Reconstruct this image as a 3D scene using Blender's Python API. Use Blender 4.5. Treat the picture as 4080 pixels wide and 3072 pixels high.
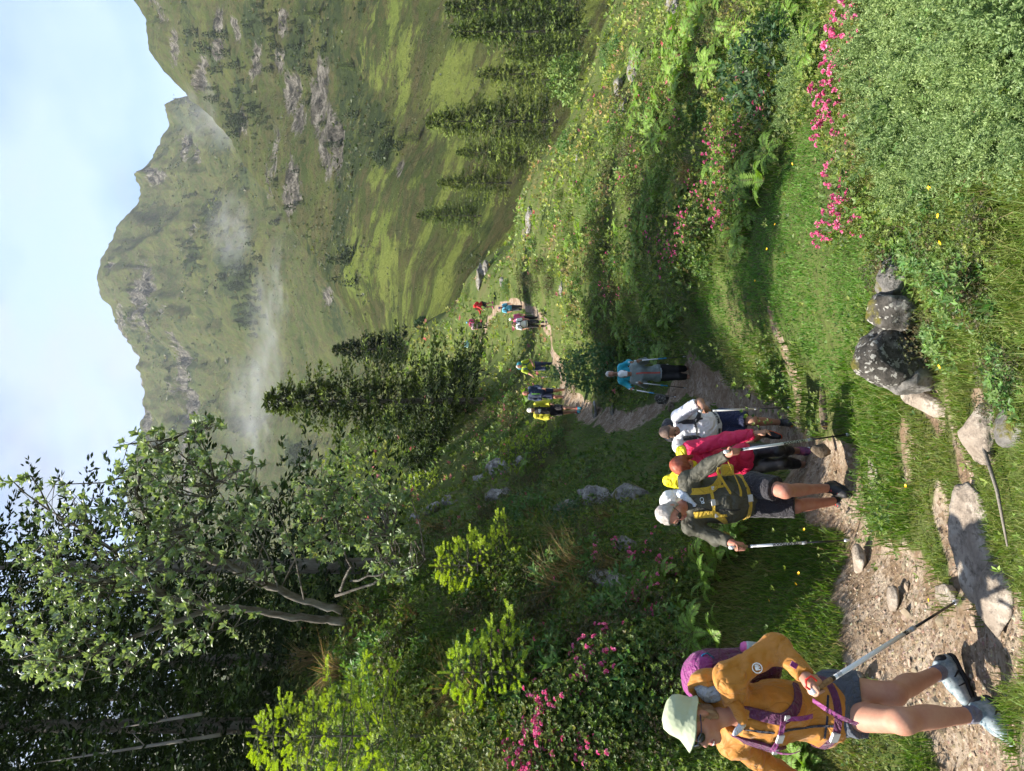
import bpy, math, random
import numpy as np
from mathutils import Vector, Matrix
from mathutils.bvhtree import BVHTree

for _o in list(bpy.data.objects):
    bpy.data.objects.remove(_o)
rng = np.random.default_rng(11)
random.seed(11)
SC = bpy.context.scene
COL = SC.collection
R = math.radians

# ---------------------------------------------------------------- camera (phone held upright, picture stored on its side)
F, U0, V0 = 740.0, 385.5, 512.0
cam = bpy.data.cameras.new('camera')
cam_o = bpy.data.objects.new('camera', cam)
COL.objects.link(cam_o)
cam.sensor_fit = 'HORIZONTAL'
cam.sensor_width = 36.0
cam.lens = 36.0 * F / 1024.0
cam.clip_start = 0.05
cam.clip_end = 20000.0
cam_o.matrix_world = Matrix(((0, 1, 0, 0), (0, 0, -1, 0), (-1, 0, 0, 0), (0, 0, 0, 1)))
SC.camera = cam_o

# ---------------------------------------------------------------- sun, sky, exposure
SUN_DIR = Vector((-0.49, 0.02, 0.88)).normalized()
SUN_EL = math.asin(SUN_DIR.z)
SUN_AZ = math.atan2(SUN_DIR.x, SUN_DIR.y)
sun = bpy.data.lights.new('sun', 'SUN')
sun.energy = 2.5
sun.angle = R(1.0)
sun.color = (1.0, 0.93, 0.82)
sun_o = bpy.data.objects.new('sun', sun)
COL.objects.link(sun_o)
sun_o.rotation_euler = SUN_DIR.to_track_quat('Z', 'Y').to_euler()
world = bpy.data.worlds.new('World')
SC.world = world
world.use_nodes = True


def build_world():
    nt = world.node_tree
    nt.nodes.clear()
    N, L = nt.nodes.new, nt.links.new
    out = N('ShaderNodeOutputWorld')
    bg = N('ShaderNodeBackground')
    bg.inputs['Strength'].default_value = 0.10
    sky = N('ShaderNodeTexSky')
    sky.sky_type = 'NISHITA'
    sky.sun_disc = False
    sky.sun_elevation = SUN_EL
    sky.sun_rotation = SUN_AZ
    sky.altitude = 1600
    sky.air_density = 1.0
    sky.dust_density = 0.4
    sky.ozone_density = 1.0
    co = N('ShaderNodeTexCoord')
    mp = N('ShaderNodeMapping')
    mp.inputs['Scale'].default_value = (1.0, 1.0, 1.9)
    mp.inputs['Location'].default_value = (0.42, 0.0, 0.1)
    L(co.outputs['Generated'], mp.inputs['Vector'])
    n1 = N('ShaderNodeTexNoise')
    n1.inputs['Scale'].default_value = 1.9
    n1.inputs['Detail'].default_value = 6.0
    n1.inputs['Roughness'].default_value = 0.52
    n1.inputs['Distortion'].default_value = 0.25
    L(mp.outputs[0], n1.inputs['Vector'])
    r1 = N('ShaderNodeValToRGB')
    r1.color_ramp.interpolation = 'EASE'
    r1.color_ramp.elements[0].position = 0.40
    r1.color_ramp.elements[0].color = (0.5, 0.5, 0.5, 1)
    r1.color_ramp.elements[1].position = 0.60
    r1.color_ramp.elements[1].color = (0.96, 0.96, 0.96, 1)
    L(n1.outputs['Fac'], r1.inputs[0])
    n2 = N('ShaderNodeTexNoise')
    n2.inputs['Scale'].default_value = 2.6
    n2.inputs['Detail'].default_value = 4.0
    L(mp.outputs[0], n2.inputs['Vector'])
    r2 = N('ShaderNodeValToRGB')
    r2.color_ramp.elements[0].position = 0.43
    r2.color_ramp.elements[0].color = (0.42, 0.53, 0.78, 1)
    r2.color_ramp.elements[1].position = 0.60
    r2.color_ramp.elements[1].color = (1.35, 1.42, 1.52, 1)
    L(n2.outputs['Fac'], r2.inputs[0])
    mix = N('ShaderNodeMix')
    mix.data_type = 'RGBA'
    L(r1.outputs[0], mix.inputs[0])
    L(sky.outputs[0], mix.inputs[6])
    L(r2.outputs[0], mix.inputs[7])
    L(mix.outputs[2], bg.inputs['Color'])
    L(bg.outputs[0], out.inputs['Surface'])


build_world()
SC.view_settings.view_transform = 'Standard'
SC.view_settings.look = 'None'
SC.view_settings.exposure = 2.55
SC.view_settings.gamma = 1.0
SC.view_settings.use_curve_mapping = False
SC.render.engine = 'CYCLES'
SC.cycles.use_denoising = True
SC.cycles.max_bounces = 6
SC.cycles.diffuse_bounces = 3
SC.cycles.glossy_bounces = 2
SC.cycles.transmission_bounces = 4
SC.cycles.transparent_max_bounces = 8
SC.cycles.volume_bounces = 0
SC.cycles.use_adaptive_sampling = True
SC.cycles.adaptive_threshold = 0.02
SC.cycles.sample_clamp_indirect = 4.0


# ---------------------------------------------------------------- helpers: objects
def P(u, v, Y):
    return np.array([(u - U0) / F * Y, Y, (V0 - v) / F * Y])


def tag(o, label=None, cat=None, group=None, kind=None):
    if label:
        o['label'] = label
    if cat:
        o['category'] = cat
    if group:
        o['group'] = group
    if kind:
        o['kind'] = kind
    return o


def thing(name, loc, label, cat, group=None, rz=0.0):
    o = bpy.data.objects.new(name, None)
    o.empty_display_size = 0.1
    COL.objects.link(o)
    o.location = loc
    o.rotation_euler = (0, 0, rz)
    return tag(o, label, cat, group)


def mesh_np(name, V, polys, col=None, smooth=True, attrs=None):
    """polys: list of integer arrays (n, k); col: per-vertex rgb"""
    me = bpy.data.meshes.new(name)
    V = np.ascontiguousarray(V, dtype=np.float32)
    if not isinstance(polys, (list, tuple)):
        polys = [polys]
    polys = [np.asarray(p, dtype=np.int32) for p in polys if len(p)]
    me.vertices.add(len(V))
    me.vertices.foreach_set('co', V.ravel())
    nl = sum(p.size for p in polys)
    npol = sum(len(p) for p in polys)
    me.loops.add(nl)
    me.polygons.add(npol)
    me.loops.foreach_set('vertex_index', np.concatenate([p.ravel() for p in polys]))
    st, off = [], 0
    for p in polys:
        st.append(np.arange(len(p), dtype=np.int32) * p.shape[1] + off)
        off += p.size
    me.polygons.foreach_set('loop_start', np.concatenate(st))
    me.polygons.foreach_set('use_smooth', np.full(npol, smooth, dtype=bool))
    me.update(calc_edges=True)
    if col is not None:
        a = me.attributes.new('col', 'FLOAT_COLOR', 'POINT')
        c = np.ones((len(V), 4), dtype=np.float32)
        c[:, :3] = col
        a.data.foreach_set('color', c.ravel())
    for k, w in (attrs or {}).items():
        a = me.attributes.new(k, 'FLOAT', 'POINT')
        a.data.foreach_set('value', np.ascontiguousarray(w, dtype=np.float32))
    return me


def ob(name, me, mat=None, parent=None, loc=None):
    o = bpy.data.objects.new(name, me)
    if mat is not None and len(me.materials) == 0:
        me.materials.append(mat)
    COL.objects.link(o)
    if parent is not None:
        o.parent = parent
    if loc is not None:
        o.location = loc
    return o


def copy_tree(o, parent=None):
    c = o.copy()
    COL.objects.link(c)
    if parent is not None:
        c.parent = parent
    for ch in o.children:
        copy_tree(ch, c)
    return c


# ---------------------------------------------------------------- helpers: noise
def _hash(ix, iy, iz, seed):
    with np.errstate(over='ignore'):
        h = ix.astype(np.uint32) * np.uint32(374761393) + iy.astype(np.uint32) * np.uint32(668265263) \
            + iz.astype(np.uint32) * np.uint32(2246822519) + np.uint32((seed * 3266489917) & 0xffffffff)
        h = (h ^ (h >> np.uint32(13))) * np.uint32(1274126177)
        h = h ^ (h >> np.uint32(16))
    return h.astype(np.float32) / np.float32(4294967295.0)


def vnoise(p, seed=0):
    p = np.asarray(p, dtype=np.float64)
    i = np.floor(p).astype(np.int64)
    f = (p - i).astype(np.float32)
    f = f * f * (3 - 2 * f)
    r = 0
    for dx in (0, 1):
        wx = f[..., 0] if dx else 1 - f[..., 0]
        for dy in (0, 1):
            wy = f[..., 1] if dy else 1 - f[..., 1]
            for dz in (0, 1):
                wz = f[..., 2] if dz else 1 - f[..., 2]
                r = r + wx * wy * wz * _hash(i[..., 0] + dx, i[..., 1] + dy, i[..., 2] + dz, seed)
    return r


def fbm(p, oct=4, seed=0, gain=0.5, lac=2.03):
    p = np.asarray(p, dtype=np.float64)
    a, s, t = 1.0, 0.0, 0.0
    for k in range(oct):
        s = s + a * vnoise(p, seed + k * 17)
        t += a
        p = p * lac
        a *= gain
    return s / t


def fbm2(x, y, oct=4, seed=0, gain=0.5):
    return fbm(np.stack([x, y, np.zeros_like(x) + 0.37], -1), oct, seed, gain)


def sstep(a, b, x):
    t = np.clip((x - a) / (b - a), 0, 1)
    return t * t * (3 - 2 * t)


# ---------------------------------------------------------------- helpers: materials
def M(name, base=(0.5, 0.5, 0.5), rough=0.6, spec=0.35, var=None, bump=None, attr=None, transl=0.0, objvar=0.0,
      metal=0.0, coat=0.0, sheen=0.0, detail=6.0, aniso=None, voro=None, wrinkle=None):
    """var: (scale, amount, colour2); bump: (scale, strength, distance); attr: multiply the vertex colour 'col'"""
    m = bpy.data.materials.new(name)
    m.use_nodes = True
    nt = m.node_tree
    nt.nodes.clear()
    N, L = nt.nodes.new, nt.links.new
    out = N('ShaderNodeOutputMaterial')
    b = N('ShaderNodeBsdfPrincipled')
    b.inputs['Roughness'].default_value = rough
    b.inputs['Specular IOR Level'].default_value = spec
    b.inputs['Metallic'].default_value = metal
    b.inputs['Coat Weight'].default_value = coat
    b.inputs['Sheen Weight'].default_value = sheen
    co = N('ShaderNodeTexCoord')
    vec = co.outputs['Object']
    if aniso:
        mp = N('ShaderNodeMapping')
        mp.inputs['Scale'].default_value = aniso
        L(vec, mp.inputs['Vector'])
        vec = mp.outputs[0]
    if attr:
        at = N('ShaderNodeAttribute')
        at.attribute_name = 'col'
        c = at.outputs['Color']
    else:
        rgb = N('ShaderNodeRGB')
        rgb.outputs[0].default_value = (*base, 1)
        c = rgb.outputs[0]
    if var:
        n = N('ShaderNodeTexNoise')
        n.inputs['Scale'].default_value = var[0]
        n.inputs['Detail'].default_value = detail
        n.inputs['Roughness'].default_value = 0.6
        L(vec, n.inputs['Vector'])
        rp = N('ShaderNodeMapRange')
        rp.inputs['From Min'].default_value = 0.38
        rp.inputs['From Max'].default_value = 0.64
        rp.inputs['To Max'].default_value = var[1]
        L(n.outputs['Fac'], rp.inputs['Value'])
        mx = N('ShaderNodeMix')
        mx.data_type = 'RGBA'
        L(rp.outputs[0], mx.inputs[0])
        L(c, mx.inputs[6])
        mx.inputs[7].default_value = (*var[2], 1)
        c = mx.outputs[2]
    if objvar:
        oi = N('ShaderNodeObjectInfo')
        hs = N('ShaderNodeHueSaturation')
        mr = N('ShaderNodeMapRange')
        mr.inputs['To Min'].default_value = 1 - objvar
        mr.inputs['To Max'].default_value = 1 + objvar
        L(oi.outputs['Random'], mr.inputs['Value'])
        L(mr.outputs[0], hs.inputs['Value'])
        mr2 = N('ShaderNodeMapRange')
        mr2.inputs['To Min'].default_value = 0.5 + objvar * 0.06
        mr2.inputs['To Max'].default_value = 0.5 - objvar * 0.06
        L(oi.outputs['Random'], mr2.inputs['Value'])
        L(mr2.outputs[0], hs.inputs['Hue'])
        L(c, hs.inputs['Color'])
        c = hs.outputs[0]
    L(c, b.inputs['Base Color'])
    if bump:
        n = N('ShaderNodeTexNoise') if not voro else N('ShaderNodeTexVoronoi')
        n.inputs['Scale'].default_value = bump[0]
        if not voro:
            n.inputs['Detail'].default_value = 8.0
            n.inputs['Roughness'].default_value = 0.62
        L(vec, n.inputs['Vector'])
        bp = N('ShaderNodeBump')
        bp.inputs['Strength'].default_value = bump[1]
        bp.inputs['Distance'].default_value = bump[2]
        L(n.outputs[0], bp.inputs['Height'])
        L(bp.outputs[0], b.inputs['Normal'])
        if wrinkle:
            last = None
            for sc_, dist in wrinkle:
                w = N('ShaderNodeTexNoise')
                w.inputs['Scale'].default_value = sc_
                w.inputs['Detail'].default_value = 2.0
                w.inputs['Distortion'].default_value = 1.1
                L(co.outputs['Object'], w.inputs['Vector'])
                s1 = N('ShaderNodeMath')
                s1.operation = 'SUBTRACT'
                s1.inputs[1].default_value = 0.5
                L(w.outputs['Fac'], s1.inputs[0])
                s2 = N('ShaderNodeMath')
                s2.operation = 'ABSOLUTE'
                L(s1.outputs[0], s2.inputs[0])
                s3 = N('ShaderNodeMath')
                s3.operation = 'POWER'
                s3.inputs[1].default_value = 0.6
                L(s2.outputs[0], s3.inputs[0])
                b2 = N('ShaderNodeBump')
                b2.inputs['Strength'].default_value = 0.85
                b2.inputs['Distance'].default_value = dist
                L(s3.outputs[0], b2.inputs['Height'])
                if last:
                    L(last.outputs[0], b2.inputs['Normal'])
                last = b2
            L(last.outputs[0], bp.inputs['Normal'])
    if transl > 0:
        tr = N('ShaderNodeBsdfTranslucent')
        hs2 = N('ShaderNodeHueSaturation')
        hs2.inputs['Saturation'].default_value = 1.15
        hs2.inputs['Value'].default_value = 1.5
        L(c, hs2.inputs['Color'])
        L(hs2.outputs[0], tr.inputs['Color'])
        ms = N('ShaderNodeMixShader')
        ms.inputs[0].default_value = transl
        L(b.outputs[0], ms.inputs[1])
        L(tr.outputs[0], ms.inputs[2])
        L(ms.outputs[0], out.inputs['Surface'])
    else:
        L(b.outputs[0], out.inputs['Surface'])
    return m


LEAF = M('leaf_green', attr=True, rough=0.5, spec=0.3, transl=0.32, objvar=0.14)
GRASS = M('grass_blade', attr=True, rough=0.55, spec=0.25, transl=0.36)
NEEDLE = M('conifer_needle', attr=True, rough=0.6, spec=0.2, transl=0.14, objvar=0.18)
PETAL = M('pink_petal', attr=True, rough=0.6, spec=0.2, transl=0.3, objvar=0.1)
BARK = M('bark', (0.085, 0.07, 0.055), 0.9, 0.1, var=(12, 0.9, (0.2, 0.19, 0.165)), bump=(34, 1.0, 0.03), aniso=(1, 1, 0.25))
DEADWOOD = M('dead_wood', (0.21, 0.19, 0.165), 0.9, 0.1, var=(7, 0.7, (0.11, 0.09, 0.07)), bump=(30, 0.7, 0.02), aniso=(1, 1, 0.2))
# ---------------------------------------------------------------- the near hillside: heights along sight lines, as (distance, picture row)
COLS = {
    -700: [(1, 1711), (2.4, 1060), (3.4, 990), (5, 880), (7, 640), (9, 440), (13, 300), (20, 220), (40, 170), (130, 120)],
    -200: [(1, 1711), (2.4, 1060), (3.4, 1000), (4.6, 900), (5.6, 740), (6.6, 560), (8, 430), (10, 320), (14, 250), (22, 190), (45, 140), (130, 120)],
    0: [(1, 1711), (2.4, 1075), (3.4, 1002), (4.0, 958), (4.7, 890), (5.3, 800), (5.9, 700), (6.6, 580), (7.4, 490), (8.6, 405), (10.5, 335), (14, 290), (24, 235), (60, 200), (130, 190)],
    100: [(1, 1711), (2.4, 1078), (3.4, 1003), (4.0, 958), (4.7, 902), (5.4, 838), (5.9, 760), (6.5, 670), (7.2, 580), (8.2, 480), (9.4, 395), (11, 330), (14, 300), (24, 262), (60, 235), (130, 230)],
    200: [(1, 1711), (2.4, 1078), (3.4, 1000), (4.2, 950), (5.2, 895), (6.0, 858), (6.6, 815), (7.4, 720), (8.4, 630), (9.7, 530), (11.2, 450), (13.2, 380), (16.5, 322), (24, 292), (35, 283), (60, 275), (130, 272)],
    300: [(1, 1711), (2.4, 1076), (3.2, 1008), (4.2, 950), (5.6, 885), (6.5, 850), (8, 808), (9.3, 789), (11, 745), (13, 690), (15, 640), (18, 590), (21, 540), (25, 490), (31, 440), (38, 392), (50, 345), (66, 312)],
    345: [(1, 1711), (2.4, 1074), (3.2, 1006), (4.2, 946), (5.6, 878), (6.8, 838), (8.2, 808), (9.3, 791), (11, 762), (13, 710), (16, 655), (20, 612), (24, 580), (28, 540), (33, 485), (40, 440), (52, 385), (68, 340)],
    400: [(1, 1711), (2.4, 1074), (3.1, 1004), (4.2, 938), (5.8, 862), (7.5, 812), (9.3, 783), (11, 745), (14.8, 696), (17.5, 670), (20, 634), (24, 596), (27, 572), (31, 556), (35, 546), (45, 518), (56, 488), (63, 478), (75, 440), (92, 392)],
    450: [(1, 1711), (2.4, 1074), (3.1, 1004), (4.2, 925), (5.6, 842), (7.5, 796), (10, 740), (13, 690), (17, 630), (22, 590), (28, 562), (34, 546), (43, 524), (55, 487), (70, 440), (88, 396)],
    500: [(1, 1711), (2.4, 1070), (3.0, 1004), (4.2, 905), (5.6, 832), (8, 772), (11, 712), (15, 650), (20, 600), (26, 565), (34, 536), (45, 512), (54, 484), (62, 457)],
    600: [(1, 1711), (2.4, 1060), (3.0, 990), (4.2, 902), (5.8, 836), (7.5, 792), (10, 742), (13, 692), (17, 642), (24, 590), (33, 546), (41, 517)],
    700: [(1, 1711), (2.4, 1050), (3.0, 985), (4.2, 905), (6, 843), (8, 792), (11, 742), (15, 692), (21, 642), (30, 590)],
    771: [(1, 1711), (2.4, 1045), (3.0, 982), (4.2, 905), (6, 846), (8, 802), (11, 754), (15, 705), (22, 654), (29, 618)],
    1000: [(1, 1711), (2.4, 1040), (4.2, 910), (6, 862), (8, 825), (11, 785), (15, 745), (22, 702), (28, 685)],
    1500: [(1, 1711), (2.4, 1040), (4.2, 920), (6, 880), (11, 830), (22, 780), (28, 765)],
}
_us = np.array(sorted(COLS), dtype=float)
GU = np.concatenate([np.linspace(-1100, -130, 60, endpoint=False), np.linspace(-130, 900, 310), np.linspace(903, 1900, 60)])
GY = np.exp(np.linspace(math.log(0.4), math.log(140.0), 380))
_tab = []
for _u in _us:
    c = COLS[int(_u)]
    yy = np.array([0.4] + [q[0] for q in c])
    ee = np.array([-4.05] + [(V0 - q[1]) / F for q in c])
    zz = np.interp(np.log(GY), np.log(yy), ee) * GY
    ye, ze = yy[-1], ee[-1] * yy[-1]
    fall = GY > ye
    zz[fall] = ze - 0.42 * (GY[fall] - ye) * sstep(0, 0.3, (GY[fall] - ye) / ye)
    _tab.append(zz)
_tab = np.array(_tab)
GZ = np.stack([np.interp(GU, _us, _tab[:, j]) for j in range(len(GY))], 1)


def _blur(A, n, axis):
    k = np.exp(-0.5 * (np.arange(-3 * n, 3 * n + 1) / n) ** 2)
    k /= k.sum()
    pad = [(0, 0), (0, 0)]
    pad[axis] = (3 * n, 3 * n)
    B = np.pad(A, pad, mode='edge')
    return np.apply_along_axis(lambda r: np.convolve(r, k, 'valid'), axis, B)


GZ = _blur(_blur(GZ, 6, 0), 3, 1)


def _bil(X, Y):
    Y = np.maximum(np.asarray(Y, float), 0.41)
    X = np.asarray(X, float)
    u = np.clip(U0 + F * X / Y, GU[0] + 1e-6, GU[-1] - 1e-6)
    iu = np.clip(np.searchsorted(GU, u) - 1, 0, len(GU) - 2)
    fu = (u - GU[iu]) / (GU[iu + 1] - GU[iu])
    s = np.clip((np.log(Y) - math.log(0.4)) / (math.log(140 / 0.4)) * (len(GY) - 1), 0, len(GY) - 1.001)
    iy = s.astype(int)
    fy = s - iy
    return (GZ[iu, iy] * (1 - fu) + GZ[iu + 1, iy] * fu) * (1 - fy) + (GZ[iu, iy + 1] * (1 - fu) + GZ[iu + 1, iy + 1] * fu) * fy


_V = V0 - F * GZ / GY[None, :]
_VMIN = np.minimum.accumulate(np.where(GY[None, :] < 1.2, 3000, _V), axis=1)


def hit(u, v):
    """distance of the hillside along the sight line (u, v); nan where it shows what lies beyond"""
    u = np.atleast_1d(np.asarray(u, float))
    v = np.atleast_1d(np.asarray(v, float))
    iu = np.clip(np.round(np.interp(u, GU, np.arange(len(GU)))).astype(int), 0, len(GU) - 1)
    Y = np.full(len(u), np.nan)
    for k in np.unique(iu):
        m = iu == k
        row = -_VMIN[k]
        j = np.searchsorted(row, -v[m])
        ok = (j < len(GY)) & (j > 0)
        jj = np.clip(j, 1, len(GY) - 1)
        a, b = row[jj - 1], row[jj]
        t = np.where(b > a, (-v[m] - a) / np.maximum(b - a, 1e-9), 0)
        Y[m] = np.where(ok, GY[jj - 1] + t * (GY[jj] - GY[jj - 1]), np.nan)
    return Y


def hitp(u, v):
    Y = hit(u, v)
    X = (np.atleast_1d(u) - U0) / F * Y
    return X, Y


# the trail, as ground points and half widths in metres
TRAILS = [
    [(-120, 1012, .62), (-30, 1000, .62), (60, 975, .6), (120, 930, .6), (165, 885, .55), (210, 866, .42), (262, 850, .36), (300, 820, .36), (330, 792, .36),
     (352, 760, .36), (375, 728, .36), (396, 699, .45), (382, 676, .30), (357, 650, .33), (348, 618, .34), (361, 584, .30), (380, 567, .38), (410, 556, .36), (440, 547, .42),
     (458, 538, .3), (464, 526, .28), (470, 512, .28), (462, 495, .3), (448, 488, .3), (428, 480, .25)],
    [(318, 800, .22), (360, 798, .26), (405, 790, .3), (440, 772, .28), (458, 765, .1)],
    [(-60, 1040, .3), (0, 1030, .3), (50, 1024, .2)],
    [(300, 905, .2), (335, 903, .2)], [(205, 952, .26), (255, 938, .2)], [(325, 985, .2), (370, 975, .16)], [(350, 935, .16), (380, 925, .14)],
    [(130, 1010, .3), (210, 985, .22), (300, 965, .14), (380, 940, .08)],
]
TR_PTS, TR_W = [], []
for line in TRAILS:
    a = np.array(line, float)
    n = 14
    t = np.linspace(0, len(a) - 1, (len(a) - 1) * n + 1)
    uu, vv, ww = (np.interp(t, np.arange(len(a)), a[:, k]) for k in range(3))
    X, Y = hitp(uu, vv)
    ok = ~np.isnan(Y)
    TR_PTS.append(np.stack([X[ok], Y[ok]], 1))
    TR_W.append(ww[ok])
TR_PTS = np.concatenate(TR_PTS)
TR_W = np.concatenate(TR_W)


def trail(X, Y):
    """1 on the trodden earth, 0 off it, ragged in between"""
    X = np.asarray(X, float)
    Y = np.asarray(Y, float)
    sh = X.shape
    x, y = X.ravel(), Y.ravel()
    d = np.full(len(x), 9.0)
    for s in range(0, len(x), 20000):
        q = slice(s, s + 20000)
        D = np.sqrt((x[q, None] - TR_PTS[None, :, 0]) ** 2 + (y[q, None] - TR_PTS[None, :, 1]) ** 2) / TR_W[None, :]
        d[q] = D.min(1)
    sc = 1.0 / (0.12 + 0.02 * y)
    d = d + (fbm2(x * 1.9, y * 1.9, 4, 5) - 0.45) * 2.0 * np.clip(8 / y, 0.4, 1) + (fbm2(x * 7, y * 7, 2, 9) - 0.5) * 0.4
    return (1 - sstep(0.68, 1.18, d)).reshape(sh)


def ground(X, Y, fine=True):
    z = _bil(X, Y)
    if fine:
        X = np.asarray(X, float)
        Y = np.asarray(Y, float)
        amp = np.clip(Y / 9.0, 0.35, 2.2)
        z = z + (fbm2(X * 0.55, Y * 0.55, 3, 21) - 0.5) * 0.26 * amp + (fbm2(X * 2.3, Y * 2.3, 3, 22) - 0.5) * 0.10 * np.clip(Y / 9, 0.5, 1.3)
    return z


def gz(X, Y):
    return float(ground(np.array([X]), np.array([Y]))[0])


def gp(u, v):
    X, Y = hitp(u, v)
    while np.isnan(Y[0]):
        v += 2
        X, Y = hitp(u, v)
    x, y = float(X[0]), float(Y[0])
    return np.array([x, y, gz(x, y)])


# soil and turf material of the hillside sheet; 'trail' and 'rock' are where those lie on the ground
def soil_material():
    m = bpy.data.materials.new('turf_and_trail_soil')
    m.use_nodes = True
    nt = m.node_tree
    nt.nodes.clear()
    N, L = nt.nodes.new, nt.links.new
    out = N('ShaderNodeOutputMaterial')
    b = N('ShaderNodeBsdfPrincipled')
    b.inputs['Roughness'].default_value = 0.92
    b.inputs['Specular IOR Level'].default_value = 0.1
    co = N('ShaderNodeTexCoord')

    def noise(scale, det=6, rough=0.6):
        n = N('ShaderNodeTexNoise')
        n.inputs['Scale'].default_value = scale
        n.inputs['Detail'].default_value = det
        n.inputs['Roughness'].default_value = rough
        L(co.outputs['Object'], n.inputs['Vector'])
        return n.outputs['Fac']

    def ramp(f, *st):
        r = N('ShaderNodeValToRGB')
        els = r.color_ramp.elements
        while len(els) < len(st):
            els.new(0.5)
        for e, (p, c) in zip(els, st):
            e.position = p
            e.color = (*c, 1)
        L(f, r.inputs[0])
        return r.outputs[0]

    def mix(f, a, c):
        x = N('ShaderNodeMix')
        x.data_type = 'RGBA'
        L(f, x.inputs[0])
        L(a, x.inputs[6])
        L(c, x.inputs[7])
        return x.outputs[2]

    turf = ramp(noise(0.6), (0.35, (0.045, 0.07, 0.016)), (0.5, (0.075, 0.105, 0.025)), (0.66, (0.10, 0.095, 0.04)))
    turf = mix(ramp(noise(9, 5), (0.45, (0, 0, 0)), (0.62, (0.8, 0.8, 0.8))), turf, ramp(noise(30), (0.3, (0.03, 0.04, 0.012)), (0.7, (0.09, 0.10, 0.035))))
    soil = ramp(noise(14, 10, 0.7), (0.3, (0.085, 0.055, 0.032)), (0.5, (0.16, 0.108, 0.066)), (0.7, (0.25, 0.185, 0.125)))
    vo = N('ShaderNodeTexVoronoi')
    vo.inputs['Scale'].default_value = 26
    L(co.outputs['Object'], vo.inputs['Vector'])
    peb = N('ShaderNodeHueSaturation')
    peb.inputs['Saturation'].default_value = 0.0
    L(vo.outputs['Color'], peb.inputs['Color'])
    pebc = ramp(peb.outputs[0], (0.2, (0.11, 0.08, 0.052)), (0.55, (0.22, 0.165, 0.115)), (0.8, (0.36, 0.30, 0.235)))
    soil = mix(ramp(noise(3), (0.42, (0.1, 0.1, 0.1)), (0.6, (0.75, 0.75, 0.75))), soil, pebc)
    at = N('ShaderNodeAttribute')
    at.attribute_name = 'trail'
    tm = N('ShaderNodeMath')
    tm.operation = 'MULTIPLY_ADD'
    tm.inputs[1].default_value = 1.0
    L(at.outputs['Fac'], tm.inputs[0])
    sub = N('ShaderNodeMath')
    sub.operation = 'MULTIPLY_ADD'
    sub.inputs[1].default_value = 0.5
    sub.inputs[2].default_value = -0.25
    L(noise(16), sub.inputs[0])
    L(sub.outputs[0], tm.inputs[2])
    tr = ramp(tm.outputs[0], (0.35, (0, 0, 0)), (0.6, (1, 1, 1)))
    c = mix(tr, turf, soil)
    L(c, b.inputs['Base Color'])
    bp = N('ShaderNodeBump')
    bp.inputs['Strength'].default_value = 1.0
    bp.inputs['Distance'].default_value = 0.03
    ad = N('ShaderNodeMath')
    ad.operation = 'MULTIPLY_ADD'
    ad.inputs[1].default_value = 0.5
    L(vo.outputs['Distance'], ad.inputs[0])
    L(noise(22, 10, 0.7), ad.inputs[2])
    L(ad.outputs[0], bp.inputs['Height'])
    L(bp.outputs[0], b.inputs['Normal'])
    L(b.outputs[0], out.inputs['Surface'])
    return m


def build_terrain():
    us = np.concatenate([np.linspace(-1090, -140, 30, endpoint=False), np.linspace(-140, 910, 300), np.linspace(914, 1880, 30)])
    ys = np.exp(np.linspace(math.log(0.42), math.log(138), 420))
    UU, YY = np.meshgrid(us, ys, indexing='ij')
    XX = (UU - U0) / F * YY
    T = trail(XX, YY)
    ZZ = ground(XX, YY) - 0.035 * T
    V = np.stack([XX, YY, ZZ], -1).reshape(-1, 3)
    nu, ny = UU.shape
    i = np.arange(nu * ny).reshape(nu, ny)
    Q = np.stack([i[:-1, :-1], i[1:, :-1], i[1:, 1:], i[:-1, 1:]], -1).reshape(-1, 4)
    me = mesh_np('hillside', V, Q, attrs={'trail': T.ravel()})
    tag(ob('hillside', me, soil_material()), 'grassy mountainside crossed by a narrow dirt hiking trail', kind='structure')
    # the same slope goes on behind the camera
    xs = np.linspace(-60, 60, 61)
    yb = np.linspace(-60, 0.9, 40)
    A, B = np.meshgrid(xs, yb, indexing='ij')
    Z = -1.70 - 0.11 * A - 0.02 * np.maximum(-A, 0) * 0 + (fbm2(A * 0.5, B * 0.5, 3, 3) - 0.5) * 0.3
    Z = np.where(np.hypot(A, B) < 6, np.minimum(Z, -1.72), Z)
    V = np.stack([A, B, Z], -1).reshape(-1, 3)
    nu, ny = A.shape
    i = np.arange(nu * ny).reshape(nu, ny)
    Q = np.stack([i[:-1, :-1], i[1:, :-1], i[1:, 1:], i[:-1, 1:]], -1).reshape(-1, 4)
    me = mesh_np('slope_behind', V, Q, attrs={'trail': np.zeros(len(V))})
    tag(ob('ground', me, bpy.data.materials['turf_and_trail_soil']), 'grassy slope that goes on behind the photographer', kind='structure')


build_terrain()

# ---------------------------------------------------------------- the far mountainsides
SKYL = [(-300, 210), (0, 190), (150, 170), (240, 142), (270, 130), (299, 125), (317, 134), (340, 143), (364, 146), (387, 141), (405, 139.5), (414, 139), (442, 118), (475, 104), (490, 100.5), (502, 100), (521, 109),
        (544, 120), (567, 139), (592, 141), (597, 138), (604, 144), (618, 153), (637, 162), (650, 169), (660, 168), (668, 172), (676, 181), (690, 172), (720, 152), (743, 139), (751, 139), (757, 134), (771, 127), (850, 100), (1000, 70), (1300, 60)]
SPUR = [(-300, 380), (300, 392), (400, 385), (445, 363), (465, 349), (500, 320), (530, 303), (563, 283), (598, 251), (625, 232), (653, 212), (679, 184), (720, 152), (771, 127), (1300, 60)]
SPURY = [(-300, 190), (400, 200), (445, 225), (500, 280), (563, 360), (653, 520), (679, 600), (771, 640), (1000, 620), (1300, 600)]
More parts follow.
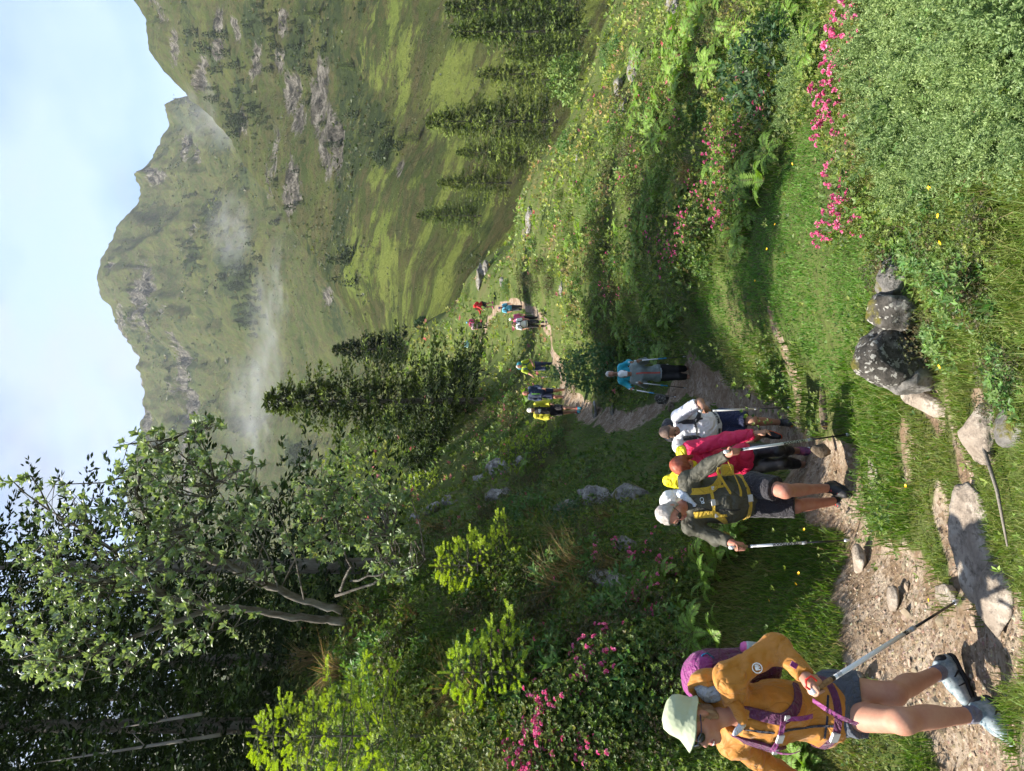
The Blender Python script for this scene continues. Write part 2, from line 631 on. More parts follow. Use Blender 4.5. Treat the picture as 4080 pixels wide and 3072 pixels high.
BOT = [(-300, 460), (300, 450), (400, 460), (450, 480), (500, 520), (600, 600), (700, 670), (771, 720), (1000, 800), (1300, 850)]


def lerp(tab, x):
    a = np.array(tab, float)
    return np.interp(x, a[:, 0], a[:, 1])


def mountain_material():
    m = bpy.data.materials.new('alpine_pasture_and_rock')
    m.use_nodes = True
    nt = m.node_tree
    nt.nodes.clear()
    N, L = nt.nodes.new, nt.links.new
    out = N('ShaderNodeOutputMaterial')
    b = N('ShaderNodeBsdfPrincipled')
    b.inputs['Roughness'].default_value = 0.95
    b.inputs['Specular IOR Level'].default_value = 0.05
    co = N('ShaderNodeTexCoord')

    def noise(scale, det=6, rough=0.6, z=1.0):
        mp = N('ShaderNodeMapping')
        mp.inputs['Scale'].default_value = (1, 1, z)
        L(co.outputs['Object'], mp.inputs['Vector'])
        n = N('ShaderNodeTexNoise')
        n.inputs['Scale'].default_value = scale
        n.inputs['Detail'].default_value = det
        n.inputs['Roughness'].default_value = rough
        L(mp.outputs[0], n.inputs['Vector'])
        return n.outputs['Fac']

    def ramp(f, *st):
        r = N('ShaderNodeValToRGB')
        els = r.color_ramp.elements
        while len(els) < len(st):
            els.new(0.5)
        for e, (p, c) in zip(els, st):
            e.position = p
            e.color = (*c, 1)
        L(f, r.inputs[0])
        return r.outputs[0]

    def mix(f, a, c):
        x = N('ShaderNodeMix')
        x.data_type = 'RGBA'
        L(f, x.inputs[0])
        L(a, x.inputs[6])
        L(c, x.inputs[7])
        return x.outputs[2]

    def attr(n):
        at = N('ShaderNodeAttribute')
        at.attribute_name = n
        return at.outputs['Fac']

    def edge(f, nz, amt, lo, hi):
        s = N('ShaderNodeMath')
        s.operation = 'MULTIPLY_ADD'
        s.inputs[1].default_value = amt
        L(nz, s.inputs[0])
        L(f, s.inputs[2])
        mr = N('ShaderNodeMapRange')
        mr.inputs['From Min'].default_value = lo
        mr.inputs['From Max'].default_value = hi
        L(s.outputs[0], mr.inputs['Value'])
        return mr.outputs[0]

    g = ramp(noise(0.035, 9, 0.72), (0.36, (0.034, 0.052, 0.013)), (0.5, (0.060, 0.080, 0.020)), (0.62, (0.095, 0.105, 0.03)))
    g = mix(ramp(noise(0.13, 9, 0.75, 0.5), (0.48, (0, 0, 0)), (0.53, (0.95, 0.95, 0.95))), g, ramp(noise(0.3), (0.35, (0.04, 0.05, 0.016)), (0.65, (0.095, 0.085, 0.036))))
    g = mix(edge(attr('meadow'), noise(0.05, 8, 0.75, 0.5), 0.9, 0.965, 1.03), g, ramp(noise(0.05), (0.3, (0.12, 0.165, 0.03)), (0.7, (0.17, 0.20, 0.045))))
    g = mix(edge(attr('scrub'), noise(0.12, 9, 0.75), 1.8, 1.40, 1.5), g, ramp(noise(0.25, 8, 0.75), (0.35, (0.014, 0.026, 0.010)), (0.65, (0.05, 0.07, 0.02))))
    rk = ramp(noise(0.16, 12, 0.8, 0.5), (0.42, (0.02, 0.02, 0.017)), (0.5, (0.09, 0.083, 0.068)), (0.60, (0.25, 0.235, 0.2)))
    g = mix(edge(attr('rock'), noise(0.11, 11, 0.8, 0.5), 2.2, 1.66, 1.78), g, rk)
    L(g, b.inputs['Base Color'])
    bp = N('ShaderNodeBump')
    bp.inputs['Strength'].default_value = 1.0
    bp.inputs['Distance'].default_value = 7.0
    L(noise(0.09, 12, 0.75), bp.inputs['Height'])
    L(bp.outputs[0], b.inputs['Normal'])
    L(b.outputs[0], out.inputs['Surface'])
    return m


# rock bands and dark scrub of the mountain, by where they show: (u, v, half size along, half size across, angle)
def C(x, y):
    return 771 - y * 0.46293, x * 0.46293


MROCK = [(700, 165, 60, 26), (640, 200, 55, 22), (700, 215, 80, 25), (610, 130, 40, 18), (560, 150, 35, 12), (720, 300, 110, 16), (640, 215, 40, 12), (660, 255, 55, 20), (610, 330, 70, 14), (650, 400, 80, 16),
         (640, 440, 60, 12), (690, 240, 60, 10), (310, 640, 90, 16), (330, 690, 60, 14), (400, 565, 40, 10), (405, 320, 40, 14), (335, 380, 30, 12), (260, 575, 14, 10), (300, 610, 14, 8), (430, 330, 30, 12),
         (870, 365, 26, 14), (715, 640, 30, 12), (700, 340, 90, 12), (520, 60, 50, 12), (620, 50, 40, 12), (440, 160, 60, 14), (480, 110, 40, 16), (380, 100, 50, 14), (590, 390, 50, 10), (540, 250, 60, 14), (480, 40, 40, 12), (560, 110, 40, 12)]
MSCRUB = [(520, 230, 90, 26), (560, 60, 70, 30), (640, 110, 60, 22), (520, 590, 70, 36), (450, 460, 50, 30), (430, 560, 40, 20), (540, 680, 40, 20), (820, 260, 60, 22), (840, 330, 50, 20), (470, 120, 40, 20), (760, 560, 40, 14), (640, 980, 40, 24), (420, 800, 60, 20)]


MSHRUB = []


def build_mountain():
    us = np.concatenate([np.linspace(-700, -60, 30, endpoint=False), np.linspace(-60, 830, 430), np.linspace(838, 1500, 30)])
    nA, nB, nC = 130, 110, 14
    tA = np.linspace(0, 1, nA)
    tB = np.linspace(0, 1, nB)
    Ub = np.repeat(us[:, None], nA + nB + nC, 1)
    YY = np.zeros_like(Ub)
    VV = np.zeros_like(Ub)
    sy, sv, kv, bt = lerp(SPURY, us), lerp(SPUR, us), lerp(SKYL, us), lerp(BOT, us)
    kv = kv + (fbm2(us * 0.11, us * 0, 4, 301, 0.6) - 0.5) * 9 + (np.abs(2 * fbm2(us * 0.05, us * 0, 3, 303) - 1) - 0.25) * 5
    sv = np.maximum(sv, kv + 0.5)
    y0 = np.full(len(us), 75.0)
    YY[:, :nA] = np.exp(np.log(y0)[:, None] * (1 - tA) + np.log(sy)[:, None] * tA)
    VV[:, :nA] = bt[:, None] + (sv - bt)[:, None] * (tA ** 0.8)
    far = np.where(us < 679, 1180.0, np.maximum(sy + 60, 1180 - (us - 679) * 8))
    y1 = sy * 1.25 + 30
    YY[:, nA:nA + nB] = y1[:, None] * (1 - tB) + np.maximum(far, y1 + 40)[:, None] * tB
    v1 = sv + 26
    hid = us > 676
    top = kv + 60 * sstep(660, 700, us)
    VV[:, nA:nA + nB] = v1[:, None] + (top - v1)[:, None] * (tB ** 0.92)
    YL = YY[:, nA + nB - 1]
    for j in range(nC):
        YY[:, nA + nB + j] = YL + 60 * (j + 1)
        VV[:, nA + nB + j] = VV[:, nA + nB - 1] + 22 * (j + 1)
    XX = (Ub - U0) / F * YY
    ZZ = (V0 - VV) / F * YY
    nz = fbm(np.stack([XX, YY, ZZ], -1) * 0.012, 6, 31, 0.55) - 0.5
    rid = 1 - np.abs(2 * fbm(np.stack([XX * 0.013, YY * 0.006, ZZ * 0.004], -1), 5, 47) - 1)
    amp = 0.05 * np.clip(YY, 60, 1200) ** 0.93
    fade = np.ones_like(YY)
    fade[:, nA + nB - 6:nA + nB] *= np.linspace(0.7, 0.32, 6)
    fade[:, nA - 5:nA] *= 0.5
    crag = np.abs(2 * fbm(np.stack([XX, YY, ZZ], -1) * 0.045, 4, 61, 0.6) - 1)
    ZZ = ZZ + (nz * 1.5 + (rid - 0.75) * (1.1 + 0.9 * sstep(500, 900, YY)) + (crag - 0.3) * 0.22) * amp * fade
    rock = np.zeros_like(YY)
    for (x, y, a, w) in MROCK:
        cu, cv = C(x, y)
        a, w = a * 0.463, w * 0.463
        rock = np.maximum(rock, np.exp(-(((Ub - cu) / a) ** 2 + ((VV - cv) / w) ** 2)))
        # ledges lie along the slope, down to the left
    rock = np.maximum(rock, sstep(0.57, 0.75, fbm(np.stack([XX * 0.010, YY * 0.006, ZZ * 0.018], -1), 5, 77)) * 0.8 * sstep(250, 420, YY))
    led = np.abs(2 * fbm(np.stack([XX * 0.03, YY * 0.02, ZZ * 0.06], -1), 5, 401, 0.6) - 1)
    YN = YY - rock * (led - 0.25) * 0.05 * YY
    XX, ZZ, YY = XX * YN / YY, ZZ * YN / YY + rock * (led - 0.3) * 0.012 * YY, YN
    Vp = V0 - F * ZZ / YY
    scrub = np.zeros_like(YY)
    for (x, y, a, w) in MSCRUB:
        cu, cv = C(x, y)
        scrub = np.maximum(scrub, np.exp(-(((Ub - cu) / (a * .463)) ** 2 + ((VV - cv) / (w * .463)) ** 2)))
    scrub = np.maximum(scrub, sstep(0.54, 0.70, fbm(np.stack([XX, YY, ZZ], -1) * 0.02, 5, 97)) * 0.62)
    meadow = sstep(330, 200, YY) * 0.30 * sstep(290, 345, VV) + 0.22
    V = np.stack([XX, YY, ZZ], -1).reshape(-1, 3)
    nu, ny = YY.shape
    i = np.arange(nu * ny).reshape(nu, ny)
    Q = np.stack([i[:-1, :-1], i[1:, :-1], i[1:, 1:], i[:-1, 1:]], -1).reshape(-1, 4)
    me = mesh_np('mountain', V, Q, attrs={'rock': rock.ravel(), 'scrub': scrub.ravel(), 'meadow': meadow.ravel()})
    tag(ob('mountain', me, mountain_material()), 'steep green mountainside with grey rock bands under the sky', kind='structure')
    # hummocks and shrubs that stand up from the pasture
    r = np.random.default_rng(55)
    n = 19000
    i = r.integers(30, len(us) - 30, n)
    j = np.where(r.uniform(0, 1, n) < 0.62, r.integers(4, nA - 4, n), r.integers(nA + 4, nA + nB - 8, n))
    m = (fbm2(XX[i, j] * 0.03, YY[i, j] * 0.015, 4, 141) > 0.50) | (r.uniform(0, 1, n) < 0.12) | (scrub[i, j] > 0.6)
    i, j = i[m], j[m]
    n = len(i)
    pos = np.stack([XX[i, j] + r.normal(0, 0.004, n) * YY[i, j], YY[i, j], ZZ[i, j]], 1)
    sz = YY[i, j] / F * r.uniform(0.7, 2.6, n) * (1 + scrub[i, j])
    cols = np.array([(0.05, 0.072, 0.02), (0.085, 0.085, 0.032), (0.035, 0.055, 0.018), (0.11, 0.13, 0.035)])[r.choice(4, n, p=[.35, .25, .25, .15])] * r.uniform(0.7, 1.2, (n, 1))
    MSHRUB.append((pos, sz, cols))
    return us, YY, VV, Vp, ZZ


MT = build_mountain()


def mhit(u, v):
    us, YY, VV, Vp, ZZ = MT
    i = int(np.clip(np.searchsorted(us, u), 0, len(us) - 1))
    row = np.minimum.accumulate(Vp[i])
    j = int(np.argmax(row <= v))
    return np.array([(us[i] - U0) / F * YY[i, j], YY[i, j], ZZ[i, j]])
# ---------------------------------------------------------------- bodies and clothes as smooth solids (distance fields -> surface)
def surface_nets(D, lo, h):
    s = D < 0
    c = [s[i:s.shape[0] - 1 + i, j:s.shape[1] - 1 + j, k:s.shape[2] - 1 + k] for i in (0, 1) for j in (0, 1) for k in (0, 1)]
    a = np.logical_or.reduce(c) & ~np.logical_and.reduce(c)
    ix, iy, iz = np.nonzero(a)
    idx = np.full(a.shape, -1, dtype=np.int32)
    idx[ix, iy, iz] = np.arange(len(ix))
    corner = [(i, j, k) for i in (0, 1) for j in (0, 1) for k in (0, 1)]
    val = {q: D[ix + q[0], iy + q[1], iz + q[2]] for q in corner}
    acc = np.zeros((len(ix), 3), np.float32)
    n = np.zeros(len(ix), np.float32)
    for p in corner:
        for ax in range(3):
            if p[ax] == 0:
                q = list(p)
                q[ax] = 1
                q = tuple(q)
                v0, v1 = val[p], val[q]
                m = (v0 < 0) != (v1 < 0)
                t = np.where(m, v0 / np.where(m, v0 - v1, 1), 0)
                w = np.array(p, np.float32)[None, :].repeat(len(ix), 0)
                w[:, ax] += t
                acc += w * m[:, None]
                n += m
    V = (np.stack([ix, iy, iz], 1) + acc / n[:, None]) * h + np.asarray(lo)
    quads = []
    for ax in range(3):
        o1, o2 = (ax + 1) % 3, (ax + 2) % 3
        sl0 = [slice(None)] * 3
        sl1 = [slice(None)] * 3
        sl0[ax] = slice(0, -1)
        sl1[ax] = slice(1, None)
        A, B = s[tuple(sl0)], s[tuple(sl1)]
        e = np.stack(np.nonzero(A != B), 1)
        e = e[(e[:, o1] > 0) & (e[:, o2] > 0) & (e[:, o1] < s.shape[o1] - 1) & (e[:, o2] < s.shape[o2] - 1)]
        if not len(e):
            continue
        inside = A[e[:, 0], e[:, 1], e[:, 2]]
        d1 = np.zeros(3, int)
        d2 = np.zeros(3, int)
        d1[o1] = 1
        d2[o2] = 1
        g = lambda q: idx[q[:, 0], q[:, 1], q[:, 2]]
        q = np.stack([g(e - d1 - d2), g(e - d2), g(e), g(e - d1)], 1)
        q[~inside] = q[~inside][:, ::-1]
        quads.append(q)
    Q = np.concatenate(quads)
    return V, Q[(Q >= 0).all(1)]


def unit(v):
    v = np.asarray(v, float)
    return v / max(np.linalg.norm(v), 1e-9)


class Solid:
    """a list of shapes, blended in order"""

    def __init__(s):
        s.ops = []

    def cone(s, a, b, ra, rb, k=0.02, flat=False, flat0=False, sub=False):
        s.ops.append(('cone', np.asarray(a, float), np.asarray(b, float), ra, rb, k, flat, flat0, sub))
        return s

    def ell(s, c, r, Rm=None, k=0.02, sub=False):
        s.ops.append(('ell', np.asarray(c, float), np.asarray(r, float), np.eye(3) if Rm is None else Rm, k, sub))
        return s

    def box(s, c, hf, Rm=None, rad=0.01, k=0.01, sub=False):
        s.ops.append(('box', np.asarray(c, float), np.asarray(hf, float), np.eye(3) if Rm is None else Rm, rad, k, sub))
        return s

    def cut(s, o, n):
        s.ops.append(('cut', np.asarray(o, float), unit(n)))
        return s

    def chain(s, pts, rads, k=0.006):
        for i in range(len(pts) - 1):
            s.cone(pts[i], pts[i + 1], rads[i], rads[i + 1], k)
        return s

    def bounds(s):
        lo, hi = np.full(3, 1e9), np.full(3, -1e9)
        for o in s.ops:
            if o[0] == 'cone' and not o[8]:
                r = max(o[3], o[4])
                lo = np.minimum(lo, np.minimum(o[1], o[2]) - r)
                hi = np.maximum(hi, np.maximum(o[1], o[2]) + r)
            elif o[0] in ('ell', 'box') and not o[-1]:
                r = np.abs(o[3]) @ o[2] + (o[4] if o[0] == 'box' else 0)
                lo = np.minimum(lo, o[1] - r)
                hi = np.maximum(hi, o[1] + r)
        return lo, hi

    def build(s, h, disp=None, band=0.03):
        lo, hi = s.bounds()
        lo, hi = lo - 3 * h - 0.012, hi + 3 * h + 0.012
        n = np.ceil((hi - lo) / h).astype(int) + 1
        ax = [(lo[i] + h * np.arange(n[i])).astype(np.float32) for i in range(3)]
        D = np.full(n, 0.5, np.float32)
        for o in s.ops:
            if o[0] == 'cut':
                d = sum((ax[i].reshape([-1 if j == i else 1 for j in range(3)]) - np.float32(o[1][i])) * np.float32(o[2][i]) for i in range(3))
                D = np.maximum(D, d)
                continue
            sub = o[-1]
            if o[0] == 'cone':
                r = max(o[3], o[4])
                l, g = np.minimum(o[1], o[2]) - r, np.maximum(o[1], o[2]) + r
                k = o[5]
            else:
                r = np.abs(o[3]) @ o[2] + (o[4] if o[0] == 'box' else 0)
                l, g = o[1] - r, o[1] + r
                k = o[-2]
            pad = k + 3 * h + 0.03
            i0 = np.clip(((l - pad - lo) / h).astype(int), 0, n - 1)
            i1 = np.clip(((g + pad - lo) / h).astype(int) + 2, 1, n)
            if (i1 <= i0).any():
                continue
            x = ax[0][i0[0]:i1[0], None, None]
            y = ax[1][None, i0[1]:i1[1], None]
            z = ax[2][None, None, i0[2]:i1[2]]
            if o[0] == 'cone':
                a, b, ra, rb = o[1], o[2], o[3], o[4]
                ba = b - a
                L2 = max(float(ba @ ba), 1e-12)
                px, py, pz = x - np.float32(a[0]), y - np.float32(a[1]), z - np.float32(a[2])
                t = (px * np.float32(ba[0]) + py * np.float32(ba[1]) + pz * np.float32(ba[2])) / np.float32(L2)
                tc = np.clip(t, 0, 1)
                d = np.sqrt((px - tc * np.float32(ba[0])) ** 2 + (py - tc * np.float32(ba[1])) ** 2 + (pz - tc * np.float32(ba[2])) ** 2) - (np.float32(ra) + np.float32(rb - ra) * tc)
                if o[6]:
                    d = np.maximum(d, (t - 1) * np.float32(math.sqrt(L2)))
                if o[7]:
                    d = np.maximum(d, -t * np.float32(math.sqrt(L2)))
            else:
                c, Rm = o[1], o[3]
                px, py, pz = x - np.float32(c[0]), y - np.float32(c[1]), z - np.float32(c[2])
                q = [px * np.float32(Rm[0, j]) + py * np.float32(Rm[1, j]) + pz * np.float32(Rm[2, j]) for j in range(3)]
                if o[0] == 'ell':
                    r_ = o[2]
                    k0 = np.sqrt(sum((q[j] / np.float32(r_[j])) ** 2 for j in range(3)))
                    k1 = np.sqrt(sum((q[j] / np.float32(r_[j] ** 2)) ** 2 for j in range(3)))
                    d = k0 * (k0 - 1) / np.maximum(k1, 1e-6)
                else:
                    e = [np.abs(q[j]) - np.float32(o[2][j]) for j in range(3)]
                    d = np.sqrt(sum(np.maximum(e[j], 0) ** 2 for j in range(3))) + np.minimum(np.maximum(np.maximum(e[0], e[1]), e[2]), 0) - np.float32(o[4])
            S = D[i0[0]:i1[0], i0[1]:i1[1], i0[2]:i1[2]]
            if sub:
                d = -d
                hh = np.clip(0.5 - 0.5 * (S - d) / k, 0, 1)
                S[...] = S * (1 - hh) + d * hh + k * hh * (1 - hh)
            else:
                hh = np.clip(0.5 + 0.5 * (S - d) / k, 0, 1)
                S[...] = S * (1 - hh) + d * hh - k * hh * (1 - hh)
        if disp is not None:
            m = np.abs(D) < band
            q = np.nonzero(m)
            pts = np.stack([ax[i][q[i]] for i in range(3)], 1)
            D[m] += disp(pts).astype(np.float32)
        return surface_nets(D, lo, h)


def folds(amp=0.006, scale=9.0, seed=0, stretch=(1, 1, 1)):
    st = np.array(stretch)

    def f(p):
        w = fbm(p * st * scale * 0.6, 2, seed + 50)
        n = fbm(p * st * scale + w[:, None] * 2.2, 3, seed)
        r = np.abs(2 * n - 1)
        n2 = fbm(p * st * scale * 2.1 + w[:, None] * 2.0, 2, seed + 7)
        return amp * (r * 2.4 - 0.5) + amp * 0.5 * (np.abs(2 * n2 - 1) * 2 - 0.4)
    return f


# ---------------------------------------------------------------- small hard pieces
class Bits:
    """boxes, tubes and ribbons collected into one part"""

    def __init__(s):
        s.V, s.Q, s.n = [], [], 0

    def add(s, V, Q):
        s.V.append(np.asarray(V, float))
        s.Q.append(np.asarray(Q) + s.n)
        s.n += len(V)

    def tube(s, pts, rads, seg=8, cap=True):
        pts = [np.asarray(p, float) for p in pts]
        if np.isscalar(rads):
            rads = [rads] * len(pts)
        rings = []
        ref = None
        for i, p in enumerate(pts):
            t = unit(pts[min(i + 1, len(pts) - 1)] - pts[max(i - 1, 0)])
            if ref is None:
                ref = np.cross(t, (0, 0, 1.0))
                if np.linalg.norm(ref) < 0.1:
                    ref = np.cross(t, (0, 1.0, 0))
            ref = unit(ref - t * (ref @ t))
            o = np.cross(t, ref)
            a = np.arange(seg) / seg * 2 * math.pi
            rings.append(p + rads[i] * (np.cos(a)[:, None] * ref + np.sin(a)[:, None] * o))
        V = np.concatenate(rings)
        Q = []
        for i in range(len(pts) - 1):
            for k in range(seg):
                k2 = (k + 1) % seg
                Q.append((i * seg + k, i * seg + k2, (i + 1) * seg + k2, (i + 1) * seg + k))
        if cap:
            V = np.concatenate([V, [pts[0], pts[-1]]])
            a, b = len(V) - 2, len(V) - 1
            m = (len(pts) - 1) * seg
            for k in range(0, seg, 2):
                Q.append((a, (k + 2) % seg, k + 1, k))
                Q.append((b, m + k, m + k + 1, m + (k + 2) % seg))
        s.add(V, Q)
        return s

    def ribbon(s, pts, nrm, w, t=0.003):
        pts = np.asarray(pts, float)
        nrm = np.asarray(nrm, float)
        V, Q = [], []
        for i in range(len(pts)):
            tg = unit(pts[min(i + 1, len(pts) - 1)] - pts[max(i - 1, 0)])
            nn = unit(nrm[i] - tg * (nrm[i] @ tg))
            sd = np.cross(tg, nn)
            ww = w if np.isscalar(w) else w[i]
            V += [pts[i] + sd * ww / 2, pts[i] + sd * ww / 2 + nn * t, pts[i] - sd * ww / 2 + nn * t, pts[i] - sd * ww / 2]
        n = len(pts)
        for i in range(n - 1):
            for k in range(4):
                k2 = (k + 1) % 4
                Q.append((i * 4 + k, (i + 1) * 4 + k, (i + 1) * 4 + k2, i * 4 + k2))
        Q.append((0, 1, 2, 3))
        Q.append((n * 4 - 1, n * 4 - 2, n * 4 - 3, n * 4 - 4))
        s.add(V, Q)
        return s

    def box(s, c, hf, Rm=None):
        Rm = np.eye(3) if Rm is None else Rm
        V = np.array([[x, y, z] for x in (-1, 1) for y in (-1, 1) for z in (-1, 1)], float) * hf
        s.add(V @ Rm.T + np.asarray(c, float), [(0, 1, 3, 2), (4, 6, 7, 5), (0, 4, 5, 1), (2, 3, 7, 6), (0, 2, 6, 4), (1, 5, 7, 3)])
        return s

    def build(s, name, mat, parent=None, base=(0, 0, 0), smooth=True, label=None):
        V = np.concatenate(s.V) - np.asarray(base)
        me = mesh_np(name, V, np.concatenate(s.Q), smooth=smooth)
        o = ob(name, me, mat, parent)
        if label:
            o['label'] = label
        return o


def frame(fwd, up):
    """columns: side, forward, up"""
    f = unit(fwd)
    u = unit(np.asarray(up, float) - f * (np.asarray(up, float) @ f))
    return np.stack([np.cross(f, u), f, u], 1)


# ---------------------------------------------------------------- people
SKIN = lambda n, c, c2: M(n, c, 0.58, 0.28, var=(11, 0.8, c2), bump=(160, 0.25, 0.004))
SK_TAN = SKIN('skin_tanned', (0.43, 0.23, 0.155), (0.36, 0.165, 0.11))
SK_RED = SKIN('skin_ruddy', (0.42, 0.2, 0.14), (0.36, 0.13, 0.09))
SK_BRN = SKIN('skin_brown', (0.36, 0.2, 0.135), (0.29, 0.14, 0.09))
CLOTH = {}


def cloth(name, c, rough=0.75, var=0.25, sheen=0.15, bump=0.25, spec=0.25):
    if name not in CLOTH:
        CLOTH[name] = M(name, c, rough, spec, var=(14, var, tuple(x * 0.8 for x in c)), bump=(90, bump, 0.004), sheen=sheen, wrinkle=((9, 0.03), (24, 0.01)))
    return CLOTH[name]


class Figure:
    """joints of one person in world space; sides a and b are left and right in the picture"""

    def __init__(s, name, base, J, h, scale=1.0, face=(0, -1, 0), headup=(0, 0, 1), belly=0.0, fem=False, label='', group=None):
        s.base = np.asarray(base, float)
        s.J = {k: np.asarray(v, float) for k, v in J.items()}
        s.h, s.s, s.belly, s.fem = h, scale, belly, fem
        J = s.J
        s.HR = frame(face, headup)
        w = unit(J['N'] - J['P'])
        sd = unit(J['shb'] - J['sha'])
        f = np.cross(w, sd)
        f = unit(f) * (1 if f @ unit(face) > 0 or abs(f @ unit(face)) < 0.05 else -1)
        s.TR = np.stack([np.cross(f, w), f, w], 1)
        s.root = thing(name, s.base, label, 'person', group)
        s.bvh = {}

    # ---- solids
    def torso(s, S, t=0.0, k=0.05, low=True):
        J, q, Rm = s.J, s.s, s.TR
        L = np.linalg.norm(J['N'] - J['P'])
        w = Rm[:, 2]
        f = Rm[:, 1]
        cw = 0.142 if s.fem else 0.16
        S.ell(J['P'] + w * L * 0.66 + f * 0.01, ((cw + t) * q, (0.108 + t) * q, (0.19 + t) * q), Rm, k)
        S.ell(J['P'] + w * L * 0.36 + f * (0.012 + s.belly * 0.5), (((0.125 if s.fem else 0.148) + t + s.belly * 0.5) * q, (0.10 + t + s.belly * 0.6) * q, (0.19 + t) * q), Rm, k)
        if low:
            S.ell(J['P'] + w * L * 0.06, (((0.168 if s.fem else 0.16) + t) * q, (0.118 + t) * q, (0.13 + t) * q), Rm, k)
        for e in 'ab':
            S.cone(J['N'] - w * 0.045 * q + (J['sh' + e] - J['N']) * 0.15, J['sh' + e], (0.05 + t) * q, (0.056 + t) * q, k)
        if s.fem:
            for sg in (-1, 1):
                S.ell(J['P'] + w * L * 0.64 + f * 0.075 * q + Rm[:, 0] * sg * 0.07 * q, np.array((0.06 + t, 0.05 + t, 0.062 + t)) * q, Rm, 0.04)
        return S

    def arm(s, S, e, t=0.0, k=0.03, upto=1.0, flat=True):
        J, q = s.J, s.s
        a, b, c = J['sh' + e], J['el' + e], J['wr' + e]
        if upto <= 0.5:
            S.cone(a, a + (b - a) * upto * 2, (0.053 + t) * q, (0.05 + t) * q, k, flat)
        else:
            S.cone(a, b, (0.053 + t) * q, (0.043 + t) * q, k)
            f = (upto - 0.5) * 2
            S.cone(b, b + (c - b) * f, (0.043 + t) * q, (0.043 + t - 0.014 * f) * q, k, flat)
        return S

    def leg(s, S, e, t=0.0, k=0.03, upto=1.0, flat=True, taper=1.0):
        J, q = s.J, s.s
        a, b, c = J['hip' + e], J['kn' + e], J['an' + e]
        if upto <= 0.5:
            S.cone(a, a + (b - a) * upto * 2, (0.087 + t) * q, (0.087 + t - 0.028 * upto * 2 * taper) * q, k, flat)
        else:
            S.cone(a, b, (0.087 + t) * q, (0.057 + t) * q, k)
            S.ell(b + unit(b - (a + c) / 2 + 1e-6) * 0.012 * q, np.array((0.045 + t, 0.045 + t, 0.055 + t)) * q, None, 0.04)
            f = (upto - 0.5) * 2
            bk = unit(np.cross(c - b, s.TR[:, 0])) * -1
            if bk @ s.TR[:, 1] > 0:
                bk = -bk
            S.cone(b, b + (c - b) * f, (0.055 + t) * q, (0.055 + t - 0.02 * f) * q, k, flat)
            if f > 0.5:
                S.ell(b + (c - b) * 0.32 + bk * 0.02 * q, np.array((0.045 + t, 0.048 + t, 0.10)) * q, frame(np.cross(s.TR[:, 0], c - b), c - b), 0.04)
        return S

    def head(s, S):
        q, Rm, H = s.s, s.HR, s.J['H']

        def at(x, y, z):
            return H + Rm @ np.array((x, y, z)) * q
        S.cone(s.J['N'] - s.TR[:, 2] * 0.02, at(0, -0.022, -0.05), (0.056 if not s.fem else 0.048) * q, 0.052 * q, 0.03)
        S.ell(at(0, -0.012, 0.025), np.array((0.075, 0.096, 0.092)) * q, Rm, 0.02)
        S.ell(at(0, 0.022, -0.045), np.array((0.058, 0.068, 0.068)) * q, Rm, 0.03)
        S.ell(at(0, 0.064, -0.096), np.array((0.026, 0.022, 0.02)) * q, Rm, 0.025)
        for sg in (-1, 1):
            S.ell(at(sg * 0.036, 0.064, -0.032), np.array((0.022, 0.02, 0.02)) * q, Rm, 0.025)
            S.cone(at(sg * 0.012, 0.083, 0.022), at(sg * 0.045, 0.068, 0.02), 0.009 * q, 0.008 * q, 0.015)
            S.ell(at(sg * 0.033, 0.092, 0.002), np.array((0.017, 0.013, 0.011)) * q, Rm, 0.012, sub=True)
            S.ell(at(sg * 0.077, -0.012, -0.012), np.array((0.010, 0.02, 0.032)) * q, Rm @ np.array(Matrix.Rotation(sg * -0.3, 3, 'Z')), 0.008)
        S.cone(at(0, 0.088, 0.012), at(0, 0.112, -0.03), 0.009 * q, 0.013 * q, 0.012)
        for sg in (-1, 1):
            S.ell(at(sg * 0.013, 0.097, -0.033), np.array((0.009, 0.012, 0.008)) * q, Rm, 0.008)
        S.cone(at(-0.02, 0.083, -0.062), at(0.02, 0.083, -0.062), 0.008 * q, 0.008 * q, 0.01)
        S.cone(at(-0.016, 0.083, -0.076), at(0.016, 0.083, -0.076), 0.009 * q, 0.009 * q, 0.008)
        S.cone(at(-0.024, 0.096, -0.0695), at(0.024, 0.096, -0.0695), 0.0035 * q, 0.0035 * q, 0.004, sub=True)
        return S

    def hand(s, S, e, axis=None, through=None, back=None, size=1.0):
        """four fingers and a thumb closed round a pole (axis) that passes through a point; without a pole, a relaxed hand"""
        q = s.s * size
        wr = s.J['wr' + e]
        if axis is None:
            d = unit(s.J['wr' + e] - s.J['el' + e])
            sd = unit(np.cross(d, back if back is not None else s.TR[:, 0]))
            nrm = np.cross(sd, d)
            pc = wr + d * 0.05 * q
            S.box(pc, (0.031 * q, 0.036 * q, 0.006 * q), np.stack([sd, d, nrm], 1), 0.008 * q, 0.015)
            for i, ln in enumerate((0.068, 0.078, 0.072, 0.056)):
                a = pc + d * 0.04 * q + sd * (i - 1.5) * 0.019 * q
                b = a + (d * 0.75 + nrm * 0.5) * ln * 0.5 * q
                c = b + (d * 0.35 + nrm * 0.9) * ln * 0.45 * q
                S.chain([a, b, c], [0.0095 * q, 0.0088 * q, 0.0075 * q], 0.005)
            a = pc - sd * 0.028 * q - d * 0.03 * q
            S.chain([a, a + (-sd * 0.6 + d * 0.7 + nrm * .3) * 0.04 * q, a + (-sd * 0.55 + d * 1.5 + nrm * .5) * 0.04 * q], [0.013 * q, 0.0105 * q, 0.0085 * q], 0.006)
            return S
        ax = unit(axis)
        o = np.asarray(through, float)
        u = wr - o
        u = unit(u - ax * (u @ ax))
        v = np.cross(ax, u)
        rr = 0.026 * q
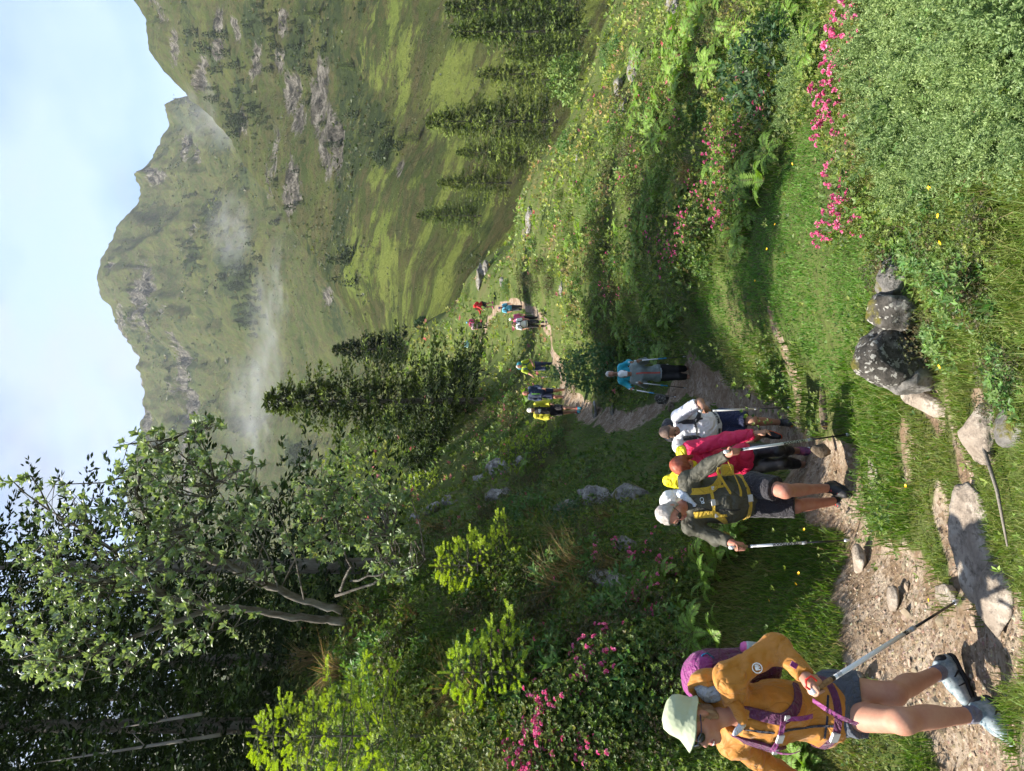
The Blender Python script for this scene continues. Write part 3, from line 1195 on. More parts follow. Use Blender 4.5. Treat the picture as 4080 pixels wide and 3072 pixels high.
        S.cone(wr, o + u * 0.03 * q + ax * 0.004, 0.027 * q, 0.028 * q, 0.02)
        S.box(o + u * 0.028 * q, (0.012 * q, 0.012 * q, 0.030 * q), np.stack([u, v, ax], 1), 0.012 * q, 0.015)
        for i, ln in enumerate((1.0, 1.08, 1.0, 0.85)):
            z = (1.5 - i) * 0.0195 * q
            pts = []
            for th in (0.35, 1.25, 2.2, 3.15 * ln):
                pts.append(o + ax * z + (u * math.cos(th) + v * math.sin(th)) * rr * (1.15 if th < 1.3 else 0.95))
            S.chain(pts, [0.0105 * q, 0.0105 * q, 0.0095 * q, 0.008 * q], 0.004)
        pts = []
        for th, z in ((-0.3, 0.018), (-1.0, 0.03), (-1.8, 0.036), (-2.5, 0.032)):
            pts.append(o + ax * z * q + (u * math.cos(th) + v * math.sin(th)) * rr * 1.05)
        S.chain(pts, [0.014 * q, 0.012 * q, 0.0105 * q, 0.009 * q], 0.005)
        return S

    # ---- parts
    def part(s, name, S, mat, disp=None, h=None, label=None, parent=None, keep=None):
        V, Q = S.build(h or s.h, disp)
        me = mesh_np(name, V - s.base, Q)
        o = ob(name, me, mat, parent or s.root)
        if label:
            o['label'] = label
        if keep:
            s.bvh[keep] = BVHTree.FromPolygons([tuple(x) for x in V], [tuple(int(i) for i in q) for q in Q])
        return o

    def foot(s, e, td, mat, sole_mat, lace=None, L=0.27, up=None, sock=None, sock_h=0.07, toe=None):
        an = s.J['an' + e]
        q = s.s
        td = unit(td)
        kn = s.J['kn' + e]
        up = unit(up) if up is not None else np.array((0, 0, 1.0))
        up = unit(up - td * (up @ td))
        Rm = np.stack([np.cross(td, up), td, up], 1)
        at = lambda x, y, z: an + Rm @ np.array((x, y, z)) * q
        S = Solid()
        S.cone(at(0, -0.05, -0.045), at(0, 0.07, -0.04), 0.042 * q, 0.046 * q, 0.02)
        S.cone(at(0, 0.07, -0.042), at(-0.004, 0.165, -0.052), 0.045 * q, 0.034 * q, 0.02)
        S.cone(at(0, -0.012, 0.028), at(0, -0.008, -0.04), 0.047 * q, 0.046 * q, 0.02, flat0=True)
        S.cone(at(0, 0.0, 0.0), at(0, 0.09, -0.03), 0.036 * q, 0.036 * q, 0.02)
        S.cut(at(0, 0, -0.078), -up)
        sh = s.part('shoe', S, mat, folds(0.0022, 24, 3))
        T = Solid()
        T.cone(at(0, -0.052, -0.078), at(0, 0.07, -0.078), 0.044 * q, 0.049 * q, 0.01)
        T.cone(at(0, 0.07, -0.078), at(-0.004, 0.168, -0.07), 0.049 * q, 0.036 * q, 0.01)
        T.cut(at(0, 0, -0.072), up).cut(at(0, 0, -0.1), -up)
        s.part('sole', T, sole_mat, parent=sh)
        if lace is not None and s.h < 0.012:
            B = Bits()
            for i in range(5):
                y = 0.035 + i * 0.019
                z = 0.024 - i * 0.0078
                B.tube([at(-0.022, y, z - 0.006), at(0, y + 0.012, z + 0.004), at(0.022, y, z - 0.006)], 0.0032, 5)
            B.build('lace', lace, sh, s.base)
        if toe is not None:
            for nm, U in (('toe_cap', Solid().ell(at(0, 0.172, -0.052), np.array((0.036, 0.03, 0.026)) * q, Rm, 0.01)), ('heel_cap', Solid().ell(at(0, -0.055, -0.03), np.array((0.042, 0.035, 0.045)) * q, Rm, 0.01))):
                U.cut(at(0, 0, -0.074), -up)
                s.part(nm, U, toe, parent=sh)
            for sg in (-1, 1):
                Bits().tube([at(sg * 0.046, 0.02, -0.065), at(sg * 0.044, 0.05, -0.03), at(sg * 0.03, 0.075, 0.0)], 0.006 * q, 5).build('side_band', toe, sh, s.base)
                Bits().tube([at(sg * 0.047, 0.09, -0.066), at(sg * 0.042, 0.10, -0.03), at(sg * 0.025, 0.105, -0.014)], 0.005 * q, 5).build('side_band', toe, sh, s.base)
        if sock is not None:
            K = Solid()
            d = unit(kn - an)
            K.cone(an + d * sock_h * q, an - d * 0.03 * q, 0.043 * q, 0.042 * q, 0.01, flat0=True)
            s.part('sock', K, sock, folds(0.0015, 30, 5))
        return sh

    def strap(s, name, key, pts, w, mat, parent=None, off=0.004, t=0.004, n=16, label=None, base=None):
        """a strap lying on a garment's surface"""
        pts = np.asarray(pts, float)
        tt = np.linspace(0, len(pts) - 1, n)
        pp = np.stack([np.interp(tt, np.arange(len(pts)), pts[:, k]) for k in range(3)], 1)
        Q, Nn = [], []
        for p in pp:
            loc, nr, _, _ = s.bvh[key].find_nearest(Vector(p))
            Q.append(np.array(loc) + np.array(nr) * off)
            Nn.append(np.array(nr))
        Q, Nn = np.array(Q), np.array(Nn)
        for _ in range(2):
            Q[1:-1] = 0.25 * Q[:-2] + 0.5 * Q[1:-1] + 0.25 * Q[2:]
            Nn[1:-1] = 0.25 * Nn[:-2] + 0.5 * Nn[1:-1] + 0.25 * Nn[2:]
        B = Bits().ribbon(Q, Nn, w, t)
        return B.build(name, mat, parent or s.root, s.base if base is None else base, smooth=False, label=label), Q, Nn


POLE = {'black': M('pole_black', (0.012, 0.012, 0.013), 0.35, 0.5), 'white': M('pole_white', (0.68, 0.69, 0.70), 0.35, 0.5), 'grey': M('pole_grey', (0.33, 0.34, 0.35), 0.35, 0.5),
        'blue': M('pole_blue', (0.03, 0.30, 0.55), 0.35, 0.5), 'red': M('red_plastic', (0.7, 0.03, 0.02), 0.4, 0.4), 'cork': M('cork', (0.30, 0.185, 0.10), 0.85, 0.1, var=(60, 0.8, (0.16, 0.09, 0.045))),
        'buckle': M('grey_buckle', (0.5, 0.5, 0.5), 0.4, 0.4)}
INK = M('black_ink', (0.01, 0.01, 0.012), 0.5, 0.3)
FONT_ROT = None


def lettering(text, size, origin, along, normal, mat, parent, base, name='lettering'):
    cu = bpy.data.curves.new(name, 'FONT')
    cu.body = text
    cu.size = size
    cu.extrude = 0.0004
    cu.offset = 0.0009
    cu.align_y = 'CENTER'
    cu.materials.append(mat)
    tmp = bpy.data.objects.new(name + '_outline', cu)
    COL.objects.link(tmp)
    dg = bpy.context.evaluated_depsgraph_get()
    me = bpy.data.meshes.new_from_object(tmp.evaluated_get(dg))
    bpy.data.objects.remove(tmp)
    me.name = name
    o = bpy.data.objects.new(name, me)
    COL.objects.link(o)
    x = unit(along)
    z = unit(np.asarray(normal, float) - x * (np.asarray(normal, float) @ x))
    y = np.cross(z, x)
    m = Matrix(((x[0], y[0], z[0], 0), (x[1], y[1], z[1], 0), (x[2], y[2], z[2], 0), (0, 0, 0, 1)))
    o.parent = parent
    o.matrix_local = Matrix.Translation(Vector(np.asarray(origin) - base)) @ m
    return o


def trek_pole(top, tip, label, upper='white', band=None, split=0.5, group=None, detail=True, text=None, grip='cork'):
    """top: upper end of the grip; tip: the point on the ground"""
    top, tip = np.asarray(top, float), np.asarray(tip, float)
    d = unit(tip - top)
    L = np.linalg.norm(tip - top)
    at = lambda t: top + d * t
    root = thing('trekking_pole', tip, label, 'trekking pole', group)
    B = Bits().tube([at(0.0), at(0.02), at(0.045)], [0.012, 0.017, 0.0145], 10)
    B.build('grip_top', POLE['white'] if upper != 'black' else POLE['black'], root, tip)
    Bits().tube([at(0.045), at(0.08), at(0.14), at(0.155)], [0.0145, 0.0135, 0.014, 0.012], 10).build('grip', POLE[grip], root, tip)
    m = 0.155 + (L - 0.155) * split
    Bits().tube([at(0.155), at(m)], 0.0115, 10).build('upper_shaft', POLE[upper], root, tip)
    Bits().tube([at(m), at(L - 0.03)], 0.0072, 10).build('lower_shaft', POLE['black'], root, tip)
    Bits().tube([at(m - 0.03), at(m + 0.012)], 0.013, 10).build('clamp', POLE['grey'] if not band else POLE[band], root, tip)
    if detail:
        Bits().tube([at(0.155), at(0.175)], 0.0125, 10).build('collar', POLE['black'], root, tip)
        for t in (0.20, 0.208, 0.216, 0.224):
            Bits().tube([at(t), at(t + 0.003)], 0.0119, 10).build('ring_mark', INK, root, tip)
    if band:
        Bits().tube([at(m - 0.16), at(m - 0.03)], 0.0119, 10).build('colour_band', POLE[band], root, tip)
    Bits().tube([at(L - 0.055), at(L - 0.045), at(L - 0.03), at(L)], [0.008, 0.014, 0.012, 0.006], 10).build('tip', POLE['white'] if detail else POLE['buckle'], root, tip)
    if text:
        nrm = unit(-at(m) - d * (-at(m) @ d))
        lettering(text, 0.032 if len(text) > 4 else 0.026, at(m - 0.06) + nrm * 0.0125, -d, nrm, INK, root, tip)
    return root
# ---------------------------------------------------------------- leaf and blade builders
def rot_to(dirs):
    """frames (n,3,3) whose third column is dirs"""
    d = dirs / np.maximum(np.linalg.norm(dirs, axis=1, keepdims=True), 1e-9)
    a = np.where(np.abs(d[:, 2:3]) < 0.9, np.array([[0, 0, 1.0]]), np.array([[1.0, 0, 0]]))
    x = np.cross(a, d)
    x /= np.maximum(np.linalg.norm(x, axis=1, keepdims=True), 1e-9)
    y = np.cross(d, x)
    return np.stack([x, y, d], 2)


def diamonds(base, dirv, nrm, length, width, fold=0.0, mid=0.5):
    """one four-cornered leaf per row: base, two shoulders, tip"""
    n = len(base)
    dirv = dirv / np.maximum(np.linalg.norm(dirv, axis=1, keepdims=True), 1e-9)
    sd = np.cross(dirv, nrm)
    sd /= np.maximum(np.linalg.norm(sd, axis=1, keepdims=True), 1e-9)
    L = np.asarray(length).reshape(-1, 1) * np.ones((n, 1))
    W = np.asarray(width).reshape(-1, 1) * np.ones((n, 1))
    up = np.cross(sd, dirv) * fold * W
    V = np.stack([base, base + dirv * L * mid - sd * W / 2 + up, base + dirv * L, base + dirv * L * mid + sd * W / 2 + up], 1).reshape(-1, 3)
    Q = np.arange(n * 4).reshape(n, 4)
    return V, Q


def rosettes(pos, axis, size, col, nl=5, spread=0.9, seed=0, wid=0.42, cvar=0.25):
    """whorls of leaves: (n,3) positions and axes; colour per whorl"""
    r = np.random.default_rng(seed)
    n = len(pos)
    Fm = rot_to(axis)
    th = (np.arange(nl)[None, :] / nl * 2 * math.pi + r.uniform(0, 6.3, (n, 1)) + r.normal(0, 0.25, (n, nl)))
    sp = spread + r.normal(0, 0.2, (n, nl))
    d = Fm[:, None, :, 0] * (np.cos(th) * np.sin(sp))[..., None] + Fm[:, None, :, 1] * (np.sin(th) * np.sin(sp))[..., None] + Fm[:, None, :, 2] * np.cos(sp)[..., None]
    L = np.asarray(size).reshape(-1, 1) * r.uniform(0.7, 1.15, (n, nl))
    base = np.repeat(pos[:, None, :], nl, 1).reshape(-1, 3)
    d = d.reshape(-1, 3)
    nr = np.repeat(Fm[:, None, :, 2], nl, 1).reshape(-1, 3) + r.normal(0, 0.25, (n * nl, 3))
    V, Q = diamonds(base, d, nr, L.ravel(), L.ravel() * wid, 0.12)
    c = np.repeat(np.asarray(col)[:, None, :], nl, 1).reshape(-1, 3) * r.uniform(1 - cvar, 1 + cvar, (n * nl, 1))
    return V, Q, np.repeat(c, 4, 0)


def pick(r, n, cols, p):
    c = np.array(cols, float)[r.choice(len(cols), n, p=np.array(p) / np.sum(p))]
    return c * r.uniform(0.8, 1.2, (n, 1)) * (1 + r.normal(0, 0.06, (n, 3)))


def inpoly(u, v, poly):
    x, y = np.array(poly, float).T
    ins = np.zeros(len(u), bool)
    j = len(x) - 1
    for i in range(len(x)):
        c = ((y[i] > v) != (y[j] > v)) & (u < (x[j] - x[i]) * (v - y[i]) / (y[j] - y[i] + 1e-12) + x[i])
        ins ^= c
        j = i
    return ins


def CP(*pts):
    return [C(x, y) for x, y in pts]


Z_GRASS = [CP((1480, 740), (1540, 600), (1640, 430), (1740, 250), (1850, 270), (1880, 420), (1940, 560), (1880, 700), (1800, 860), (1700, 700), (1600, 760)),
           CP((1780, 880), (1830, 720), (2230, 830), (2300, 1700), (2080, 1700), (2060, 1310), (1930, 1080), (1840, 960)),
           CP((1560, 1200), (1700, 1120), (1800, 1130), (1850, 1300), (1880, 1480), (2000, 1700), (1640, 1700), (1600, 1480), (1520, 1320)),
           CP((1330, 930), (1420, 900), (1490, 790), (1700, 740), (1730, 960), (1500, 960), (1420, 1010)),
           CP((990, 560), (1060, 540), (1075, 660), (1000, 640)), CP((1085, 600), (1200, 560), (1230, 640), (1100, 690)), CP((1250, 820), (1330, 830), (1300, 960), (1240, 1000))]
Z_BRIGHT = [Z_GRASS[0]]
Z_JUNIPER = CP((1830, -250), (1830, 240), (1900, 300), (1960, 440), (2120, 330), (2350, 250), (2350, -250))
Z_BILB = CP((1930, 430), (2110, 330), (2350, 250), (2350, 800), (1980, 800), (1930, 640))


def zones(u, v, polys, jit, x, y):
    uu = u + (fbm2(x * 1.3, y * 1.3, 2, 61) - 0.5) * jit * 2
    vv = v + (fbm2(x * 1.3, y * 1.3, 2, 67) - 0.5) * jit * 2
    m = np.zeros(len(u), bool)
    for p in polys:
        m |= inpoly(uu, vv, p)
    return m


def sample(n, u0=-140, u1=915, v0=300, v1=1130, seed=1):
    r = np.random.default_rng(seed)
    u, v = r.uniform(u0, u1, n), r.uniform(v0, v1, n)
    Y = hit(u, v)
    ok = ~np.isnan(Y) & (Y < 110)
    u, v, Y = u[ok], v[ok], Y[ok]
    X = (u - U0) / F * Y
    # break up the raster of the sight lines
    X = X + r.normal(0, 0.02, len(X)) * Y ** 0.5
    return u, v, X, Y


def blades(pos, h, w, col, seed, segs=2, lean=0.45):
    r = np.random.default_rng(seed)
    n = len(pos)
    a = r.uniform(0, 2 * math.pi, n)
    ln = np.abs(r.normal(lean, 0.25, n))[:, None]
    d = np.stack([np.cos(a), np.sin(a), np.zeros(n)], 1)
    b = r.uniform(0, 2 * math.pi, n)
    sd = np.stack([np.cos(b), np.sin(b), np.zeros(n)], 1) * np.asarray(w).reshape(-1, 1) * 0.5
    h = np.asarray(h).reshape(-1, 1)
    tip = pos + d * h * ln + np.array([0, 0, 1.0]) * h * np.sqrt(np.maximum(1 - ln ** 2 * 0.5, 0.25))
    if segs == 1:
        V = np.stack([pos - sd, pos + sd, tip], 1).reshape(-1, 3)
        return V, [np.arange(n * 3).reshape(n, 3)], np.repeat(col, 3, 0)
    mid = pos + d * h * ln * 0.28 + np.array([0, 0, 1.0]) * h * 0.55
    V = np.stack([pos - sd, pos + sd, mid + sd * 0.8, mid - sd * 0.8, tip], 1).reshape(-1, 3)
    i = np.arange(n)[:, None] * 5
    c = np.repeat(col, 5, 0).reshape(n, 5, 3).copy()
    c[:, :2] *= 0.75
    return V, [i + np.array([[0, 1, 2, 3]]), i + np.array([[3, 2, 4]])], c.reshape(-1, 3)


def canopy(x, y):
    """height of the dwarf shrubs above the ground"""
    return 0.06 + 0.55 * sstep(0.40, 0.72, fbm2(x * 0.9, y * 0.9, 3, 201)) + 0.16 * sstep(0.45, 0.7, fbm2(x * 3.1, y * 3.1, 2, 203))


def build_grass():
    u, v, X, Y = sample(58000, seed=3)
    T = trail(X, Y)
    g = zones(u, v, Z_GRASS, 16, X, Y) | ((v > 1000) & (u < 420))
    br = zones(u, v, Z_BRIGHT, 16, X, Y)
    r = np.random.default_rng(5)
    dens = fbm2(X * 1.4, Y * 1.4, 3, 211)
    p = np.where(g, np.where(v > 800, sstep(0.34, 0.52, dens) * 0.9 + 0.12, 0.95), np.where(v > 560, 0.34, 0.2))
    p = np.where((u < 330) & (v < 720) & ~g, 0.12 + 0.4 * sstep(0.5, 0.62, dens), p)
    jun = inpoly(u, v, Z_JUNIPER)
    p = np.where(jun, 0.1, p)
    p = p * (1 - T * 0.97) * (0.3 + 0.7 * sstep(0.15, 0.5, 1 - T))
    keep = r.uniform(0, 1, len(u)) < p
    u, v, X, Y, g, br = u[keep], v[keep], X[keep], Y[keep], g[keep], br[keep]
    near = Y < 13
    dry = fbm2(X * 0.8, Y * 0.8, 3, 221)
    for nm, m, k, segs in (('grass', near, 9, 2), ('far_grass', ~near, 7, 1)):
        x, y, gg, bb, dd = (np.repeat(a[m], k) for a in (X, Y, g, br, dry))
        n = len(x)
        rad = np.where(gg, 0.05, 0.06) * np.clip(y / 6, 0.7, 4)
        x = x + r.normal(0, 1, n) * rad
        y = y + r.normal(0, 1, n) * rad * 1.2
        keep = trail(x, y) < 0.75
        x, y, gg, bb, dd = x[keep], y[keep], gg[keep], bb[keep], dd[keep]
        n = len(x)
        tall = fbm2(x * 2.2, y * 2.2, 2, 231)
        h = np.where(gg, 0.085, 0.15) * (0.45 + 1.1 * tall) * r.uniform(0.6, 1.35, n) * np.where(bb, 0.6, 1)
        h = np.where(y < 4.9, h * 0.72, h)
        w = np.maximum(0.0042, y / F * 0.95) * r.uniform(0.8, 1.4, n)
        cols = pick(r, n, [(0.085, 0.165, 0.022), (0.115, 0.20, 0.03), (0.16, 0.205, 0.05), (0.055, 0.115, 0.018), (0.27, 0.225, 0.11)], [4, 4, 2.2, 2.4, 0.35])
        dm = (sstep(0.56, 0.68, dd) * r.uniform(0, 1, n))[:, None] * np.where(bb, 0.15, 0.8)[:, None]
        low = ((y < 4.9) & (x > -1.4))[:, None]
        dm = np.where(low, np.maximum(dm, 0.35 * r.uniform(0, 1.6, n)[:, None]), dm)
        cols = cols * (1 - dm) + np.where(low, np.array([0.25, 0.235, 0.085]), np.array([0.26, 0.21, 0.095])) * dm
        cols = np.where(bb[:, None], cols * 0.55 + np.array([0.11, 0.25, 0.055]) * 0.55, cols)
        pos = np.stack([x, y, ground(x, y) - 0.012], 1)
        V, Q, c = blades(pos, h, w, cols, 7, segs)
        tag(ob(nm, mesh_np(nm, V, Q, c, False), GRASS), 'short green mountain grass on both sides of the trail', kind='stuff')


def build_heath():
    """dwarf shrubs that carpet the slopes: bilberry, heather, alpenrose"""
    u, v, X, Y = sample(78000, v0=300, v1=1120, seed=13)
    r = np.random.default_rng(15)
    T = trail(X, Y)
    g = zones(u, v, Z_GRASS, 14, X, Y) | ((v > 1000) & (u < 420))
    jun = inpoly(u, v, Z_JUNIPER)
    bil = inpoly(u, v, Z_BILB)
    p = np.where(g, 0.03, 0.95)
    p = np.where(jun, 0.25, p)
    p = np.where(bil, 0.75, p) * (1 - sstep(0.02, 0.3, T))
    grassy = sstep(0.55, 0.66, fbm2(X * 0.35, Y * 0.35, 3, 241)) * (v < 800)
    p = p * (1 - 0.6 * grassy * (u > 330))
    p = np.where((v > 950) & ~g, p * 0.5, p)
    k = r.uniform(0, 1, len(u)) < p
    u, v, X, Y, bil = u[k], v[k], X[k], Y[k], bil[k]
    n = len(u)
    ch = canopy(X, Y)
    z = ground(X, Y) + ch * np.sqrt(r.uniform(0.12, 1.0, n)) * np.where(bil, 0.5, 1.0) * (0.25 + 0.75 * sstep(3.2, 5.5, Y)) * np.where((u < 330) & (v > 380) & (v < 760), 1.3, 1.0)
    pos = np.stack([X, Y, z], 1)
    ax = np.stack([r.normal(0, 0.5, n), r.normal(0, 0.5, n) - 0.25, np.ones(n)], 1)
    size = np.maximum(0.026, Y / F * 3.4) * r.uniform(0.7, 1.35, n)
    hue = fbm2(X * 0.30, Y * 0.30, 4, 251)
    hue2 = fbm2(X * 0.9, Y * 0.9, 3, 257)
    c1 = pick(r, n, [(0.06, 0.105, 0.022), (0.085, 0.125, 0.028), (0.045, 0.08, 0.020), (0.11, 0.15, 0.03)], [3, 3, 2, 1.6])
    c2 = pick(r, n, [(0.14, 0.175, 0.035), (0.11, 0.15, 0.03), (0.17, 0.18, 0.05)], [3, 2, 1])
    c3 = pick(r, n, [(0.13, 0.105, 0.045), (0.17, 0.10, 0.055), (0.10, 0.085, 0.035), (0.24, 0.12, 0.09)], [3, 2, 3, 1])
    a = sstep(0.48, 0.60, hue)[:, None]
    b = sstep(0.50, 0.64, hue2)[:, None] * 0.7
    col = c1 * (1 - a) + c2 * a
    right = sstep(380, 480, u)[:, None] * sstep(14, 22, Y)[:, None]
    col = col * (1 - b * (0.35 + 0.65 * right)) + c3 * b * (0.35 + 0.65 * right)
    bil = bil | (Y < 3.6)
    col = np.where(bil[:, None], pick(r, n, [(0.13, 0.19, 0.04), (0.10, 0.16, 0.03), (0.17, 0.20, 0.05)], [3, 2, 1]), col)
    col = col * (1 + 0.35 * right) + np.array([0.012, 0.008, 0.0]) * right  # right slope leaves lightened and yellowed in colour to look sunlit
    pk = (fbm2(X * 0.5, Y * 0.5, 3, 263) > 0.57) & (r.uniform(0, 1, n) < 0.06) & (Y > 13)
    col[pk] = pick(r, int(pk.sum()), [(0.34, 0.11, 0.12), (0.32, 0.15, 0.13)], [2, 1])
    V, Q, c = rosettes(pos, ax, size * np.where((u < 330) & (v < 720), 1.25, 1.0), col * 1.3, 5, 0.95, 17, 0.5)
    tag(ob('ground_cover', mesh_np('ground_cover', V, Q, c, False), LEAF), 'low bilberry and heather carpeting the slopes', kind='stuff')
    print('heath', n)


PLACES = [('on the bank left of the trail', 1330, 1500), ('on the shady bank behind the front walker', 1420, 1280), ('under the whitebeam trunks', 850, 1420), ('below the tall spruce', 1060, 930), ('beside the far bend of the trail', 1060, 720),
          ('around the leafy bush', 1230, 800), ('on the slope right of the white cap', 1400, 620), ('above the lower grass strip', 1560, 430), ('on the right slope below the rock shelf', 1280, 480), ('on the upper right slope', 1330, 200),
          ('at the right margin of the slope', 1480, 80), ('above the juniper mat', 1640, 220), ('behind the olive jacket', 1640, 1180), ('beside the front walker', 1740, 1650), ('above the far trail', 950, 640), ('beside the pale ledges', 1120, 1040), ('at the right edge above the junipers', 1680, 80)]


def place(x, y):
    return min(PLACES, key=lambda q: (q[1] - x) ** 2 + (q[2] - y) ** 2)[0]


# ---------------------------------------------------------------- ferns
def frond_mesh(seed, L=0.62, n=19):
    r = np.random.default_rng(seed)
    B, D, Nn, Ln = [], [], [], []
    pts = []
    for i in range(n + 1):
        s = i / n
        pts.append(np.array([0, L * (s * 0.86 - 0.12 * s ** 3), L * (0.62 * s - 0.62 * s ** 2.4)]))
    pts = np.array(pts)
    for i in range(2, n):
        s = i / n
        t = unit(pts[i + 1] - pts[i - 1])
        nn = unit(np.cross((1.0, 0, 0), t))
        ln = L * 0.27 * math.sin(min(s * 1.25 + 0.12, 1) * math.pi * 0.5) * (1 - s) ** 0.62 * 1.25
        for sg in (-1, 1):
            B.append(pts[i])
            D.append(np.array([sg, 0, 0]) * 0.92 + t * 0.42 - nn * 0.12 + r.normal(0, 0.05, 3))
            Nn.append(nn)
            Ln.append(ln * r.uniform(0.85, 1.1))
    B, D, Nn, Ln = np.array(B), np.array(D), np.array(Nn), np.array(Ln)
    V, Q = diamonds(B, D, Nn, Ln, L / n * 0.95, 0.1, 0.4)
    # stalk
    sv = np.concatenate([pts + np.array([0.004, 0, 0]), pts - np.array([0.004, 0, 0])])
    m = len(pts)
    sq = np.array([(i, i + 1, m + i + 1, m + i) for i in range(m - 1)]) + len(V)
    c = np.tile(np.array([[0.15, 0.26, 0.04]]), (len(V), 1)) * np.repeat(r.uniform(0.8, 1.2, (len(V) // 4, 1)), 4, 0)
    c = np.concatenate([c, np.tile([[0.15, 0.16, 0.05]], (len(sv), 1))])
    return mesh_np('frond', np.concatenate([V, sv]), np.concatenate([Q, sq]), c, False)


FRONDS = [frond_mesh(i) for i in range(3)]


def make_fern(seed):
    r = np.random.default_rng(seed)
    t = thing('fern', (0, 0, 0), 'bright green fern with arching fronds on the slope', 'fern', 'ferns on the slopes')
    k = 8
    for i in range(k):
        o = ob('frond', FRONDS[i % 3], LEAF, t)
        s = r.uniform(0.75, 1.1)
        o.rotation_euler = (r.normal(0.15, 0.15), r.normal(0, 0.1), i / k * 2 * math.pi + r.normal(0, 0.15))
        o.scale = (s, s, s)
    return t


def build_ferns():
    r = np.random.default_rng(71)
    protos = [make_fern(i) for i in range(4)]
    spots = []
    # (2212-wide picture coordinates x, y, spread x, spread y, how many, size)
    for (x, y, sx, sy, n, s) in ((1430, 230, 70, 130, 16, 1.0), (1520, 110, 70, 80, 14, 1.0), (1460, 400, 50, 60, 8, 0.95), (1350, 640, 50, 60, 7, 0.8), (1650, 380, 60, 60, 7, 0.8), (1400, 520, 60, 60, 6, 0.9),
                                 (1250, 520, 80, 90, 6, 0.9), (1600, 480, 30, 60, 4, 0.7), (1330, 760, 50, 30, 3, 0.7), (1420, 760, 30, 30, 3, 0.7), (1450, 690, 40, 40, 4, 0.75), (1110, 820, 60, 70, 7, 0.9), (1180, 1000, 30, 40, 3, 0.8),
                                 (1040, 760, 40, 50, 4, 0.9), (1640, 1190, 60, 40, 7, 0.62), (1440, 1270, 30, 40, 3, 0.6), (1560, 1350, 40, 60, 3, 0.55), (1590, 90, 90, 90, 8, 0.9), (1650, 1080, 30, 20, 2, 0.5), (1200, 870, 40, 40, 3, 0.8), (1700, 60, 60, 60, 5, 0.7), (1130, 420, 40, 60, 3, 1.0)):
        for _ in range(n):
            spots.append((x + r.normal(0, sx * 0.6), y + r.normal(0, sy * 0.6), s * r.uniform(0.75, 1.2)))
    spots += [(1735, 1646, 0.5), (1752, 1672, 0.5), (1720, 1690, 0.5), (1745, 1630, 0.4)]
    k = 0
    for (x, y, s) in spots:
        u, v = C(x, y)
        X, Y = hitp(u, v)
        if np.isnan(Y[0]) or Y[0] > 60 or trail(X, Y)[0] > 0.3:
            continue
        o = protos[k] if k < 4 else copy_tree(protos[int(r.integers(4))])
        k += 1
        o.location = (X[0], Y[0], gz(X[0], Y[0]) + (0.55 * float(canopy(X, Y)[0]) if Y[0] > 6 else 0.0))
        o.rotation_euler = (r.normal(0, 0.12) + 0.15, r.normal(0, 0.12), r.uniform(0, 6.28))
        s *= (0.95 if u > 430 else 1.2) if Y[0] > 7 else 1.1
        o.scale = (s, s, s)
        w = place(x, y)
        tag(o, 'bright green fern with arching fronds ' + w, group='ferns ' + w)
    print('ferns', k)


# ---------------------------------------------------------------- alpenrose bushes
def flower_mesh(seed):
    r = np.random.default_rng(seed)
    B, D, Nn = [], [], []
    for k in range(7):
        t, ph = r.uniform(0, 6.28), r.uniform(0.1, 1.35)
        ax = np.array([math.cos(t) * math.sin(ph), math.sin(t) * math.sin(ph), math.cos(ph)])
        Fm = rot_to(ax[None])[0]
        for i in range(5):
            a = i / 5 * 6.283
            B.append(ax * 0.016)
            D.append(ax * 0.7 + (Fm[:, 0] * math.cos(a) + Fm[:, 1] * math.sin(a)) * 0.75)
            Nn.append(ax)
    V, Q = diamonds(np.array(B), np.array(D), np.array(Nn), r.uniform(0.018, 0.025, len(B)), 0.015, -0.2, 0.6)
    c = np.repeat(pick(r, len(B), [(0.62, 0.14, 0.29), (0.68, 0.24, 0.40), (0.55, 0.08, 0.2)], [2, 2, 1]), 4, 0)
    return mesh_np('flower', V, Q, c, False)


FLOWERS = [flower_mesh(i) for i in range(3)]


def bush_mesh(seed, n, leaf, cols, p, rx=0.36, rz=0.34, nl=6, name='leaves', spread=0.95, wid=0.4, inner=0.25):
    r = np.random.default_rng(seed)
    a, ph = r.uniform(0, 6.283, n), np.arccos(r.uniform(-0.1, 1, n))
    rad = (r.uniform(inner, 1, n) ** 0.4)
    lump = 0.72 + 0.5 * fbm(np.stack([np.cos(a) * 1.6 + seed * 3.1, np.sin(a) * 1.6, np.cos(ph) * 1.6], 1), 2, seed)
    d = np.stack([np.sin(ph) * np.cos(a), np.sin(ph) * np.sin(a), np.cos(ph)], 1)
    pos = d * (rad * lump)[:, None] * np.array([rx, rx, rz]) + np.array([0, 0, 0.03])
    ax = d * 0.8 + np.array([0, 0, 0.5]) + r.normal(0, 0.35, (n, 3))
    col = pick(r, n, cols, p)
    V, Q, c = rosettes(pos, ax, np.full(n, leaf) * r.uniform(0.8, 1.2, n), col, nl, spread, seed, wid)
    return mesh_np(name, V, Q, c, False), pos, d, rad


RH_COL = [(0.085, 0.14, 0.03), (0.06, 0.105, 0.026), (0.16, 0.20, 0.035), (0.17, 0.14, 0.05)]
STEM = M('twig_bark', (0.12, 0.075, 0.05), 0.9, 0.1, var=(20, 0.6, (0.22, 0.17, 0.13)))


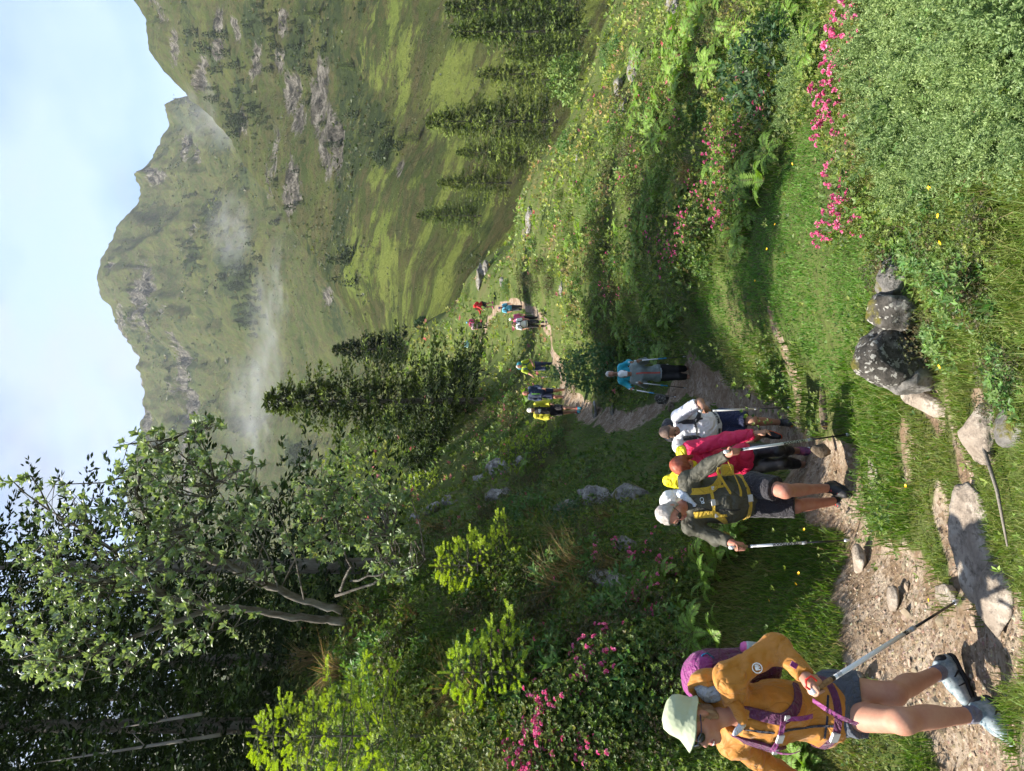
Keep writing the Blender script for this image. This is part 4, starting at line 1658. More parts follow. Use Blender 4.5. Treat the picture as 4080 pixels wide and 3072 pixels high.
def make_rhodo(seed, nfl, n=150, leaf=0.045, cols=RH_COL, p=(3, 3, 1.6, 0.6), label='green alpenrose bush with pink flower heads', group='alpenrose bushes on the slopes', fs=1.0):
    r = np.random.default_rng(seed + 900)
    t = thing('alpenrose_bush', (0, 0, 0), label, 'bush', group)
    me, pos, d, rad = bush_mesh(seed, n, leaf, cols, p)
    ob('leaves', me, LEAF, t)
    B = Bits()
    for i in range(7):
        q = pos[int(r.integers(n))]
        B.tube([np.zeros(3), q * 0.5 + r.normal(0, 0.03, 3), q * 0.95], [0.007, 0.005, 0.003], 4, False)
    B.build('stems', STEM, t)
    top = np.argsort(-(rad + d[:, 2] * 0.25 + r.uniform(0, 0.25, n)))[:nfl]
    for i in top:
        o = ob('flower', FLOWERS[int(r.integers(3))], PETAL, t)
        o.location = pos[i] * 1.06 + np.array([0, 0, 0.012])
        o.rotation_euler = (r.normal(0, 0.5), r.normal(0, 0.5), r.uniform(0, 6.3))
        s = r.uniform(0.75, 1.25) * fs
        o.scale = (s, s, s)
    return t


def scatter(protos, spots, r, smin=0.7, smax=1.3, sink=0.04, maxY=90, words=None, lift=0.0):
    k = 0
    for (x, y, s) in spots:
        u, v = C(x, y)
        X, Y = hitp(u, v)
        if np.isnan(Y[0]) or Y[0] > maxY or trail(X, Y)[0] > 0.25:
            continue
        o = protos[k] if k < len(protos) else copy_tree(protos[int(r.integers(len(protos)))])
        k += 1
        s = s * r.uniform(smin, smax)
        o.location = (X[0], Y[0], gz(X[0], Y[0]) - sink + (lift * float(canopy(X, Y)[0]) if Y[0] > 5 else 0))
        o.rotation_euler = (r.normal(0, 0.08), r.normal(0, 0.08), r.uniform(0, 6.28))
        o.scale = (s * r.uniform(0.9, 1.1), s * r.uniform(0.9, 1.1), s * r.uniform(0.8, 1.1))
        if words:
            w = place(x, y)
            tag(o, words[0] + ' ' + w, group=words[1] + ' ' + w)
    return k


def build_rhodos():
    r = np.random.default_rng(81)
    # many-flowered bushes
    full = [make_rhodo(i, 12, fs=1.2) for i in range(3)]
    slope = [make_rhodo(60 + i, 7, fs=0.7) for i in range(3)]
    sp = []
    for (x, y, sx, sy, n, s) in ((1300, 1520, 50, 70, 8, 0.75), (1390, 1430, 50, 60, 7, 0.7), (1430, 1300, 60, 50, 7, 0.62), (1500, 1230, 40, 50, 5, 0.6), (1400, 1200, 40, 40, 4, 0.6), (1230, 1620, 50, 50, 5, 0.7), (1360, 1620, 60, 40, 5, 0.7),
                                 (1560, 440, 60, 50, 9, 0.9), (1500, 520, 40, 50, 7, 0.9), (1610, 320, 50, 60, 9, 0.9), (1680, 200, 50, 60, 8, 0.8), (1440, 500, 40, 40, 5, 0.9), (1340, 600, 40, 40, 4, 0.8), (1060, 870, 40, 60, 6, 1.0), (1110, 900, 40, 40, 4, 1.0), (1580, 380, 40, 40, 6, 0.9)):
        sp += [(x + r.normal(0, sx * .6), y + r.normal(0, sy * .6), s) for _ in range(n)]
    n1 = scatter(full, [q for q in sp if q[1] > 1050], r, words=('alpenrose bush with pink flower heads', 'flowering alpenroses'), lift=0.6)
    n1 += scatter(slope, [q for q in sp if q[1] <= 1050], r, words=('alpenrose bush with pink flower heads', 'flowering alpenroses'), lift=0.35)
    # bushes with few or no flowers
    few = [make_rhodo(20 + i, 2, label='dark green alpenrose bush with few flowers', group='sparsely flowering bushes on the slopes') for i in range(3)]
    sp = []
    for (x, y, sx, sy, n, s) in ((1150, 1400, 90, 110, 16, 0.8), (1200, 1250, 60, 50, 7, 0.7), (1100, 900, 70, 90, 14, 1.1), (1180, 780, 60, 60, 8, 0.9), (1250, 480, 90, 120, 14, 1.0), (1380, 320, 80, 140, 16, 1.0), (1450, 200, 90, 120, 12, 1.0),
                                 (1060, 700, 50, 60, 6, 1.1), (980, 640, 40, 60, 7, 1.3), (930, 640, 30, 40, 5, 1.3), (1050, 1560, 60, 60, 8, 0.8), (1540, 220, 60, 80, 10, 0.9), (1260, 1060, 60, 30, 5, 0.7), (1330, 1180, 40, 30, 4, 0.6), (880, 1440, 60, 60, 6, 0.8), (1300, 100, 60, 80, 8, 1.1), (1080, 1000, 60, 40, 7, 1.0)):
        sp += [(x + r.normal(0, sx * .6), y + r.normal(0, sy * .6), s) for _ in range(n)]
    n2 = scatter(few, sp, r, words=('dark green alpenrose bush with few flowers', 'sparse alpenroses'))
    # the big pink heads at the edge of the junipers
    big = [make_rhodo(40 + i, 11, 190, 0.04, [(0.14, 0.19, 0.03), (0.10, 0.15, 0.03), (0.18, 0.17, 0.05)], (3, 2, 1), label='pink flowering alpenrose at the edge of the juniper mat', group='alpenroses by the junipers', fs=1.55) for i in range(2)]
    sp = [(1835, 50, .75), (1870, 90, .8), (1860, 150, .75), (1830, 170, .75), (1815, 210, .75), (1835, 250, .7), (1800, 285, .65), (1850, 300, .5), (1825, 365, .6), (1850, 420, .65), (1865, 440, .65), (1830, 480, .55), (1815, 505, .5), (1870, 480, .4), (1905, 20, .75)]
    n3 = scatter(big, sp, r, 0.75, 1.0, 0.0)
    print('rhodos', n1, n2, n3)


# ---------------------------------------------------------------- juniper mat on the right
def juniper_mesh(seed, nb=70):
    r = np.random.default_rng(seed)
    B, D, Nn, Ln, Cc = [], [], [], [], []
    for b in range(nb):
        a = r.uniform(0, 6.283)
        el = r.uniform(0.12, 1.35)
        L = r.uniform(0.28, 0.56) * (1.1 - 0.2 * el)
        d = np.array([math.cos(a) * math.cos(el), math.sin(a) * math.cos(el), math.sin(el)])
        p = r.normal(0, 0.05, 3) * np.array([1, 1, 0.2])
        m = 15
        for i in range(m):
            s = (i + 1) / m
            q = p + d * L * s + np.array([0, 0, -0.10 * s * s + 0.05 * s])
            if s < 0.25:
                continue
            for sg in range(3):
                tw = unit(d * 0.8 + r.normal(0, 0.55, 3))
                tl = 0.06 * (1.1 - s * 0.6)
                for j in range(3):
                    qq = q + tw * tl * (j + 0.5) / 3
                    for w in range(2):
                        B.append(qq)
                        D.append(tw * 0.75 + r.normal(0, 0.6, 3))
                        Nn.append(r.normal(0, 1, 3))
                        Ln.append(r.uniform(0.018, 0.032))
                        g = r.uniform(0, 1)
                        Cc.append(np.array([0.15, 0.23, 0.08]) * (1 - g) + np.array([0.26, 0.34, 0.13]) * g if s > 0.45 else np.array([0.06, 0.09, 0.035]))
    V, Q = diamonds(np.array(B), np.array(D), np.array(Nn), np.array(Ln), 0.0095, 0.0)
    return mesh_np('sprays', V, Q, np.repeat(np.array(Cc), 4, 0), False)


def build_bank_shrubs():
    r = np.random.default_rng(87)
    kinds = [('bilberry_bush', 'yellow green bilberry bush', [(0.10, 0.155, 0.03), (0.08, 0.13, 0.026), (0.14, 0.17, 0.04)], 0.035, 300, 5), ('heather_bush', 'brownish dark heather bush', [(0.07, 0.075, 0.03), (0.11, 0.085, 0.04), (0.05, 0.065, 0.025)], 0.028, 320, 6),
             ('raspberry_bush', 'fresh green broad leaved bush', [(0.09, 0.17, 0.045), (0.07, 0.14, 0.04), (0.12, 0.2, 0.05)], 0.075, 130, 4)]
    sp = [[], [], []]
    for (x, y, sx, sy, n, s) in ((1150, 1450, 130, 150, 40, 1.0), (1330, 1450, 80, 120, 30, 0.9), (1250, 1270, 70, 80, 20, 0.8), (1030, 1250, 110, 110, 26, 1.0), (1440, 1400, 50, 90, 16, 0.7), (1120, 1080, 90, 70, 18, 1.0), (1300, 1050, 60, 40, 9, 0.8), (880, 1450, 80, 110, 20, 1.0), (1050, 900, 90, 90, 22, 1.3), (1200, 930, 50, 50, 10, 1.0),
                                 (1300, 560, 90, 150, 26, 1.1), (1420, 300, 100, 170, 30, 1.1), (1150, 600, 70, 70, 14, 1.3), (1560, 180, 70, 110, 18, 0.9), (1500, 600, 40, 60, 8, 0.7), (960, 620, 50, 60, 12, 1.5), (1250, 250, 80, 130, 18, 1.2), (1650, 100, 60, 60, 10, 0.8), (2060, 560, 90, 110, 34, 0.42), (1960, 520, 40, 70, 10, 0.4), (2020, 700, 50, 40, 7, 0.38), (2170, 780, 40, 60, 8, 0.3), (1960, 290, 60, 70, 9, 0.42), (2040, 120, 60, 90, 8, 0.42), (1930, 160, 40, 60, 5, 0.45)):
        for _ in range(n):
            k = int(r.choice(3, p=[0.42, 0.34, 0.24] if y < 1000 else [0.26, 0.50, 0.24]))
            sp[k].append((x + r.normal(0, sx * .6), y + r.normal(0, sy * .6), s))
    for k, (nm, lb, cols, leaf, n, nl) in enumerate(kinds):
        pr = []
        for i in range(3):
            t = thing(nm, (0, 0, 0), lb, 'bush')
            me, pos, d, rad = bush_mesh(880 + 10 * k + i, n, leaf, cols, (3, 2, 2), 0.34, 0.40, nl)
            ob('leaves', me, LEAF, t)
            B = Bits()
            for j in range(6):
                q = pos[int(r.integers(n))]
                B.tube([np.zeros(3), q * 0.5 + r.normal(0, 0.03, 3), q * 0.95], [0.008, 0.005, 0.003], 4, False)
            B.build('stems', STEM, t)
            pr.append(t)
        print(nm, scatter(pr, sp[k], r, 0.7, 1.35, 0.03, words=(lb, nm.replace('_bush', '') + ' bushes')))


def build_junipers():
    r = np.random.default_rng(91)
    protos = []
    for i in range(3):
        t = thing('juniper_bush', (0, 0, 0), 'grey green creeping juniper in the mat beside the pink alpenroses', 'bush', 'junipers in the creeping mat')
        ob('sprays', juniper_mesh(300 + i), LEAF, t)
        B = Bits()
        for k in range(8):
            a = r.uniform(0, 6.28)
            B.tube([(0, 0, -0.05), (math.cos(a) * 0.16, math.sin(a) * 0.16, 0.05), (math.cos(a) * 0.36, math.sin(a) * 0.36, 0.10)], [0.009, 0.006, 0.003], 5, False)
        B.build('stems', STEM, t)
        protos.append(t)
    sp = []
    for x in np.arange(1905, 2300, 74):
        for y in np.arange(-90, 420, 68):
            if inpoly(np.array([C(x, y)[0]]), np.array([C(x, y)[1]]), Z_JUNIPER)[0]:
                sp.append((x + r.normal(0, 14), y + r.normal(0, 14), 0.72 if x < 2050 else 0.6))
    sp += [(1760, 130, .8), (1740, 190, .8), (1710, 240, .6), (1990, 450, .35), (1930, 400, .4)]
    print('junipers', scatter(protos, sp, r, 0.8, 1.15, 0.0))


def make_buttercups():
    r = np.random.default_rng(95)
    t = thing('buttercup', (0, 0, 0), 'small yellow buttercup on a thin stem in the grass', 'flower', 'yellow buttercups in the grass')
    B, D, Nn = [], [], []
    for i in range(5):
        a = i / 5 * 6.283
        B.append((0, 0, 0.16))
        D.append((math.cos(a), math.sin(a), 0.5))
        Nn.append((0, 0, 1.0))
    V, Q = diamonds(np.array(B), np.array(D), np.array(Nn), 0.014, 0.013, 0.2)
    ob('petals', mesh_np('petals', V, Q, None, False), M('yellow_petal', (0.75, 0.45, 0.01), 0.4, 0.3), t)
    Bits().tube([(0, 0, -0.02), (0.004, 0, 0.08), (0, 0, 0.16)], 0.0018, 4, False).build('stem', M('green_stem', (0.08, 0.14, 0.03), 0.6), t)

    pts = [(2060, 297), (2048, 376), (2120, 463), (2098, 490), (1740, 336), (1677, 541), (1740, 558), (1700, 500), (1660, 610), (1767, 1152), (1765, 1236), (1700, 1290), (1740, 1370), (1760, 1250), (1828, 1478), (1815, 1500), (2110, 760), (2064, 1300), (1990, 1050)]
    for i, (x, y) in enumerate(pts):
        u, v = C(x + 8, y)
        X, Y = hitp(u, v)
        if np.isnan(Y[0]):
            continue
        o = t if i == 0 else copy_tree(t)
        o.location = (X[0], Y[0], gz(X[0], Y[0]))
        s = 1.25 if Y[0] > 5 else 1.0
        o.scale = (s, s, s * r.uniform(0.8, 1.2))
        o.rotation_euler = (r.normal(0, 0.15) + 0.3, r.normal(0, 0.15), r.uniform(0, 6.28))


def build_tussocks():
    """dry bent grass hanging from the rocky bank"""
    r = np.random.default_rng(97)
    protos = []
    for i in range(3):
        n = 170
        a = r.uniform(0, 6.283, n)
        rd = np.abs(r.normal(0, 0.07, n))
        pos = np.stack([np.cos(a) * rd, np.sin(a) * rd, np.zeros(n)], 1)
        cols = pick(r, n, [(0.30, 0.215, 0.105), (0.22, 0.155, 0.075), (0.13, 0.15, 0.04)], [3, 2, 1.4])
        V, Q, c = blades(pos, r.uniform(0.35, 0.8, n), np.full(n, 0.014), cols, 400 + i, 2, 0.75)
        protos.append(tag(ob('grass_tussock', mesh_np('grass_tussock', V, Q, c, False), GRASS), 'straw coloured grass tussock on the rocky bank', 'grass tussock', 'dry tussocks on the rocky bank'))
    sp = [(1300, 1200, .9), (1250, 1270, .8), (1290, 1300, .7), (1230, 1160, .7), (1330, 1230, .7), (1190, 1420, .7), (1100, 1520, .8), (1040, 1480, .7), (860, 1260, .9), (820, 1330, 1.0), (900, 1330, .8), (780, 1370, 1.), (690, 1420, 1.), (740, 1450, .9), (1240, 1110, .7), (1010, 1180, .8), (960, 1140, .8), (1170, 1120, .6), (1320, 1120, .6),
          (1510, 380, .8), (1490, 400, .7), (1100, 1350, .6), (1140, 1600, .7), (1220, 1400, .6), (880, 1200, .8), (1270, 1230, .7), (980, 1240, .7)]
    scatter(protos, sp, r, 0.8, 1.2, 0.0, words=('straw coloured grass tussock', 'dry tussocks'))


def build_mountain_shrubs():
    pos, sz, cols = MSHRUB[0]
    r = np.random.default_rng(57)
    ax = np.stack([r.normal(0, 0.4, len(pos)), r.normal(-0.3, 0.4, len(pos)), np.ones(len(pos))], 1)
    V, Q, c = rosettes(pos, ax, sz, cols, 5, 1.0, 59, 0.7)
    tag(ob('mountain_shrubs', mesh_np('mountain_shrubs', V, Q, c, False), LEAF), 'dark dwarf shrubs dotting the distant pastures', kind='stuff')


build_mountain_shrubs()
build_grass()
build_heath()
build_ferns()
build_rhodos()
build_bank_shrubs()
build_junipers()
make_buttercups()
build_tussocks()
# ---------------------------------------------------------------- conifers
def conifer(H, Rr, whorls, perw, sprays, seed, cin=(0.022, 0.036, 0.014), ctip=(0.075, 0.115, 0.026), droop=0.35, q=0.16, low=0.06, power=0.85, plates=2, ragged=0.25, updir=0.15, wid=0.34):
    r = np.random.default_rng(seed)
    B, D, Nn, Ln, Cc = [], [], [], [], []
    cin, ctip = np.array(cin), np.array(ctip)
    for w in range(whorls):
        f = (w + 0.5) / whorls
        z0 = H * (low + (1 - low) * f ** 0.92)
        Lm = Rr * max((1 - f), 0.0) ** power + 0.05 * Rr
        k = max(3, int(round(perw * (1 - 0.35 * f))))
        a0 = r.uniform(0, 6.28)
        for b in range(k):
            a = a0 + b / k * 6.283 + r.normal(0, 0.22)
            L = Lm * r.uniform(1 - ragged * 1.6, 1 + ragged)
            o = np.array([math.cos(a), math.sin(a), 0])
            sd = np.array([-math.sin(a), math.cos(a), 0])
            ns = max(2, int(sprays * (0.35 + 0.65 * L / Rr)))
            s = np.sort(r.uniform(0.12, 1.0, ns))
            zz = z0 + r.normal(0, H / whorls * 0.3)
            pos = o * (L * s)[:, None] + np.array([0, 0, 1.0]) * (zz + L * (updir * s * (1 - f) * 0 + updir * f * s - droop * s * (1 - 0.55 * s)))[:, None]
            side = r.choice([-1, 1], ns) * r.uniform(0.2, 1.0, ns) * (s < 0.97)
            lat = L * 0.30 * (1.05 - s) + 0.02 * Rr
            dv = o[None] * r.uniform(0.4, 1.0, (ns, 1)) + sd[None] * side[:, None] + np.array([0, 0, 1.0]) * r.normal(-0.12, 0.22, (ns, 1))
            pos = pos + dv * (lat * r.uniform(0, 1, ns))[:, None]
            for p in range(plates):
                B.append(pos)
                D.append(dv + r.normal(0, 0.25, (ns, 3)))
                Nn.append(np.array([0, 0, 1.0]) + r.normal(0, 0.8 if p == 0 else 1.2, (ns, 3)))
                Ln.append(q * r.uniform(0.7, 1.4, ns))
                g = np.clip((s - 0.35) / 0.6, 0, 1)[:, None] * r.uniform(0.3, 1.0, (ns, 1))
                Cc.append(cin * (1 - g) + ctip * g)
    B, D, Nn, Ln, Cc = np.concatenate(B), np.concatenate(D), np.concatenate(Nn), np.concatenate(Ln), np.concatenate(Cc)
    V, Q = diamonds(B, D, Nn, Ln, Ln * wid, 0.0, 0.5)
    return mesh_np('crown', V, Q, np.repeat(Cc, 4, 0), False)


def tree(name, crown, H, r0, loc, label, group=None, rz=0.0, s=1.0, cat='tree', trunk=True):
    t = thing(name, loc, label, cat, group, rz)
    t.scale = (s, s, s)
    ob('crown', crown, NEEDLE, t)
    if trunk:
        Bits().tube([(0, 0, -0.4), (0, 0, H * 0.4), (0, 0, H * 0.97)], [r0, r0 * 0.65, r0 * 0.1], 8, False).build('trunk', BARK, t)
    return t


def build_spruces():
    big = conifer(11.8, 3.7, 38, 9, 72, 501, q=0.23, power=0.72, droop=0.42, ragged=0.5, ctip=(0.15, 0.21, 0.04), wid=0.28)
    p = P(370, 462, 39.5)
    p[2] = gz(p[0], p[1]) - 0.1
    tree('spruce_tree', big, 11.8, 0.2, p, 'tall dark spruce standing alone in the middle of the shaded slope')
    sec = conifer(6.6, 2.1, 24, 8, 40, 502, q=0.26, power=0.7, droop=0.4, ragged=0.4, ctip=(0.06, 0.09, 0.02))
    p = gp(422, 404)
    tree('spruce_tree', sec, 6.6, 0.14, p, 'smaller dark spruce on the right edge of the tall spruce', s=72 * p[1] / F / 6.6)
    low = conifer(3.0, 1.9, 16, 8, 36, 503, q=0.2, power=0.5, droop=0.2, ragged=0.45, ctip=(0.07, 0.11, 0.025))
    for (x, y, Y, s, lb) in ((1015, 800, 41, 0.62, 'low spreading spruce at the right foot of the tall spruce'), (960, 950, 36, 0.75, 'low spruce at the left foot of the tall spruce'), (940, 1000, 34, .6, 'low dark spruce beside the rocky ledge left of the tall spruce')):
        u, v = C(x, y)
        p = gp(u, v)
        tree('spruce_tree', low, 3.0, 0.08, p, lb, s=s * p[1] / 41)
    # spruces beyond the right edge of the near slope
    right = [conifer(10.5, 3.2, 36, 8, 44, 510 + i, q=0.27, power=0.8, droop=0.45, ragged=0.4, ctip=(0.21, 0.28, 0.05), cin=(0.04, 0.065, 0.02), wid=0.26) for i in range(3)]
    data = [(900, 466, 1035, 88, 'slender spruce at the left end of the row on the right'), (945, 395, 1100, 82, 'second spruce from the left in the row on the right'), (918, 262, 1195, 74, 'tall broad spruce in the middle of the row on the right'),
            (985, 330, 1140, 80, 'short spruce hidden behind the broad middle spruce'), (975, 68, 1265, 66, 'tallest spruce near the right end of the row'), (960, 20, 1240, 80, 'spruce cut off by the edge at the right end of the row'), (1090, 120, 1250, 60, 'young spruce in front of the tallest spruce of the row'), (1030, 160, 1230, 78, 'spruce between the broad spruce and the tallest spruce')]
    for i, (xt, y, xb, Y, lb) in enumerate(data):
        u, vt = C(xt, y)
        _, vb = C(xb, y)
        b = P(u, vb, Y)
        H = (vb - vt) / F * Y
        tree('spruce_tree', right[i % 3], 10.5, 0.16, b, lb, 'spruces in the row on the right', rz=i * 1.3, s=H / 10.5)
    tree('birch_tree', bush_mesh(77, 420, 0.30, [(0.10, 0.17, 0.045), (0.13, 0.2, 0.05)], (1, 1), 1.7, 2.1, 4, 'crown')[0], 2.5, 0.06, P(*C(1215, 172), 50) - np.array([0, 0, 1.0]), 'pale green leafy bush in front of the row of spruces', cat='bush')
    for k, (x, y, Y, s) in enumerate(((760, 145, 190, .5), (900, 300, 110, .5), (690, 30, 220, .6))):
        u, v = C(x + 12, y)
        p = mhit(u, v)
        tree('spruce_tree', right[k % 3], 10.5, 0.16, p, ('little lone spruce on the meadow below the rock band', 'small spruce on the meadow behind the broad spruce', 'small spruce high on the right meadow')[k], rz=k, s=s)
    # dark forest on the left bank
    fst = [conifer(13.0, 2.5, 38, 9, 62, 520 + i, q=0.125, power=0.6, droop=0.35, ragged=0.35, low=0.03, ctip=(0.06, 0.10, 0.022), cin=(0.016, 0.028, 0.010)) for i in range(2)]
    spots = [(205, 340, 14.0, 1.0, 'dark spruce rising behind the whitebeam'), (110, 330, 16, 1.0, 'dark spruce left of the whitebeam trunk'), (45, 325, 14, 1.0, 'dark spruce with yellow green shoots at the edge of the wood'), (-30, 330, 13, 1.0, 'dark spruce at the outer left edge of the wood'),
             (75, 300, 20, 1.1, 'spruce deep in the dark wood'), (150, 305, 21, 1.1, 'spruce behind the dark wood'), (0, 280, 22, 1.1, 'spruce at the back of the dark wood'), (-60, 280, 18, 1.1, 'spruce at the back left of the dark wood')]
    for i, (u, v, Y, s, lb) in enumerate(spots):
        p = P(u, v, Y)
        p[2] = gz(p[0], p[1]) - 0.2
        tree('spruce_tree', fst[i % 2], 13.0, 0.17, p, lb, 'spruces of the dark wood', rz=i * 0.9, s=s)
    for i, (a, b, lb) in enumerate((((1625, 235), (1600, 395), 'pale dead trunk leaning at the left of the wood'), ((1560, 330), (1548, 400), 'short pale dead trunk in the dark wood'))):
        pa, pb = P(*C(a[1], a[0]), 12.5), P(*C(b[1], b[0]), 12.3)
        t = thing('dead_tree', pb, lb, 'dead tree')
        d = pa - pb
        Bits().tube([pb - d * 0.5, pb, pa, pa + d], [0.032, 0.03, 0.02, 0.008], 8).build('trunk', DEADWOOD, t, pb)
        Bits().tube([pb + d * 0.5, pb + d * 0.6 + (0.25, 0, 0.1)], [0.012, 0.005], 5).build('branch', DEADWOOD, t, pb)
    # far trees on the mountain
    far = [conifer(9, 2.2, 12, 6, 6, 530 + i, q=0.95, power=0.8, droop=0.3, plates=1, wid=0.5, cin=(0.02, 0.036, 0.014), ctip=(0.05, 0.078, 0.024)) for i in range(3)]
    r = np.random.default_rng(99)
    cl = [(545, 245, 50, 60, 42), (575, 60, 40, 60, 18), (640, 110, 40, 50, 14), (530, 590, 40, 90, 46), (455, 455, 30, 50, 22), (430, 560, 30, 60, 16), (545, 680, 30, 40, 16), (660, 985, 25, 30, 20), (840, 300, 40, 60, 10), (380, 210, 10, 20, 6), (480, 130, 40, 60, 10), (760, 560, 20, 60, 8), (420, 800, 40, 80, 12), (620, 440, 40, 60, 10), (700, 300, 60, 90, 8)]
    k = 0
    pro = []
    for (x, y, sx, sy, n) in cl:
        for _ in range(n):
            u, v = C(x + r.normal(0, sx * .55), y + r.normal(0, sy * .55))
            p = mhit(u, v)
            s = r.uniform(0.5, 1.25) * (0.6 if p[1] < 400 else 1.0)
            if k < 3:
                o = tag(ob('mountain_spruce', far[k], NEEDLE), 'tiny dark spruce on the distant mountainside', 'tree', 'spruces on the far mountain')
                pro.append(o)
            else:
                o = copy_tree(pro[int(r.integers(3))])
            k += 1
            o.location = p - np.array([0, 0, 1.0])
            o.scale = (s * 1.1, s * 1.1, s)
            o.rotation_euler = (0, 0, r.uniform(0, 6.28))
    print('far trees', k)


# ---------------------------------------------------------------- young spruces with fresh shoots
def shoot_sapling(H, Rr, whorls, perw, seed, zlow=0.02):
    """two meshes: old dark twigs, and the pale fresh shoots as little bottle brushes"""
    r = np.random.default_rng(seed)
    old = [[], [], [], []]
    new = [[], [], [], []]
    Bt = Bits()

    def brush(dst, a, d, L, dens, nl, col):
        d = unit(d)
        n = int(dens)
        s = np.linspace(0.05, 1, n)
        Fm = rot_to(d[None])[0]
        th = np.arange(n) * 2.4 + r.uniform(0, 6)
        rad = Fm[:, 0][None] * np.cos(th)[:, None] + Fm[:, 1][None] * np.sin(th)[:, None]
        dst[0].append(a + d * (L * s)[:, None])
        dst[1].append(rad * 0.8 + d * 0.75)
        dst[2].append(np.cross(rad, d))
        dst[3].append(np.tile(np.array(col), (n, 1)) * r.uniform(0.8, 1.2, (n, 1)))

    for w in range(whorls):
        f = (w + 0.5) / whorls
        z0 = H * (zlow + (1 - zlow) * f) + r.normal(0, H * 0.015)
        L = Rr * (1 - f) ** 0.7 + 0.06
        for b in range(perw):
            a = b / perw * 6.283 + w * 0.7 + r.normal(0, 0.2)
            Lb = L * r.uniform(0.6, 1.2)
            tl0 = r.normal(0.28, 0.16)
            o = np.array([math.cos(a), math.sin(a), 0])
            sd = np.array([-math.sin(a), math.cos(a), 0])
            pt = lambda s: o * Lb * s + np.array([0, 0, z0 + Lb * (tl0 * s - 0.30 * s * s + 0.1 * s ** 3)])
            Bt.tube([pt(0), pt(0.5), pt(1.0)], [0.007, 0.005, 0.003], 4, False)
            nt = max(3, int(Lb / 0.075))
            for i in range(nt):
                s = (i + 1) / nt
                p = pt(s) + r.normal(0, 0.012, 3)
                for sg in (-1, 1):
                    d = o * 0.75 + sd * sg * 0.8 + np.array([0, 0, r.normal(0.05, 0.28)])
                    tl = (0.05 + 0.13 * (1 - s)) * r.uniform(0.7, 1.2)
                    brush(old, p, d, tl, 14, 0.016, (0.032, 0.055, 0.018))
                    if s > 0.3:
                        brush(new, p + unit(d) * tl, d + np.array([0, 0, r.uniform(-0.25, 0.15)]), r.uniform(0.06, 0.105), 26, 0.014, (0.32, 0.42, 0.045))
            brush(old, pt(0.2), pt(1.0) - pt(0.2), Lb * 0.8, 50, 0.016, (0.032, 0.055, 0.018))
            brush(new, pt(1.0), o + np.array([0, 0, 0.05]), r.uniform(0.10, 0.16), 40, 0.016, (0.34, 0.44, 0.05))
    brush(new, np.array([0, 0, H * 0.97]), np.array([0, 0, 1.0]), 0.14, 40, 0.016, (0.27, 0.36, 0.04))
    out = []
    for nm, x, ln in (('old_needles', old, 0.019), ('fresh_shoots', new, 0.019)):
        B, D, Nn, Cc = (np.concatenate(q) for q in x)
        V, Q = diamonds(B, D, Nn, r.uniform(0.8, 1.2, len(B)) * ln * (1.0 if nm == 'old_needles' else 1.25), 0.006 if nm == 'old_needles' else 0.011, 0.0)
        out.append(mesh_np(nm, V, Q, np.repeat(Cc, 4, 0), False))
    Bt.tube([(0, 0, -0.2), (0, 0, H)], [0.018, 0.006], 6, False)
    return out, Bt


def build_saplings():
    spots = [('young spruce with pale shoots beside the lower pale ledge', 210, 523, 7.6, 1.1, 0.60, 601, 9), ('young spruce with pale shoots just above the flowering alpenroses', 108, 540, 6.5, 0.80, 0.52, 602, 8),
             ('broad young spruce with yellow green shoots at the left edge below the wood', 45, 418, 7.2, 1.75, 1.0, 603, 11), ('young spruce with fresh shoots beside the trail near the man in yellow', 318, 556, 21, 1.7, 0.95, 604, 7), ('little yellow green spruce on the slope behind the ledge', 290, 440, 27, 1.3, 0.5, 605, 5)]
    for (lb, u, v, Y, H, Rr, sd, wh) in spots:
        p = P(u, v, Y)
        p = gp(u, v) + np.array([0, -0.25 if Y < 15 else 0, 0.12 if Y < 15 else -0.05])
        m, Bt = shoot_sapling(H, Rr, wh, 6, sd)
        t = thing('young_spruce', p, lb, 'young tree')
        ob('old_needles', m[0], NEEDLE, t)
        ob('fresh_shoots', m[1], LEAF, t)
        Bt.build('stem', BARK, t)


# ---------------------------------------------------------------- whitebeams
def leaf_mesh():
    n = 5
    L, W = 0.09, 0.043
    V, Q = [], []
    for i in range(n + 1):
        s = i / n
        w = W * 0.5 * math.sin(math.pi * min(s * 0.93 + 0.04, 1)) ** 0.7
        z = 0.012 * math.sin(s * 3)
        V += [(-w, L * s, z + w * 0.35), (0, L * s, z), (w, L * s, z + w * 0.35)]
    for i in range(n):
        a = i * 3
        Q += [(a, a + 1, a + 4, a + 3), (a + 1, a + 2, a + 5, a + 4)]
    return np.array(V), np.array(Q)


def whitebeam_material():
    m = M('whitebeam_leaf', (0.085, 0.135, 0.042), 0.45, 0.35, objvar=0.0)
    nt = m.node_tree
    b = next(n for n in nt.nodes if n.type == 'BSDF_PRINCIPLED')
    out = next(n for n in nt.nodes if n.type == 'OUTPUT_MATERIAL')
    at = nt.nodes.new('ShaderNodeAttribute')
    at.attribute_name = 'col'
    oi = nt.nodes.new('ShaderNodeObjectInfo')
    geo = nt.nodes.new('ShaderNodeNewGeometry')
    mx = nt.nodes.new('ShaderNodeMix')
    mx.data_type = 'RGBA'
    nt.links.new(geo.outputs['Backfacing'], mx.inputs[0])
    nt.links.new(at.outputs['Color'], mx.inputs[6])
    mx.inputs[7].default_value = (0.33, 0.40, 0.28, 1)
    nt.links.new(mx.outputs[2], b.inputs['Base Color'])
    tr = nt.nodes.new('ShaderNodeBsdfTranslucent')
    tr.inputs['Color'].default_value = (0.26, 0.36, 0.07, 1)
    ms = nt.nodes.new('ShaderNodeMixShader')
    ms.inputs[0].default_value = 0.3
    nt.links.new(b.outputs[0], ms.inputs[1])
    nt.links.new(tr.outputs[0], ms.inputs[2])
    nt.links.new(ms.outputs[0], out.inputs['Surface'])
    return m


